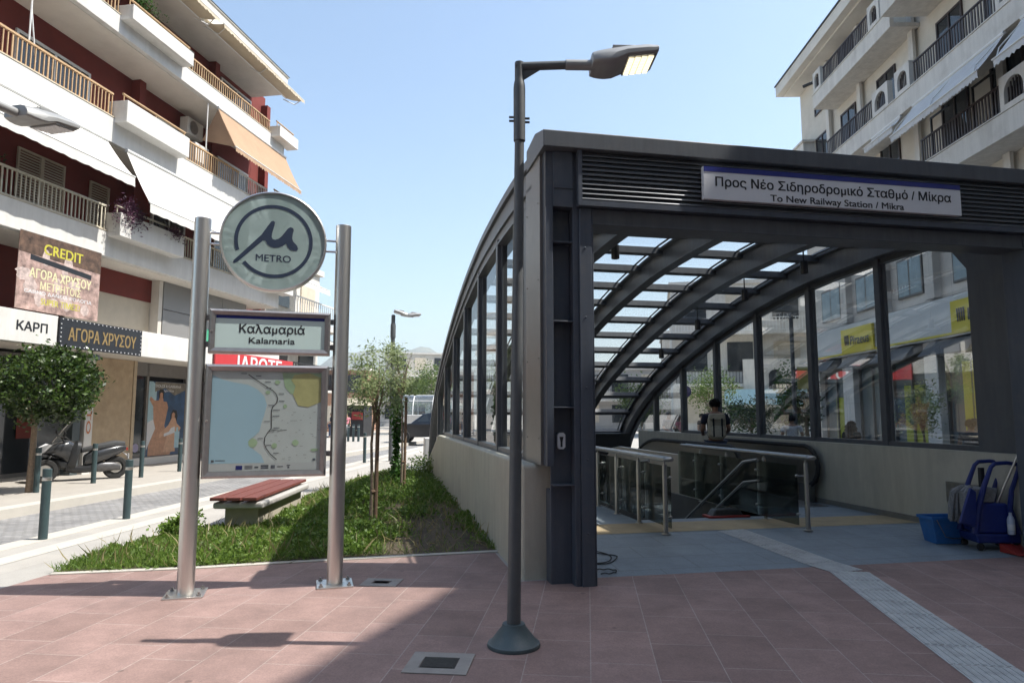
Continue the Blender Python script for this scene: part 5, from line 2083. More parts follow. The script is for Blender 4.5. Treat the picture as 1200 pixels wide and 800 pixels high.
for k in range(12):
    flat([(a / 100, b / 100) for a, b in blob(r_.uniform(15, 215), r_.uniform(14, 150), r_.uniform(8, 22), r_.uniform(8, 20), k, 18)], -0.0014 - k * 0.00003, pmat('banner_pale', (0.5, 0.4, 0.37), 0.5, 0, 0.5, 9), bn, 'ring_picture')
text('CREDIT', pmat('banner_yellow', (0.5, 0.46, 0.05), 0.5), bn, (1.2, -0.002, 1.44), h=0.24, w=1.1, bold=0.03)
text('ΑΓΟΡΑ ΧΡΥΣΟΥ', pmat('banner_cream', (0.66, 0.62, 0.38), 0.5), bn, (1.18, -0.002, 0.84), h=0.21, w=1.75, bold=0.03)
text('ΜΕΤΡΗΤΟΙΣ', MATS['banner_cream'], bn, (1.18, -0.002, 0.59), h=0.18, w=1.15, bold=0.02)
text('CASINO ΔΑΝΕΙΑ ΡΟΛΟΓΙΑ', M['sign_white'], bn, (1.15, -0.002, 0.42), h=0.08, w=1.9, bold=0.01)
text('SUPER ΤΙΜΕΣ!', MATS['banner_yellow'], bn, (1.2, -0.002, 0.24), h=0.14, w=1.1, bold=0.02)
bn2 = sign_board('banner', 'edge of a green and white banner cut by the left border of the photo', -1.9, -0.35, 3.9, 5.62, 0.0, pmat('banner_green', (0.12, 0.2, 0.18), 0.5, 0, 0.9, 5), 0.02)
t = thing('flood_light', 'small black flood light under the black gold-lettered sign', 'lamp', place_on_left(2.4, -0.05, 2.95), LA)
mb = MB()
mb.prism([(-0.08, 0.0), (0.08, 0.02), (0.06, 0.14), (-0.05, 0.12)], -0.1, 0.1, 'x')
mb.build('housing', M['plastic_black'], t)
mb = MB()
mb.tube([(0, 0.05, 0.1), (0, 0.09, 0.3)], 0.012, 6)
mb.build('bracket', M['plastic_black'], t)
ld = thing('led_display', 'small red lit display deep in the shop behind the clipped tree', 'display', place_on_left(1.3, 2.0, 2.6), LA)
mb = MB()
mb.box(-0.5, 0, 0, 0.5, 0.08, 0.26)
mb.build('case', M['plastic_black'], ld)
for k in range(5):
    text('0', M['red_led'], ld, (-0.36 + k * 0.18, -0.003, 0.13), h=0.14, bold=0.0, name='digit')

# trailing purple plant and balcony greenery
def trailing(label, x, z, n, mat, r, seed, y=-0.3):
    t = thing('balcony_plant', label, 'plant', place_on_left(x, y, z), LA, 'plants on the balconies')
    mb = MB()
    mb.tube([(-r[0] * .5, 0, 0), (0, 0, 0.05), (r[0] * .5, 0, 0)], 0.012, 5)
    mb.build('stem', M['bark'], t)
    leafcloud('foliage', crown_pts((0, 0, 0), r, n, 16, seed, 0.2, 0.35), 0.07, mat, t, 2.5, -0.1, seed)
    return t
trailing('purple trailing plant hanging over the corner of the second-floor planter', 3.05, 6.7, 1500, M['leaf_purple'], (0.42, 0.2, 0.42), 3)
trailing('thin purple trailing plant at the far end of the second-floor planter', 4.85, 6.75, 700, M['leaf_purple'], (0.4, 0.15, 0.25), 5)
trailing('green plant in the top-floor planter under the roof awning', 3.3, 12.75, 700, M['leaf_vine'], (0.6, 0.15, 0.22), 6, -0.1)
trailing('dark green plant behind the second-floor planter, under the white awning', 4.2, 6.95, 900, M['leaf_ficus'], (0.6, 0.3, 0.3), 8, 0.6)
trailing('small potted plant behind the cream railing before the red wall', 0.3, 7.2, 350, M['leaf_ficus'], (0.2, 0.2, 0.35), 10, 1.0)

# ================================================================== BANK BUILDING WITH BALCONIES ON THE RIGHT
RU = Vector((0.03, 1, 0)).normalized()
RB = Vector((13.6, 20, 0))
RA = math.atan2(RU.y, RU.x)
rb = thing('balcony_building', 'cream apartment building with dark railings over a bank with yellow signs', 'building', RB, RA)
T0, T1 = -12.3, 11.65      # along the street; local +y faces the street


def place_on_right(x, y, z):
    return RB + RU * x + Vector((-RU.y, RU.x, 0)) * y + Vector((0, 0, z))


mb = MB()
mb.box(T0, -11, 5.3, T1, 0.0, 16.9)
mb.build('wall', pmat('cream_wall', (0.6, 0.56, 0.49), 0.85, 0, 0.06, 2, 0.1, 50, dirt=((0.42, 0.38, 0.32), 0.9, 0.45)), rb)
mb = MB()
mb.box(T0, 0.003, 5.26, T1, 0.1, 7.6)
mb.build('marble_front', M['marble_clad'], rb)
mb = MB()
mb.box(T0, -11, 0.0, T1, -0.9, 5.29)
mb.build('bank_back_wall', M['dark'], rb)
mb = MB()
mb.box(T0, -11, 17.0, T1 + 0.3, 1.05, 17.5)
mb.box(T0, -11, 16.91, T1 + 0.1, 0.75, 16.995)
mb.build('eaves', pmat('eaves_paint', (0.64, 0.61, 0.55), 0.85, 0, 0.06, 1.5, dirt=((0.45, 0.41, 0.35), 0.7, 0.4)), rb, 0.01)
mb = MB()
mb.box(T0, -11, 17.501, T1 + 0.34, 1.1, 17.56)
mb.build('roof', M['black_metal'], rb)


def arch_pier(x0, x1, z0, z1, y, parent, wmat):
    """white parapet pier with a round-headed opening filled with bars"""
    mb = MB()
    cx, hw = (x0 + x1) / 2, (x1 - x0) / 2 - 0.16
    zs = z1 - 0.15 - hw
    n = 12
    inner = [(cx - hw, z0 + 0.12)] + [(cx - hw * math.cos(math.pi * k / n), zs + hw * math.sin(math.pi * k / n)) for k in range(n + 1)] + [(cx + hw, z0 + 0.12)]
    outer = [(x0, z0), (x0, z1), (x1, z1), (x1, z0)]
    for yy in (y - 0.09, y + 0.09):
        tri = tessellate_polygon([[Vector((a, b, 0)) for a, b in outer], [Vector((a, b, 0)) for a, b in inner]])
        mb._add([(a, yy, b) for a, b in outer + inner], [tuple(t) for t in tri])
    for pl in (outer, inner):
        for (a, b), (c, d) in zip(pl, pl[1:] + pl[:1]):
            mb._add([(a, y - 0.09, b), (c, y - 0.09, d), (c, y + 0.09, d), (a, y + 0.09, b)], [(0, 1, 2, 3)])
    o = mb.build('arched_pier', wmat, parent)
    mb = MB()
    k = int(2 * hw / 0.11)
    for i in range(k + 1):
        x = cx - hw + 2 * hw * (i + .5) / (k + 1)
        top = zs + math.sqrt(max(0, hw * hw - (x - cx) ** 2))
        mb.box(x - 0.014, y - 0.014, z0 + 0.12, x + 0.014, y + 0.014, top)
    mb.build('bars', M['brown_metal'], o)
    return o


W2 = M['white2']
for (zb, zt, zr, secs, piers, x0, x1, yo) in [
    (8.62, 9.25, 10.05, [(-9, -4.3), (-3.3, 0.35)], [(-4.3, -3.3)], T0, 0.9, 1.0),
    (11.3, 11.92, 12.68, [(-9, -4.6), (-3.4, 0.5), (3.1, 6.85)], [(-4.6, -3.4), (0.62, 1.5), (1.95, 3.0)], T0, 7.9, 1.0),
    (14.5, 15.1, 15.88, [(-8, -1.2), (3.05, 6.9)], [(2.2, 3.0), (7.0, 7.75)], 1.6, 7.9, 1.0),
]:
    b_ = slab(0, 1, zb, zt, 0, 0, W2, W2, rb) if False else None
    mb = MB()
    mb.box(x0, yo - 0.14, zb, x1, yo, zt)
    mb.box(x0, 0.003 if zb > 8.7 else 0.003, zb, x1, yo - 0.141, zb + 0.16)
    b_ = mb.build('balcony', W2, rb, 0.012)
    mb = MB()
    mb.box(x0, yo - 0.15, zt + 0.001, x1, yo + 0.03, zt + 0.03)
    mb.build('coping', W2, b_)
    for (a, b) in secs:
        if a >= x0 - 0.1 and b <= x1 + 0.1:
            railing(a, b, zt + 0.03, zr, yo - 0.07, M['brown_metal'], b_, 0.13, 0.05)
    for (a, b) in piers:
        if a >= x0 and b <= x1:
            arch_pier(a, b, zt + 0.031, zr + 0.12, yo - 0.07, b_, W2)
# upper left side boxes
mb = MB()
mb.box(10.2, 0.003, 13.2, 12.1, 0.55, 14.0)
mb.box(10.1, 0.003, 14.001, 12.2, 0.62, 14.1)
mb.build('side_balcony', W2, rb, 0.01)
mb = MB()
mb.box(-9, 0.003, 14.6, 1.2, 1.5, 15.3)
mb.build('upper_balcony', W2, rb, 0.01)
for x in (8.4, 5.6, 1.9, -2.2):
    mb = MB()
    mb.box(x - 0.14, 0.101, 7.6, x + 0.14, 0.2, 16.9)
    mb.build('wall_pier', W2, rb)
for z in (9.3, 11.95, 15.12):
    for x in (-5.5, -2.9, -0.6, 3.2, 6.2, 8.7):
        window(x, x + 1.3, z, z + 2.1, rb, 0.0, M['dark_glass'], M['brown_metal'], 2, 1)
def awning_r(x0, x1, z0, z1, yo, lab=None):
    o = awning(x0, x1, z0, 0.98, z1, yo, pmat('awning_grey', (0.55, 0.55, 0.55), 0.9, 0, 0.06, 1.2, dirt=((0.36, 0.35, 0.33), 0.8, 0.5)), rb, 0.2, True)
    return o
awning_r(-3.6, 0.6, 11.25, 10.25, 1.75)
awning_r(1.3, 3.2, 11.25, 10.9, 1.3)
awning_r(-9.5, -4.2, 11.25, 10.2, 1.75)
# dark frames of sun screens on the lowest balcony
for x in (-1.7, 0.3):
    mb = MB()
    mb.box(x - 0.025, 0.6, 9.3, x + 0.025, 0.65, 10.75)
    mb.box(x - 0.9, 0.6, 10.7, x + 0.0249, 0.65, 10.7501)
    mb.build('screen_frame', M['black_metal'], rb)
for (x, z) in ((7.3, 15.6), (7.3, 12.2)):
    t = thing('wall_camera', 'small dark camera arm on the cream building, %s' % ('upper one under the eaves' if z > 14 else 'lower one above the metro roof'), 'camera', place_on_right(x + 1.2, 0, z + 0.4), RA, 'cameras on the cream building')
    mb = MB()
    mb.tube([(0, 0, 0), (0, 0.8, 0.06)], 0.03, 8)
    mb.build('bracket', M['white_metal'], t)
    mb = MB()
    mb.tube([(0, 0.7, 0.02), (0.3, 1.0, -0.02)], 0.07, 10)
    mb.build('camera_body', M['plastic_black'], t)

# bank at street level
for x0, x1 in ((8.2, 9.9), (5.2, 6.7), (2.2, 3.6), (-0.9, 0.45), (-4, -2.6)):
    mb = MB()
    mb.box(x0 - 0.06, 0.101, 5.58, x1 + 0.06, 0.16, 6.95)
    fr = mb.build('window_surround', pmat('window_surround', (0.13, 0.12, 0.11), 0.5), rb)
    m2 = MB()
    for a, b in ((x0, (x0 + x1) / 2 - .04), ((x0 + x1) / 2 + .04, x1)):
        m2.face([(a, 0.164, 5.65), (b, 0.164, 5.65), (b, 0.164, 6.88), (a, 0.164, 6.88)])
    m2.build('pane', M['mid_glass'], fr)
mb = MB()
for x in (7.2, 4.2, 1.2):
    mb.box(x, 0.101, 5.27, x + 0.5, 0.35, 7.6)
mb.build('marble_pier', M['marble_clad'], rb)
mb = MB()
mb.box(T0, 0.0, 4.02, 10.2, 0.62, 5.1)
mb.build('sign_band', M['grey_metal'], rb)
mb = MB()
mb.box(T0, 0.02, 3.95, 10.25, 0.66, 4.015)
mb.build('yellow_edge', M['yellow'], rb)
mb = MB()
mb.box(T0, -0.88, 3.9, T1, 0.6, 3.945)
mb.build('arcade_ceiling', M['grey_metal'], rb)
for x0, x1 in ((10.2, 11.65), (7.05, 7.95), (4.5, 5.0), (1.35, 2.1), (-1.9, -1.2), (-6, -5.3)):
    mb = MB()
    mb.box(x0, -0.1, 0.0, x1, 0.3, 3.899)
    mb.build('pillar', M['pillar_clad'], rb, 0.005)
for x0, x1 in ((7.96, 10.19), (5.01, 7.04), (2.11, 4.49), (-1.19, 1.34), (-5.29, -1.91)):
    mb = MB()
    mb.box(x0, -0.02, 0.1, x1, 0.0, 3.4)
    o = mb.build('shop_window', pmat('bank_glass', (0.12, 0.16, 0.18), 0.15, 0, 0.3, 0.8, spec=0.25), rb)
    mb = MB()
    for xa in (x0, (x0 + x1) / 2 - 0.04, x1 - 0.08):
        mb.box(xa, 0.002, 0.1, xa + 0.08, 0.08, 3.4)
    mb.box(x0, -0.3, 3.401, x1, 0.25, 3.89)
    mb.build('window_frame', pmat('bank_frame', (0.1, 0.1, 0.105), 0.45), rb)
    mb = MB()
    mb.prism([(0.26, 3.88), (0.55, 3.85), (0.95, 3.4), (0.93, 3.37), (0.26, 3.65)], x0 + 0.05, x1 - 0.05, 'x')
    mb.build('rolled_awning', pmat('awning_dark', (0.16, 0.16, 0.165), 0.8, 0, 0.1, 3), rb)
for x0, x1, z1 in ((8.3, 9.3, 2.3), (2.6, 3.9, 2.6)):
    mb = MB()
    mb.box(x0, 0.002, 0.3, x1, 0.012, z1)
    mb.build('window_advert', pmat('advert_lime', (0.42, 0.46, 0.03), 0.4, 0, 0.12, 2), rb)
mb = MB()
mb.box(-0.35, 0.003, 0.0, 0.5, 0.08, 3.2)
atm = mb.build('cash_machine', M['yellow'], rb)
mb = MB()
mb.box(-0.1, 0.081, 0.9, 0.2, 0.09, 1.5)
mb.build('screen', M['dark_glass'], atm)
def bank_sign(label, x0, x1, words):
    t = thing('bank_sign', label, 'sign', place_on_right(x1, 0.68, 3.98), RA + math.pi, 'yellow bank signs on the grey band')
    mb = MB()
    wd = x1 - x0
    mb.hexa([(0, 0.0, 0), (wd, 0.0, 0), (wd, 0.05, 0), (0, 0.05, 0), (0.1, -0.06, 0.92), (wd, -0.06, 0.92), (wd, 0.05, 0.92), (0.1, 0.05, 0.92)])
    mb.build('board', M['yellow'], t)
    mb = MB()
    for k in range(4):
        x = 0.34 + k * 0.1
        mb.hexa([(x, -0.03, 0.3), (x + 0.06, -0.03, 0.3), (x + 0.06, -0.02, 0.3), (x, -0.02, 0.3), (x + 0.04, -0.07, 0.68), (x + 0.1, -0.07, 0.68), (x + 0.1, -0.06, 0.68), (x + 0.04, -0.06, 0.68)])
    mb.build('emblem', M['ink'], t)
    if words:
        text(words, M['ink'], t, ((wd + 0.7) / 2, -0.06, 0.46), h=0.36, w=wd - 1.1, bold=0.02, depth=0.01)
    return t
bank_sign('yellow bank sign with dark lettering, left of the thick window post', 4.5, 7.05, 'Piraeus')
bank_sign('yellow bank sign showing only its striped emblem, beside the last window post', -3.1, -0.1, 'Piraeus')

# taller neighbour nearer the viewer, to the right of the frame: it shades the forecourt
nb = thing('tall_neighbour_building', 'tall plain apartment building beyond the right edge whose shadow covers the forecourt', 'building', (13.5 - 23 * 0.339, 7.0 - 23 * 0.941, 0), -math.atan(0.36))
mb = MB()
mb.box(0, 0, 0, 12, 24.6, 20.9)
mb.build('wall', M['house'], nb)
mb = MB()
mb.box(-0.5, -0.3, 20.901, 12, 24.7, 21.15)
mb.build('roof', M['white2'], nb)
for z in (3.5, 6.6, 9.7, 12.8, 15.9, 19.0):
    mb = MB()
    mb.box(-1.0, 0.5, z - 0.2, -0.003, 24.2, z)
    mb.box(-1.0, 0.5, z + 0.001, -0.9, 24.2, z + 0.85)
    o = mb.build('balcony', M['white2'], nb)
    for y in (2, 6, 10, 14, 18, 22):
        mb = MB()
        mb.box(-0.04, y, z + 0.1, -0.004, y + 1.6, z + 2.2)
        mb.build('window', M['dark_glass'], nb)


# unseen buildings added behind the viewer to block sky light and deepen shade
for (x, y, wd, h, mm, lb) in ((-14, -13, 24, 23, M['house'], 'unseen cream apartment house added behind the viewer to block sky light'), (11, -15, 25, 24, M['house2'], 'unseen grey apartment house added behind the viewer to block sky light')):
    bb = thing('sky_blocker_house', lb, 'building', (x, y, 0), 0)
    mb = MB()
    mb.box(-wd / 2, -10, 0, wd / 2, 0, h)
    mb.build('wall', mm, bb)
    for f in range(int(h / 3.1)):
        for k in range(int(wd / 3)):
            x0 = -wd / 2 + .8 + k * 3
            mb = MB()
            mb.box(x0, .003, f * 3.1 + 1.0, x0 + 1.5, .06, f * 3.1 + 2.6)
            mb.build('window', M['dark_glass'], bb)


# ================================================================== PEOPLE
def skin_mesh(name, V, E, rad, mat, root=0, sub=2, extra=None):
    me = bpy.data.meshes.new(name)
    me.from_pydata([tuple(v) for v in V], E, [])
    ob = bpy.data.objects.new(name, me)
    COL.objects.link(ob)
    md = ob.modifiers.new('skin', 'SKIN')
    md.use_smooth_shade = True
    md.branch_smoothing = 0.4
    sv = me.skin_vertices[0].data
    for i, r in enumerate(rad):
        r = r if isinstance(r, tuple) else (r, r)
        sv[i].radius = r
        sv[i].use_root = (i == root)
    ms = ob.modifiers.new('sub', 'SUBSURF')
    ms.levels = ms.render_levels = sub
    dg = bpy.context.evaluated_depsgraph_get()
    res = bpy.data.meshes.new_from_object(ob.evaluated_get(dg))
    bpy.data.objects.remove(ob)
    if extra is not None:
        bm = bmesh.new()
        bm.from_mesh(res)
        o = len(bm.verts)
        vs = [bm.verts.new(v) for v in extra.v]
        for f in extra.f:
            try:
                ff = bm.faces.new([vs[i] for i in f])
                ff.smooth = True
            except ValueError:
                pass
        bm.to_mesh(res)
        bm.free()
    res.materials.clear()
    res.materials.append(mat)
    out = bpy.data.objects.new(name, res)
    COL.objects.link(out)
    return out


def person(label, p, rz, H, top, legs, hair, skin, arms='down', hairstyle='short', group=None, stride=0.05, sleeve=0.5, build=1.0):
    """front faces local -y"""
    S_ = H
    V, E, Rr = [], [], []
    def add(x, y, z, r, par=None):
        V.append(Vector((x, y, z)) * S_)
        Rr.append(tuple(q * S_ for q in r) if isinstance(r, tuple) else r * S_)
        if par is not None:
            E.append((par, len(V) - 1))
        return len(V) - 1
    b = build
    pel = add(0, 0, 0.53, (0.088 * b, 0.062 * b))
    wa = add(0, 0.0, 0.62, (0.078 * b, 0.055 * b), pel)
    ch = add(0, 0.005, 0.73, (0.092 * b, 0.062 * b), wa)
    ub = add(0, 0.012, 0.8, (0.075, 0.05), ch)
    nk_ = add(0, 0.012, 0.845, (0.034, 0.034), ub)
    h0 = add(0, -0.002, 0.88, (0.04, 0.048), nk_)
    h1 = add(0, -0.002, 0.925, (0.046, 0.058), h0)
    h2 = add(0, 0.002, 0.965, (0.036, 0.046), h1)
    leg_i, arm_i = [], []
    for sx in (-1, 1):
        st_ = stride * sx
        hp = add(sx * 0.052, 0, 0.49, 0.056 * b, pel)
        kn = add(sx * 0.056, -0.01 - st_ * .6, 0.275, 0.036, hp)
        an = add(sx * 0.058, 0.015 - st_, 0.045, 0.022, kn)
        to = add(sx * 0.062, -0.085 - st_, 0.016, (0.02, 0.014), an)
        leg_i.append((hp, kn, an, to))
    ex = MB()
    for sx in (-1, 1):
        sh = add(sx * 0.112 * b, 0.012, 0.8, 0.032, ub)
        if arms == 'down':
            el = (sx * 0.138 * b, 0.02, 0.635)
            wr = (sx * 0.142 * b, -0.03, 0.5)
        elif arms == 'bent':
            el = (sx * 0.142 * b, 0.02, 0.645)
            wr = (sx * 0.12, -0.12, 0.6)
        else:
            el = (sx * 0.13 * b, -0.03, 0.66)
            wr = (sx * 0.06, -0.1, 0.7)
        e_ = add(*el, 0.025, sh)
        w_ = add(*wr, 0.017, e_)
        d = (Vector(wr) - Vector(el)).normalized()
        ha = add(*(Vector(wr) + d * 0.03), (0.02, 0.013), w_)
        arm_i.append((sh, e_, w_, ha))
        hb = Vector(wr) + d * 0.035
        side = Vector((0, 1, 0)) if abs(d.y) < 0.7 else Vector((1, 0, 0))
        for k, ln in enumerate((0.03, 0.036, 0.034, 0.026)):
            o = hb + side * (k - 1.5) * 0.009
            q1 = o + d * ln * 0.55
            q2 = o + d * ln + Vector((-sx * 0.006, 0, 0))
            ex.tube([o * S_, q1 * S_, q2 * S_], [0.0052 * S_, 0.005 * S_, 0.0035 * S_], 6)
        o = hb - d * 0.02 - side * 0.014
        ex.tube([o * S_, (o - side * 0.012 + d * 0.012) * S_, (o - side * 0.014 + d * 0.026) * S_], [0.006 * S_, 0.0055 * S_, 0.004 * S_], 6)
    # face: nose, lips, brow, ears
    ex.ball(Vector((0, -0.061, 0.915)) * S_, (0.009 * S_, 0.012 * S_, 0.013 * S_), 8, 6)
    ex.ball(Vector((0, -0.054, 0.889)) * S_, (0.014 * S_, 0.006 * S_, 0.004 * S_), 8, 6)
    for sx in (-1, 1):
        ex.ball(Vector((sx * 0.047, 0.002, 0.92)) * S_, (0.006 * S_, 0.012 * S_, 0.017 * S_), 8, 6)
    t = thing('person', label, 'person', p, rz, group)
    body = skin_mesh('body', V, E, Rr, skin, pel, 2, ex)
    body.parent = t
    m_ = MB()
    for sx in (-1, 1):
        m_.ball(Vector((sx * 0.018, -0.0535, 0.931)) * S_, (0.006 * S_, 0.004 * S_, 0.004 * S_), 8, 6)
    e_ = m_.build('eyes', M['hair_dark'], t)
    # clothes follow the same skeleton, a little larger
    def part(name, chains, grow, mat, root):
        vv, ee, rr, mp2 = [], [], [], {}
        for chn in chains:
            prev = None
            for it in chn:
                if isinstance(it, tuple):
                    i, j, f = it
                    key = it
                    pos = V[i].lerp(V[j], f)
                    ra = [(Rr[q] if isinstance(Rr[q], tuple) else (Rr[q], Rr[q])) for q in (i, j)]
                    rad = tuple(a + (c - a) * f for a, c in zip(*ra))
                else:
                    key, pos = it, V[it]
                    rad = Rr[it] if isinstance(Rr[it], tuple) else (Rr[it], Rr[it])
                if key not in mp2:
                    mp2[key] = len(vv)
                    vv.append(pos)
                    rr.append(tuple(q * grow + 0.006 * S_ for q in rad))
                if prev is not None:
                    ee.append((prev, mp2[key]))
                prev = mp2[key]
        o = skin_mesh(name, vv, ee, rr, mat, 0, 2)
        o.parent = t
        return o
    part('shirt', [[pel, wa, ch, ub, (ub, nk_, 0.45)]] + [[ub, a[0], (a[0], a[1], max(0.2, sleeve)), *([a[1], (a[1], a[2], sleeve - 1)] if sleeve > 1 else [])] if sleeve <= 1 else [ub, a[0], a[1], (a[1], a[2], sleeve - 1)] for a in arm_i], 1.1, top, 0)
    part('trousers', [[pel, l[0], l[1], (l[1], l[2], 0.9)] for l in leg_i], 1.12, legs, 0)
    m_ = MB()
    for l in leg_i:
        a, to = V[l[2]], V[l[3]]
        m_.ball(((a.x + to.x) / 2, (a.y * .4 + to.y * .6), 0.024 * S_), (0.03 * S_, 0.075 * S_, 0.026 * S_), 12, 8)
    m_.build('shoes', M['cloth_black'], t)
    # hair as a shell of strands over the skull
    rng = np.random.default_rng(int(H * 1000) + len(label))
    n = 1500
    u = rng.normal(size=(n * 2, 3))
    u /= np.linalg.norm(u, axis=1)[:, None]
    keep = (u[:, 2] > -0.15) | (u[:, 1] > 0.1)
    keep &= ~((u[:, 1] < -0.45) & (u[:, 2] < 0.45))
    keep &= u[:, 2] > -0.55
    u = u[keep][:n]
    hp_ = np.array([0, 0.004, 0.932]) * S_ + u * np.array([0.046, 0.056, 0.047]) * S_
    leafcloud('hair', hp_, 0.02 * S_, hair, t, 2.2, -0.8, 3, 0.3, normals=u * 0.4)
    if hairstyle == 'long':
        k = 1400
        aa = rng.uniform(-0.2, math.pi + 0.2, k)
        zz = rng.uniform(0.77, 0.94, k)
        hp2 = np.stack([0.056 * np.cos(aa), 0.01 + 0.062 * np.abs(np.sin(aa)), zz], 1) * S_
        leafcloud('long_hair', hp2, 0.05 * S_, hair, t, 3, -1.6, 4, 0.3)
    m_ = MB()
    m_.ball((0, 0.005 * S_, 0.934 * S_), (0.0485 * S_, 0.057 * S_, 0.048 * S_), 14, 10)
    # scalp cap, cut so the face stays clear
    sc = m_.build('hair_cap', hair, t)
    bm = bmesh.new()
    bm.from_mesh(sc.data)
    bmesh.ops.delete(bm, geom=[v for v in bm.verts if v.co.y < -0.03 * S_ and v.co.z < 0.955 * S_ or v.co.z < 0.895 * S_], context='VERTS')
    bm.to_mesh(sc.data)
    bm.free()
    return t


pp = L(5.12, 6.3, FZ + 0.01)
PR = R(172)
person('person in a navy T-shirt with a canvas backpack riding down the escalator', pp, PR, 1.84, M['cloth_navy'], M['jeans'], M['hair_dark'], M['skin_dark'], 'bent', sleeve=0.7)


def rbox(mb, x0, y0, z0, x1, y1, z1, k=0.3):
    w_, h_ = x1 - x0, z1 - z0
    c = k * min(w_, h_)
    mb.prism([(x0 + c, z0), (x1 - c, z0), (x1, z0 + c), (x1, z1 - c), (x1 - c, z1), (x0 + c, z1), (x0, z1 - c), (x0, z0 + c)], y0, y1, 'y')


bk = thing('backpack', 'khaki canvas backpack with dark straps on the back of the person on the escalator', 'backpack', pp + Vector((0, 0, 1.0)), PR)
mb = MB()
rbox(mb, -0.17, 0.115, 0.0, 0.17, 0.28, 0.5, 0.22)
mb.build('bag', M['khaki'], bk, 0.04, 4)
mb = MB()
rbox(mb, -0.13, 0.281, 0.05, 0.13, 0.34, 0.27, 0.15)
mb.build('front_pocket', pmat('khaki_light', (0.5, 0.46, 0.37), 0.9, 0, 0.2, 25), bk, 0.02, 3)
mb = MB()
rbox(mb, -0.155, 0.16, 0.38, 0.155, 0.3, 0.515, 0.2)
mb.build('flap', M['khaki'], bk, 0.02, 3)
for x in (-0.08, 0.08):
    mb = MB()
    mb.box(x - 0.014, 0.302, 0.06, x + 0.014, 0.348, 0.42)
    mb.build('buckle_strap', M['cloth_black'], bk)
    mb = MB()
    mb.tube([(x * 1.2, 0.12, 0.46), (x * 1.3, 0.03, 0.53), (x * 1.35, -0.1, 0.42), (x * 1.5, -0.1, 0.22), (x * 2.0, 0.05, 0.08), (x * 1.9, 0.13, 0.06)], 0.022, 8, flat=0.4)
    mb.build('shoulder_strap', M['khaki'], bk)

def who(x, y, Y):
    q = at(x, y, Y)
    return Vector((q.x, Y, 0.0))
person('person in a white T-shirt seen from behind through the entrance glass', who(928, 500, 18), R(160), 1.62, M['cloth_white'], M['khaki'], M['hair_dark'], M['skin'], 'bent', sleeve=0.6, build=1.1)
person('person with long brown hair seen from behind through the entrance glass', who(998, 500, 15.5), R(120), 1.5, M['cloth_black'], M['jeans'], M['hair_brown'], M['skin'], 'down', 'long')
person('person with short dark hair and a patterned dark top before the yellow cash machine', who(1138, 500, 13.4), R(120), 1.56, M['cloth_pattern'], M['cloth_black'], M['hair_dark'], M['skin'], 'bent', sleeve=0.6)
person('grey-haired person in a grey top walking behind the far end of the entrance', who(784, 500, 25), R(30), 1.72, M['cloth_grey'], M['cloth_navy'], M['hair_grey'], M['skin'], 'bent', stride=0.09, sleeve=0.8)
person('person in a pink top walking beside the grey-haired person', who(796, 500, 25.6), R(60), 1.62, M['cloth_pink'], M['cloth_grey'], M['hair_grey'], M['skin'], 'bent', 'long', stride=0.08)
person('dark-haired child in a yellow top before the two walkers', who(793, 500, 22), R(190), 1.18, M['cloth_yellow'], M['cloth_white'], M['hair_dark'], M['skin'], 'down')
pw = who(823, 500, 27)
person('person dressed in black standing with a white bag behind the entrance', pw, R(40), 1.66, M['cloth_black'], M['cloth_black'], M['hair_dark'], M['skin'], 'down')
t = thing('shopping_bag', 'white shopping bag held by the person dressed in black', 'bag', pw + Vector((0.3, -0.1, 0.35)))
mb = MB()
mb.hexa([(-.14, -.06, 0), (.14, -.06, 0), (.14, .06, 0), (-.14, .06, 0), (-.17, -.05, .38), (.17, -.05, .38), (.17, .05, .38), (-.17, .05, .38)])
mb.build('bag', M['cloth_white'], t, 0.02)
mb = MB()
mb.tube([(-.08, 0, .38), (-.05, 0, .48), (.05, 0, .48), (.08, 0, .38)], 0.008, 6)
mb.build('handle', M['cloth_white'], t)

# ================================================================== CLEANING GEAR BY THE RIGHT WALL
bkp = L(5.36, 1.0, fz(0, 0.85))
t = thing('bucket', 'light blue square plastic bucket standing on the floor beside the cleaning trolley', 'bucket', bkp, ST_A - R(6))
t.scale = (0.9, 0.9, 1.0)
mb = MB()
def frus(mb, x0, y0, x1, y1, z0, X0, Y0, X1, Y1, z1):
    mb.hexa([(x0, y0, z0), (x1, y0, z0), (x1, y1, z0), (x0, y1, z0), (X0, Y0, z1), (X1, Y0, z1), (X1, Y1, z1), (X0, Y1, z1)])
o_ = [(-.19, -.12), (.19, -.12), (.19, .12), (-.19, .12)]
O_ = [(-.25, -.15), (.25, -.15), (.25, .15), (-.25, .15)]
I_ = [(-.238, -.138), (.238, -.138), (.238, .138), (-.238, .138)]
i_ = [(-.18, -.11), (.18, -.11), (.18, .11), (-.18, .11)]
lay = [(o_, 0.005), (O_, 0.33), (I_, 0.33), (i_, 0.02)]
mb.face([(a, b, 0.005) for a, b in o_])
mb.face([(a, b, 0.02) for a, b in i_])
for (A, za), (B, zb) in zip(lay, lay[1:]):
    for k in range(4):
        j = (k + 1) % 4
        mb._add([(*A[k], za), (*A[j], za), (*B[j], zb), (*B[k], zb)], [(0, 1, 2, 3)])
mb.build('body', M['blue_pl'], t, 0.01)
mb = MB()
for (x0, y0, x1, y1) in ((-.262, -.162, .262, -.151), (-.262, .151, .262, .162), (-.262, -.1505, -.2505, .1505), (.2505, -.1505, .262, .1505)):
    mb.box(x0, y0, 0.3, x1, y1, 0.335)
mb.build('rim', M['blue_pl'], t)
mb = MB()
mb.tube([(-.2, -.165, .3), (-.1, -.185, .1), (.0, -.19, .08), (.12, -.185, .085), (.26, -.17, .09)], 0.007, 6)
mb.build('handle', M['steel_dull'], t)

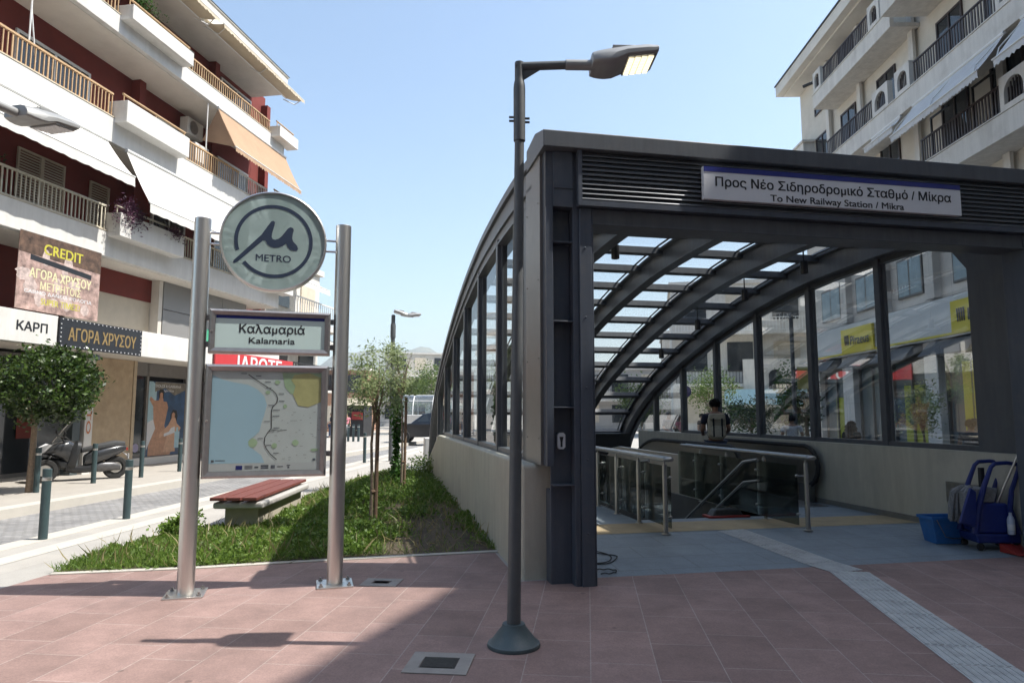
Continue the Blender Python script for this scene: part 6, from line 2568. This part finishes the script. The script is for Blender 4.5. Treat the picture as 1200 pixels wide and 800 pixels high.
tr = L(5.67, 0.66, fz(0, 0.62))
t = thing('cleaning_trolley', 'dark blue plastic mop trolley with a looped handle against the right-hand wall', 'trolley', tr, ST_A - R(14))
t.scale = (0.92, 0.92, 0.98)
mb = MB()
frus(mb, -.24, -.2, .3, .2, 0.09, -.27, -.21, .29, .21, 0.2)
mb.build('base', M['navy_pl'], t, 0.02)
mb = MB()
frus(mb, -.22, -.17, .24, .17, 0.2005, -.14, -.15, .2, .15, 0.56)
mb.build('tank', M['navy_pl'], t, 0.03, 3)
mb = MB()
for y in (-0.17, 0.17):
    mb.tube([(-.26, y, .2), (-.2, y, .5), (-.1, y, .78), (0.0, y, 1.0), (.05, y, 1.04)], [0.045, 0.042, 0.032, 0.026, 0.024], 8)
    mb.tube([(.28, y, .2), (.2, y, .5), (.24, y, .72), (.34, y, .96), (.35, y, 1.02)], [0.045, 0.036, 0.03, 0.026, 0.024], 8)
    mb.tube([(.04, y, 1.04), (.2, y, 1.05), (.35, y, 1.03)], 0.024, 8)
mb.tube([(.35, -.17, 1.03), (.35, .17, 1.03)], 0.024, 8)
mb.build('handle_frame', M['navy_pl'], t)
mb = MB()
frus(mb, -.2, -.12, .05, .12, 0.562, -.24, -.14, .1, .14, 0.74)
mb.build('wringer', M['mop'], t, 0.02)
mb = MB()
mb.box(-.05, -.03, .74, .0, .03, .98)
mb.build('wringer_lever', M['plastic_black'], t)
for (x, y) in ((-.2, -.17), (.24, -.17), (-.2, .17), (.24, .17)):
    mb = MB()
    mb.lathe([(0, -.016), (.04, -.016), (.045, -.01), (.045, .01), (.04, .016), (0, .016)], (x, y, 0.045), 14, 'y')
    mb.box(x - .015, y - .022, .05, x + .015, y - .0165, .09)
    mb.build('caster', M['rubber'], t)
t2 = thing('spray_bottle', 'pale plastic cleaning bottle tucked in the side of the trolley', 'bottle', tr + e1 * 0.1 - e2 * 0.235 + Vector((0, 0, 0.2)), 0)
mb = MB()
mb.lathe([(0, 0), (.038, 0), (.04, .01), (.04, .17), (.03, .2), (.018, .22), (.018, .25), (0, .25)], (0, 0, 0), 14)
mb.build('bottle_body', pmat('bottle_plastic', (0.5, 0.55, 0.65), 0.4), t2)
mb = MB()
mb.lathe([(.0405, .05), (.0408, .051), (.0408, .12), (.0405, .121)], (0, 0, 0), 14)
mb.build('bottle_label', M['sign_white'], t2)
t3 = thing('mop_cloth', 'blue and grey mop cloths draped over the left end of the trolley', 'mop', tr - e1 * 0.36 + Vector((0, 0, 0.28)), ST_A)
rng = np.random.default_rng(4)
mb = MB()
for k in range(22):
    x0 = rng.uniform(-.12, .14)
    y0 = rng.uniform(-.15, .12)
    mb.tube([(x0 * .5 + .1, y0 * .5, .46), (x0 * .7, y0, .38 + rng.uniform(-.03, .03)), (x0, y0 * 1.1, .2), (x0 * 1.2, y0 * 1.15, rng.uniform(.0, .1))], [.02, .025, .026, .014], 6)
mb.build('grey_cloth', M['mop'], t3)
mb = MB()
mb.prism([(-.2, .06), (.02, .0), (.06, .42), (-.02, .47), (-.1, .3)], -.19, -.155, 'y')
mb.build('blue_cloth', M['navy_pl'], t3, 0.02, 3)
q0 = L(5.73, 0.62, 0.66)
t4 = thing('mop', 'long grey metal mop handle leaning out of the trolley to the right', 'mop', q0)
q1 = at(1215, 482, q0.y - 0.35)
mb = MB()
mb.tube([(0, 0, -.2 + 0), tuple(q1 - q0)], 0.013, 10)
mb.build('shaft', M['steel'], t4)
mb = MB()
mb.tube([tuple((q1 - q0) * .0 + Vector((0, 0, -.24))), (0, 0, -.12)], 0.02, 10)
mb.build('socket', M['plastic_black'], t4)
dp = G(1194, 648, 0.02)
t5 = thing('dustpan', 'red dustpan with a long handle at the right edge, beside the trolley', 'dustpan', (dp.x, dp.y, 0.02), ST_A)
mb = MB()
mb.hexa([(-.14, -.14, 0), (.16, -.14, 0), (.16, .12, 0), (-.14, .12, 0), (-.14, -.13, .012), (.16, -.13, .012), (.16, .12, .1), (-.14, .12, .1)])
mb.build('pan', M['red_pl'], t5, 0.01)
mb = MB()
mb.tube([(.02, .1, .08), (.06, .1, .5), (.11, .1, .85)], 0.012, 8)
mb.build('handle', M['steel'], t5)
rbp = L(3.45, 3.06, FZ)
t6 = thing('folded_cleaning_cart', 'black and red vacuum head lying at the top of the stairs behind the balustrade', 'cleaning tool', rbp, ST_A)
mb = MB()
frus(mb, -.2, -.12, .34, .1, .0, -.12, -.08, .26, .08, .12)
mb.build('housing', M['plastic_black'], t6, 0.02)
mb = MB()
mb.box(-.26, -.15, .0, .4, -.121, .035)
mb.box(-.26, -.12, .0, -.205, .08, .035)
mb.build('red_bumper', M['red_pl'], t6, 0.008)


# ================================================================== THREE-WHEELED SCOOTER
def scooter():
    # local +x is forward
    p = G(104, 563, 0.02)
    p = at(102, 530, 17.2)
    t = thing('three_wheeled_scooter', 'dark grey three-wheeled scooter with a tall windscreen parked on the pavement', 'scooter', (p.x, 17.0, 0.02), R(222))
    def wheel(x, y, r, w_):
        m_ = MB()
        m_.lathe([(r * .62, -w_ * .5), (r * .9, -w_ * .5), (r, -w_ * .25), (r, w_ * .25), (r * .9, w_ * .5), (r * .62, w_ * .5), (r * .62, -w_ * .5)], (x, y, r), 28, 'y')
        o = m_.build('wheel', M['rubber'], t)
        m_ = MB()
        m_.lathe([(r * .62, -w_ * .3), (r * .55, -w_ * .3), (r * .55, w_ * .3), (r * .62, w_ * .3)], (x, y, r), 28, 'y')
        for k in range(5):
            a = 2 * math.pi * k / 5 + .3
            m_.tube([(x, y, r), (x + r * .57 * math.cos(a), y, r + r * .57 * math.sin(a))], [0.022, 0.016], 6)
        m_.lathe([(0, -w_ * .32), (r * .18, -w_ * .32), (r * .18, w_ * .32), (0, w_ * .32)], (x, y, r), 12, 'y')
        m_.build('rim', M['plastic_black'], o)
        m_ = MB()
        m_.lathe([(r * .3, w_ * .34), (r * .48, w_ * .34), (r * .48, w_ * .36), (r * .3, w_ * .36)], (x, y, r), 20, 'y')
        m_.build('brake_disc', M['steel'], o)
    for y in (-.23, .23):
        wheel(.78, y, .28, .13)
    wheel(-.74, 0, .28, .16)
    # front shell
    def loft(name, secs, mat, bev=0.0):
        m_ = MB()
        n = 14
        vs = []
        for (x, hw, z0, z1, tilt) in secs:
            for k in range(n):
                a = 2 * math.pi * k / n
                cy, cz = math.cos(a), math.sin(a)
                cy = math.copysign(abs(cy) ** .6, cy)
                cz = math.copysign(abs(cz) ** .6, cz)
                z = (z0 + z1) / 2 + cz * (z1 - z0) / 2
                vs.append((x + tilt * (z - z0), cy * hw, z))
        fs = [(i * n + k, i * n + (k + 1) % n, (i + 1) * n + (k + 1) % n, (i + 1) * n + k) for i in range(len(secs) - 1) for k in range(n)]
        fs += [tuple(range(n)), tuple(reversed([(len(secs) - 1) * n + k for k in range(n)]))]
        m_._add(vs, fs, True)
        return m_.build(name, mat, t)
    loft('front_fairing', [(.22, .18, .3, .92, -.1), (.4, .27, .5, 1.0, -.15), (.6, .27, .6, .94, -.25), (.8, .2, .66, .84, -.3), (.95, .08, .7, .76, -.3)], M['scooter_grey'])
    loft('leg_shield', [(.18, .26, .25, .95, -.2), (.26, .28, .25, .97, -.2), (.34, .24, .3, .9, -.2)], M['plastic_black'])
    loft('nose_panel', [(.86, .2, .5, .66, -.2), (.95, .17, .48, .62, -.2), (.99, .1, .5, .58, -.2)], M['plastic_black'])
    loft('lower_fairing', [(.3, .2, .28, .5, 0), (.55, .2, .3, .56, 0), (.8, .16, .34, .58, 0), (.9, .1, .4, .55, 0)], M['plastic_black'])
    loft('footboard', [(-.3, .2, .2, .42, 0), (-.1, .22, .18, .36, 0), (.15, .22, .18, .36, 0), (.35, .2, .22, .5, 0)], M['plastic_black'])
    loft('tail', [(-.95, .08, .7, .82, 0), (-.8, .15, .6, .84, 0), (-.5, .2, .46, .8, 0), (-.2, .21, .36, .72, 0), (-.05, .16, .34, .6, 0)], M['scooter_grey'])
    loft('engine', [(-.85, .07, .2, .34, 0), (-.7, .13, .2, .42, 0), (-.4, .15, .18, .44, 0), (-.2, .12, .2, .4, 0)], pmat('engine_grey', (0.12, 0.12, 0.125), 0.4, 0.6, 0.2, 12))
    loft('seat', [(-.92, .1, .8, .92, 0), (-.7, .17, .79, .95, 0), (-.45, .18, .75, .9, 0), (-.15, .17, .7, .82, 0), (0.02, .1, .66, .78, 0)], M['seat'])
    for y in (-.23, .23):
        m_ = MB()
        vs = []
        for k in range(13):
            a = R(20 + 150 * k / 12)
            for yy in (y - .075, y + .075):
                vs.append((.78 + .32 * math.cos(a), yy, .28 + .32 * math.sin(a)))
        m_._add(vs, [(2 * k, 2 * k + 1, 2 * k + 3, 2 * k + 2) for k in range(12)], True)
        m_.build('mudguard', M['scooter_grey'], t)
        m_ = MB()
        m_.tube([(.75, y * .55, .26), (.72, y * .5, .5), (.66, y * .45, .62)], .03, 8)
        m_.tube([(.75, y * .6, .25), (.75, y, .245)], .03, 8)
        m_.build('fork', M['silver'], t)
        m_ = MB()
        s = 1 if y > 0 else -1
        m_.hexa([(1.0, s * .04, .62), (.84, s * .25, .7), (.72, s * .29, .9), (.9, s * .06, .82), (.96, s * .04, .62), (.8, s * .22, .7), (.66, s * .26, .88), (.86, s * .06, .8)])
        m_.build('headlight', pmat('headlight_glass', (0.55, 0.56, 0.58), 0.12, 0.2), t)
        m_ = MB()
        m_.tube([(.42, s * .2, 1.02), (.45, s * .4, 1.12), (.47, s * .5, 1.14)], [.014, .012, .012], 6)
        m_.ball((.47, s * .56, 1.16), (.02, .09, .05), 12, 8)
        m_.build('mirror', M['plastic_black'], t)
    m_ = MB()
    m_.tube([(.36, -.4, 1.0), (.4, -.2, 1.05), (.42, 0, 1.04), (.4, .2, 1.05), (.36, .4, 1.0)], .022, 8)
    m_.build('handlebar', M['plastic_black'], t)
    m_ = MB()
    vs = []
    n = 10
    for j in range(6):
        z = .92 + .5 * j / 5
        hw = .24 - .05 * (j / 5) ** 2
        x = .66 - .34 * j / 5
        for k in range(n + 1):
            y = -hw + 2 * hw * k / n
            vs.append((x - .12 * (y / hw) ** 2 * .6, y, z))
    m_._add(vs, [(j * (n + 1) + k, j * (n + 1) + k + 1, (j + 1) * (n + 1) + k + 1, (j + 1) * (n + 1) + k) for j in range(5) for k in range(n)], True)
    m_.build('windscreen', M['screen'], t)
    m_ = MB()
    m_.tube([(-.15, -.16, .26), (-.4, -.2, .28), (-.5, -.21, .3), (-.95, -.22, .42)], [.025, .03, .065, .06], 12)
    m_.build('exhaust', M['plastic_black'], t)
    m_ = MB()
    m_.box(-1.0, -.05, .7, -.94, .05, .76)
    m_.build('tail_light', M['red_pl'], t)
    m_ = MB()
    m_.box(-1.02, -.1, .48, -1.01, .1, .62)
    m_.tube([(-.85, 0, .7), (-1.01, 0, .55)], .012, 6)
    m_.build('number_plate', M['sign_white'], t)
scooter()

# ================================================================== FAR BACKGROUND
def far_house(label, x, y, rz, wd, dp, h, mat, floors, group='far houses beyond the street', balcony=True, z0=0.0, roofmat=None):
    t = thing('far_house', label, 'building', (x, y, z0), rz, group)
    mb = MB()
    mb.box(-wd / 2, 0, -0.14, wd / 2, dp, h)
    mb.build('wall', mat, t)
    mb = MB()
    mb.box(-wd / 2 - .15, -.15, h + .001, wd / 2 + .15, dp + .15, h + .25)
    mb.build('roof', roofmat or M['white2'], t)
    fh = h / floors
    nw = max(2, int(wd / 2.6))
    for f in range(floors):
        for k in range(nw):
            x0 = -wd / 2 + wd * (k + .22) / nw
            x1 = -wd / 2 + wd * (k + .78) / nw
            mb = MB()
            mb.box(x0, -.05, f * fh + fh * .28, x1, -.004, f * fh + fh * .85)
            mb.build('window', M['dark_glass'] if (k + f) % 3 else M['shutter'], t)
        if balcony and f:
            mb = MB()
            mb.box(-wd / 2 + .2, -1.2, f * fh - .1, wd / 2 - .2, -.006, f * fh + .1)
            o = mb.build('balcony', M['white2'], t)
            railing(-wd / 2 + .2, wd / 2 - .2, f * fh + .1, f * fh + 1.0, -1.15, M['black_metal'] if f % 2 else M['white_metal'], o, .2, .03)
    return t


# the next block along the left pavement
def place_l(s, y, z=0.0):
    return LB + LU * s + Vector((-LU.y, LU.x, 0)) * y + Vector((0, 0, z))
q = place_l(14.45, 1.0)
t = far_house('low white apartment block with black balcony railings behind the round metro emblem', q.x, q.y, LA, 4.7, 8, 7.9, M['white2'], 3, 'blocks further down the left pavement')
awning(-2.2, 0.2, 7.7, -0.05, 6.8, -1.5, M['awning'], t, .2)
sm = pmat('awning_striped_brown', (0.2, 0.14, 0.1), 0.9, 0, 0.2, 2)
a_ = awning(-0.2, 2.2, 5.2, -0.05, 4.5, -1.5, sm, t, .2)
mb = MB()
for k in range(5):
    x = -0.15 + k * .48
    mb.hexa([(x, -.06, 5.22), (x + .25, -.06, 5.22), (x + .25, -1.5, 4.53), (x, -1.5, 4.53), (x, -.06, 5.235), (x + .25, -.06, 5.235), (x + .25, -1.5, 4.545), (x, -1.5, 4.545)])
mb.build('stripes', M['awning'], a_)
far_house('brown brick house beside the right totem pole', -15.2, 60, R(5), 5, 8, 5.4, M['terracotta'], 2, 'blocks further down the left pavement', False)
far_house('cream house with dark balconies rising behind the arched roof', -14.0, 104, R(15), 9, 9, 10.6, M['house'], 3)
far_house('grey low house between the sapling crowns and the cream house', -19.0, 92, R(10), 8, 8, 6.4, M['house2'], 2)
far_house('pale house far off behind the canopy of the other entrance', -26, 120, R(5), 14, 9, 6.0, M['house'], 2)
far_house('dark grey flat block seen through the lower roof glass', 11.5, 64, R(-8), 11, 10, 5.7, M['house2'], 2)
far_house('pale block with long balconies seen between the roof ribs', 21.0, 66, R(-10), 12, 10, 9.5, M['house'], 3)
cb = far_house('white corner building with balustrades and arched windows behind the person with the backpack', 17.0, 46, R(-12), 12, 9, 10.5, M['white2'], 3)
for k in range(3):
    mb = MB()
    n = 10
    x = 0.5 + k * 1.7
    pts = [(x - .4, 3.0)] + [(x - .4 * math.cos(math.pi * i / n), 4.1 + .4 * math.sin(math.pi * i / n)) for i in range(n + 1)] + [(x + .4, 3.0)]
    mb.prism(pts, -1.28, -1.25, 'y')
    mb.build('arched_window', M['dark_glass'], cb)
mb = MB()
mb.box(-1.5, -1.25, 2.0, 5.6, -1.205, 5.2)
mb.build('arched_bay', M['white2'], cb)
ns = thing('shop_sign', 'pale blue shop sign with dark letters on the white corner building', 'sign', Vector((17.0, 46, 0)) + Vector((0.6, -2.1, 2.2)), R(-12))
mb = MB()
mb.box(-3.8, 0, 0, 5.2, .1, 1.0)
mb.build('board', pmat('sign_sky', (0.33, 0.52, 0.62), 0.4), ns)
text('ΤΑΒΕΡΝΑ' if False else 'ΤΟΜΑΣ', M['sign_blue'], ns, (1.6, -.004, .5), h=.5, w=2.4, bold=.02)
# curved glass canopy of the other entrance
t = thing('glass_canopy', 'curved glass and white steel canopy of another entrance across the street', 'canopy', (-3.1, 54, 0), math.pi / 2)
R0 = 1.55
mb = MB()
vs = []
for j in (0, 1):
    for k in range(13):
        a = math.pi * k / 12
        vs.append((R0 * math.cos(a), j * 6.0, 1.5 + R0 * math.sin(a)))
mb._add(vs, [(k, k + 1, k + 14, k + 13) for k in range(12)], True)
mb.build('vault_glass', glassmat('canopy_glass', (0.72, 0.84, 0.9), 1.5, 0.05, 0.25), t)
for j in range(5):
    mb = MB()
    mb.tube([(R0 * math.cos(math.pi * k / 12), j * 1.5, 1.5 + R0 * math.sin(math.pi * k / 12)) for k in range(13)], .04, 6)
    mb.build('hoop', M['white_metal'], t)
mb = MB()
for k in (0, 3, 6, 9, 12):
    a = math.pi * k / 12
    mb.tube([(R0 * math.cos(a), 0, 1.5 + R0 * math.sin(a)), (R0 * math.cos(a), 6, 1.5 + R0 * math.sin(a))], .035, 6)
mb.build('purlins', M['white_metal'], t)
mb = MB()
mb.box(-R0 - .1, -.1, 0, -R0 + .1, 6.1, 1.5)
mb.box(R0 - .1, -.1, 0, R0 + .1, 6.1, 1.5)
mb.build('side_wall', M['white2'], t)


def suv():
    q = at(478, 500, 40)
    t = thing('parked_car', 'black sport utility car standing across the end of the street', 'car', (q.x + 1.45, 39, 0.0), math.pi)
    # local +x forward (towards the left of the photo)
    prof = [(-2.2, .35), (-2.25, .75), (-2.15, 1.05), (-1.9, 1.45), (-1.7, 1.66), (-.2, 1.7), (.35, 1.6), (.95, 1.14), (1.95, 1.0), (2.2, .8), (2.25, .5), (2.15, .32)]
    body = [(-2.2, .35), (-2.25, .75), (-2.18, 1.08), (.95, 1.1), (1.95, 1.0), (2.2, .8), (2.25, .5), (2.15, .32)]
    mb = MB()
    mb.prism(body, -.9, .9, 'y')
    b = mb.build('body', M['car'], t, 0.05, 3)
    mb = MB()
    cab = [(-2.15, 1.085), (-1.9, 1.5), (-1.7, 1.66), (-.2, 1.7), (.35, 1.6), (1.0, 1.105)]
    vs0 = [(x, -.84 + (z - 1.085) * .25, z) for x, z in cab] + [(x, .84 - (z - 1.085) * .25, z) for x, z in cab]
    n = len(cab)
    mb._add(vs0, [tuple(range(n)), tuple(reversed(range(n, 2 * n)))] + [(i, i + 1, i + 1 + n, i + n) for i in range(n - 1)])
    mb.build('cabin', M['car'], t, 0.04, 2)
    for s in (-1, 1):
        for (x0, x1) in ((-1.75, -.95), (-.85, -.1), (0.0, .7)):
            mb = MB()
            q_ = [(x0 + (.15 if x0 < -1.5 else 0), 1.18), (x1 + (.02 if x1 < .5 else 0), 1.18), (x1 - (.45 if x1 > .5 else 0.02), 1.55), (x0 + .1, 1.55)]
            mb.face([(x, s * (.845 - (z - 1.085) * .25 + .01), z) for x, z in q_])
            mb.build('side_window', M['dark_glass'], t)
        mb = MB()
        mb.box(1.9, s * .55 - .2, .72, 2.2, s * .55 + .2, .86)
        mb.build('headlight', M['sign_white'], t)
        for x in (-1.4, 1.4):
            m_ = MB()
            m_.lathe([(.2, -.11), (.33, -.11), (.36, -.06), (.36, .06), (.33, .11), (.2, .11)], (x, s * .83, .36), 24, 'y')
            o = m_.build('wheel', M['rubber'], t)
            m_ = MB()
            m_.lathe([(0, -.115), (.2, -.115), (.21, -.1), (.21, .1), (.2, .115), (0, .115)], (x, s * .83, .36), 20, 'y')
            m_.build('rim', M['silver'], o)
    mb = MB()
    mb.face([(.98, -.7, 1.14), (.98, .7, 1.14), (.42, .6, 1.56), (.42, -.6, 1.56)])
    mb.build('windscreen', M['dark_glass'], t)
suv()

# green park fence, kiosk, parasol-like stall on the far left
t = thing('fence', 'low grey railing fence along the far street beyond the right totem pole', 'fence', (-14.2, 50, 0), R(8))
mb = MB()
for z in (.15, .55, .95):
    mb.box(0, -.02, z, 5.4, .02, z + .05)
mb.build('rail', M['grey_paint'], t)
for k in range(7):
    mb = MB()
    mb.box(k * .9 - .03, -.03, 0, k * .9 + .03, .03, 1.02)
    mb.build('post', M['grey_paint'], t)
q = at(410, 480, 48)
t = thing('kiosk', 'street kiosk with a beige canopy and a red sign beside the right totem pole', 'kiosk', (q.x, 48, 0), R(-5))
mb = MB()
mb.box(-1.0, 0, 0, 1.0, 2, 2.2)
mb.build('cabin', M['dark'], t)
mb = MB()
mb.hexa([(-1.2, -.6, 2.2), (1.2, -.6, 2.2), (1.2, 2.2, 2.2), (-1.2, 2.2, 2.2), (-.8, .2, 2.7), (.8, .2, 2.7), (.8, 1.6, 2.7), (-.8, 1.6, 2.7)])
mb.build('canopy', pmat('canopy_beige', (0.4, 0.35, 0.26), 0.9), t)
mb = MB()
mb.box(.2, -.2, 1.2, .95, -.1, 1.75)
mb.build('red_sign', M['red_pl'], t)
sheet('earth_patch', [(-14.5, 36.5), (-9.5, 36.0), (-8.6, 44), (-13.2, 45)], 0.012, pmat('ochre_earth', (0.42, 0.27, 0.15), 0.95, 0, 0.15, 1.5))
person('person in pink seen far away beside the street kiosk', Vector((-11.3, 47.0, 0)), R(20), 1.65, M['cloth_pink'], M['cloth_white'], M['hair_dark'], M['skin'], 'down')
person('person in dark clothes seen far away before the street kiosk', Vector((-12.2, 46.4, 0)), R(-60), 1.7, M['cloth_navy'], M['jeans'], M['hair_dark'], M['skin'], 'bent', stride=.08)

# trees beyond and along the bank
for (x, Y, th, c, r, n, lf, seed, lb) in [
        (505, 70, 2.2, (0, 0, 4.6), (2.0, 2.0, 2.2), 3500, M['leaf_tree'], 21, 'bushy light green tree in front of the cream far house'),
        (478, 78, 2.0, (0, 0, 3.9), (2.2, 2.2, 1.7), 3000, M['leaf_tree'], 22, 'low green tree behind the canopy of the other entrance'),
        (425, 66, 2.2, (0, 0, 4.2), (2.4, 2.4, 2.0), 3200, M['leaf_tree'], 23, 'green tree behind the brown brick house'),
        (752, 52, 1.6, (0, 0, 2.9), (1.6, 1.6, 1.4), 2600, M['leaf_tree'], 24, 'green tree seen under the lowest roof glass'),
        (832, 34, 1.6, (0, 0, 2.7), (1.1, 1.1, 1.0), 2600, M['leaf_tree'], 25, 'sunlit yellow-green tree behind the backpack wearer'),
        (922, 24, 1.3, (0, 0, 2.2), (0.4, 0.4, 0.9), 1500, M['leaf_vine'], 26, 'narrow bright green young tree behind the white T-shirt'),
        (945, 22, 1.2, (0, 0, 1.9), (0.45, 0.45, 0.8), 1500, M['leaf_ficus'], 27, 'narrow dark tree before the blue shop sign'),
        (880, 29, 0.9, (0, 0, 1.5), (1.3, 1.0, 0.8), 2600, M['leaf_ficus'], 28, 'dark rounded bush under the white corner building')]:
    q = at(x, 480, Y)
    round_tree(lb, (q.x, Y, 0), th, c, r, n, lf, 0.22 if Y > 40 else 0.11, seed, 34, 0.35, 0.3, 'street_tree', 0.07, 'street trees beyond the entrance')
# potted olive before the bank
q = at(1081, 500, 15.2)
t = thing('potted_tree', 'small olive tree in a pale blue pot in front of the bank window', 'tree', (q.x, 15.2, 0), 0)
mb = MB()
mb.lathe([(.16, 0), (.24, .5), (.27, .5), (.27, .56), (.22, .56), (.21, .5), (0, .48)], (0, 0, 0), 20)
mb.build('pot', pmat('pot_blue', (0.2, 0.27, 0.42), 0.6), t)
mb = MB()
mb.tube([(0, 0, .45), (.03, 0, 1.0), (0, 0, 1.5)], [.03, .025, .018], 8)
limbs(mb, (0, 0, 1.75), (.5, .5, .6), 1.2, 14, 3, .012)
mb.build('trunk', M['bark'], t)
leafcloud('crown', crown_pts((0, 0, 1.75), (.42, .42, .62), 1500, 22, 8, .2, .26), .075, M['leaf_olive'], t, 3, .3, 8)
q = at(1108, 506, 15.0)
t = thing('planter_pot', 'pale blue square planter pot standing right of the potted olive', 'pot', (q.x, 15.0, 0), 0)
mb = MB()
frus(mb, -.2, -.2, .2, .2, 0, -.27, -.27, .27, .27, .95)
mb.build('pot_body', MATS['pot_blue'], t, .02)
mb = MB()
mb.box(-.255, -.255, .9505, .255, .255, .96)
mb.build('pot_soil', M['soil'], t)
# poles and yellow sign arm behind the glass
q = at(931, 470, 20)
t = thing('lamp_post', 'grey steel lamp post with a yellow parking sign seen through the entrance glass', 'lamp post', (q.x, 20, 0), 0)
mb = MB()
mb.tube([(0, 0, 0), (0, 0, 4.6)], .06, 10)
mb.build('post', M['lamp_grey'], t)
mb = MB()
mb.tube([(.04, 0, 2.9), (.3, 0, 2.95), (.75, 0, 2.55)], .035, 8)
mb.build('arm', M['lamp_grey'], t)
mb = MB()
mb.box(.1, -.05, 2.35, .7, -.01, 3.0)
mb.build('sign_board', pmat('sign_dull_yellow', (0.45, 0.4, 0.12), .5), t)
q = at(803, 470, 27)
t = thing('road_sign', 'round blue road sign on a thin pole behind the far mullions', 'road sign', (q.x, 27, 0), 0)
mb = MB()
mb.tube([(0, 0, 0), (0, 0, 2.7)], .03, 8)
mb.build('pole', M['steel_dull'], t)
mb = MB()
mb.lathe([(0, -.05), (.24, -.05), (.24, -.035), (0, -.035)], (0, 0, 2.5), 24, 'y')
mb.build('sign_disc', pmat('sign_violet', (0.05, 0.03, 0.12), 0.5), t)

# hills
def hill(name, x0, x1, y, hs, dep):
    mb = MB()
    n = 80
    rr = random.Random(int(y))
    vs = []
    ph = [rr.uniform(0, 6.28) for _ in range(6)]
    for j in range(9):
        for i in range(n + 1):
            u = i / n
            x = x0 + (x1 - x0) * u
            e = math.sin(math.pi * j / 8) if j < 8 else 0
            e = math.sin(math.pi * j / 8)
            h = hs * (0.55 + 0.25 * math.sin(u * 9 + ph[0]) + 0.12 * math.sin(u * 23 + ph[1]) + 0.06 * math.sin(u * 51 + ph[2])) * min(1, 6 * u, 6 * (1 - u))
            vs.append((x, y + dep * j / 8, -1 + (h + 1) * e * (1 + 0.04 * math.sin(u * 90 + j * 2))))
    mb._add(vs, [(j * (n + 1) + i, j * (n + 1) + i + 1, (j + 1) * (n + 1) + i + 1, (j + 1) * (n + 1) + i) for j in range(8) for i in range(n)], True)
    return tag(mb.build(name, M['hill'], None), kind='structure')
hill('hills', -1500, 700, 1700, 240, 900)

# the air of the street: far hills fade in it
mb = MB()
mb.box(-2900, -59, -1.2, 2900, 2950, 320)
hz = mb.build('haze', pmat('haze_air', (1, 1, 1)), None)
hz['kind'] = 'stuff'
hm = bpy.data.materials.new('haze_volume')
hm.use_nodes = True
hm.node_tree.nodes.remove(hm.node_tree.nodes['Principled BSDF'])
pv = hm.node_tree.nodes.new('ShaderNodeVolumePrincipled')
pv.inputs['Color'].default_value = (0.86, 0.92, 1.0, 1)
pv.inputs['Density'].default_value = 0.0003
pv.inputs['Anisotropy'].default_value = 0.2
hm.node_tree.links.new(pv.outputs[0], hm.node_tree.nodes['Material Output'].inputs['Volume'])
hz.data.materials.clear()
hz.data.materials.append(hm)
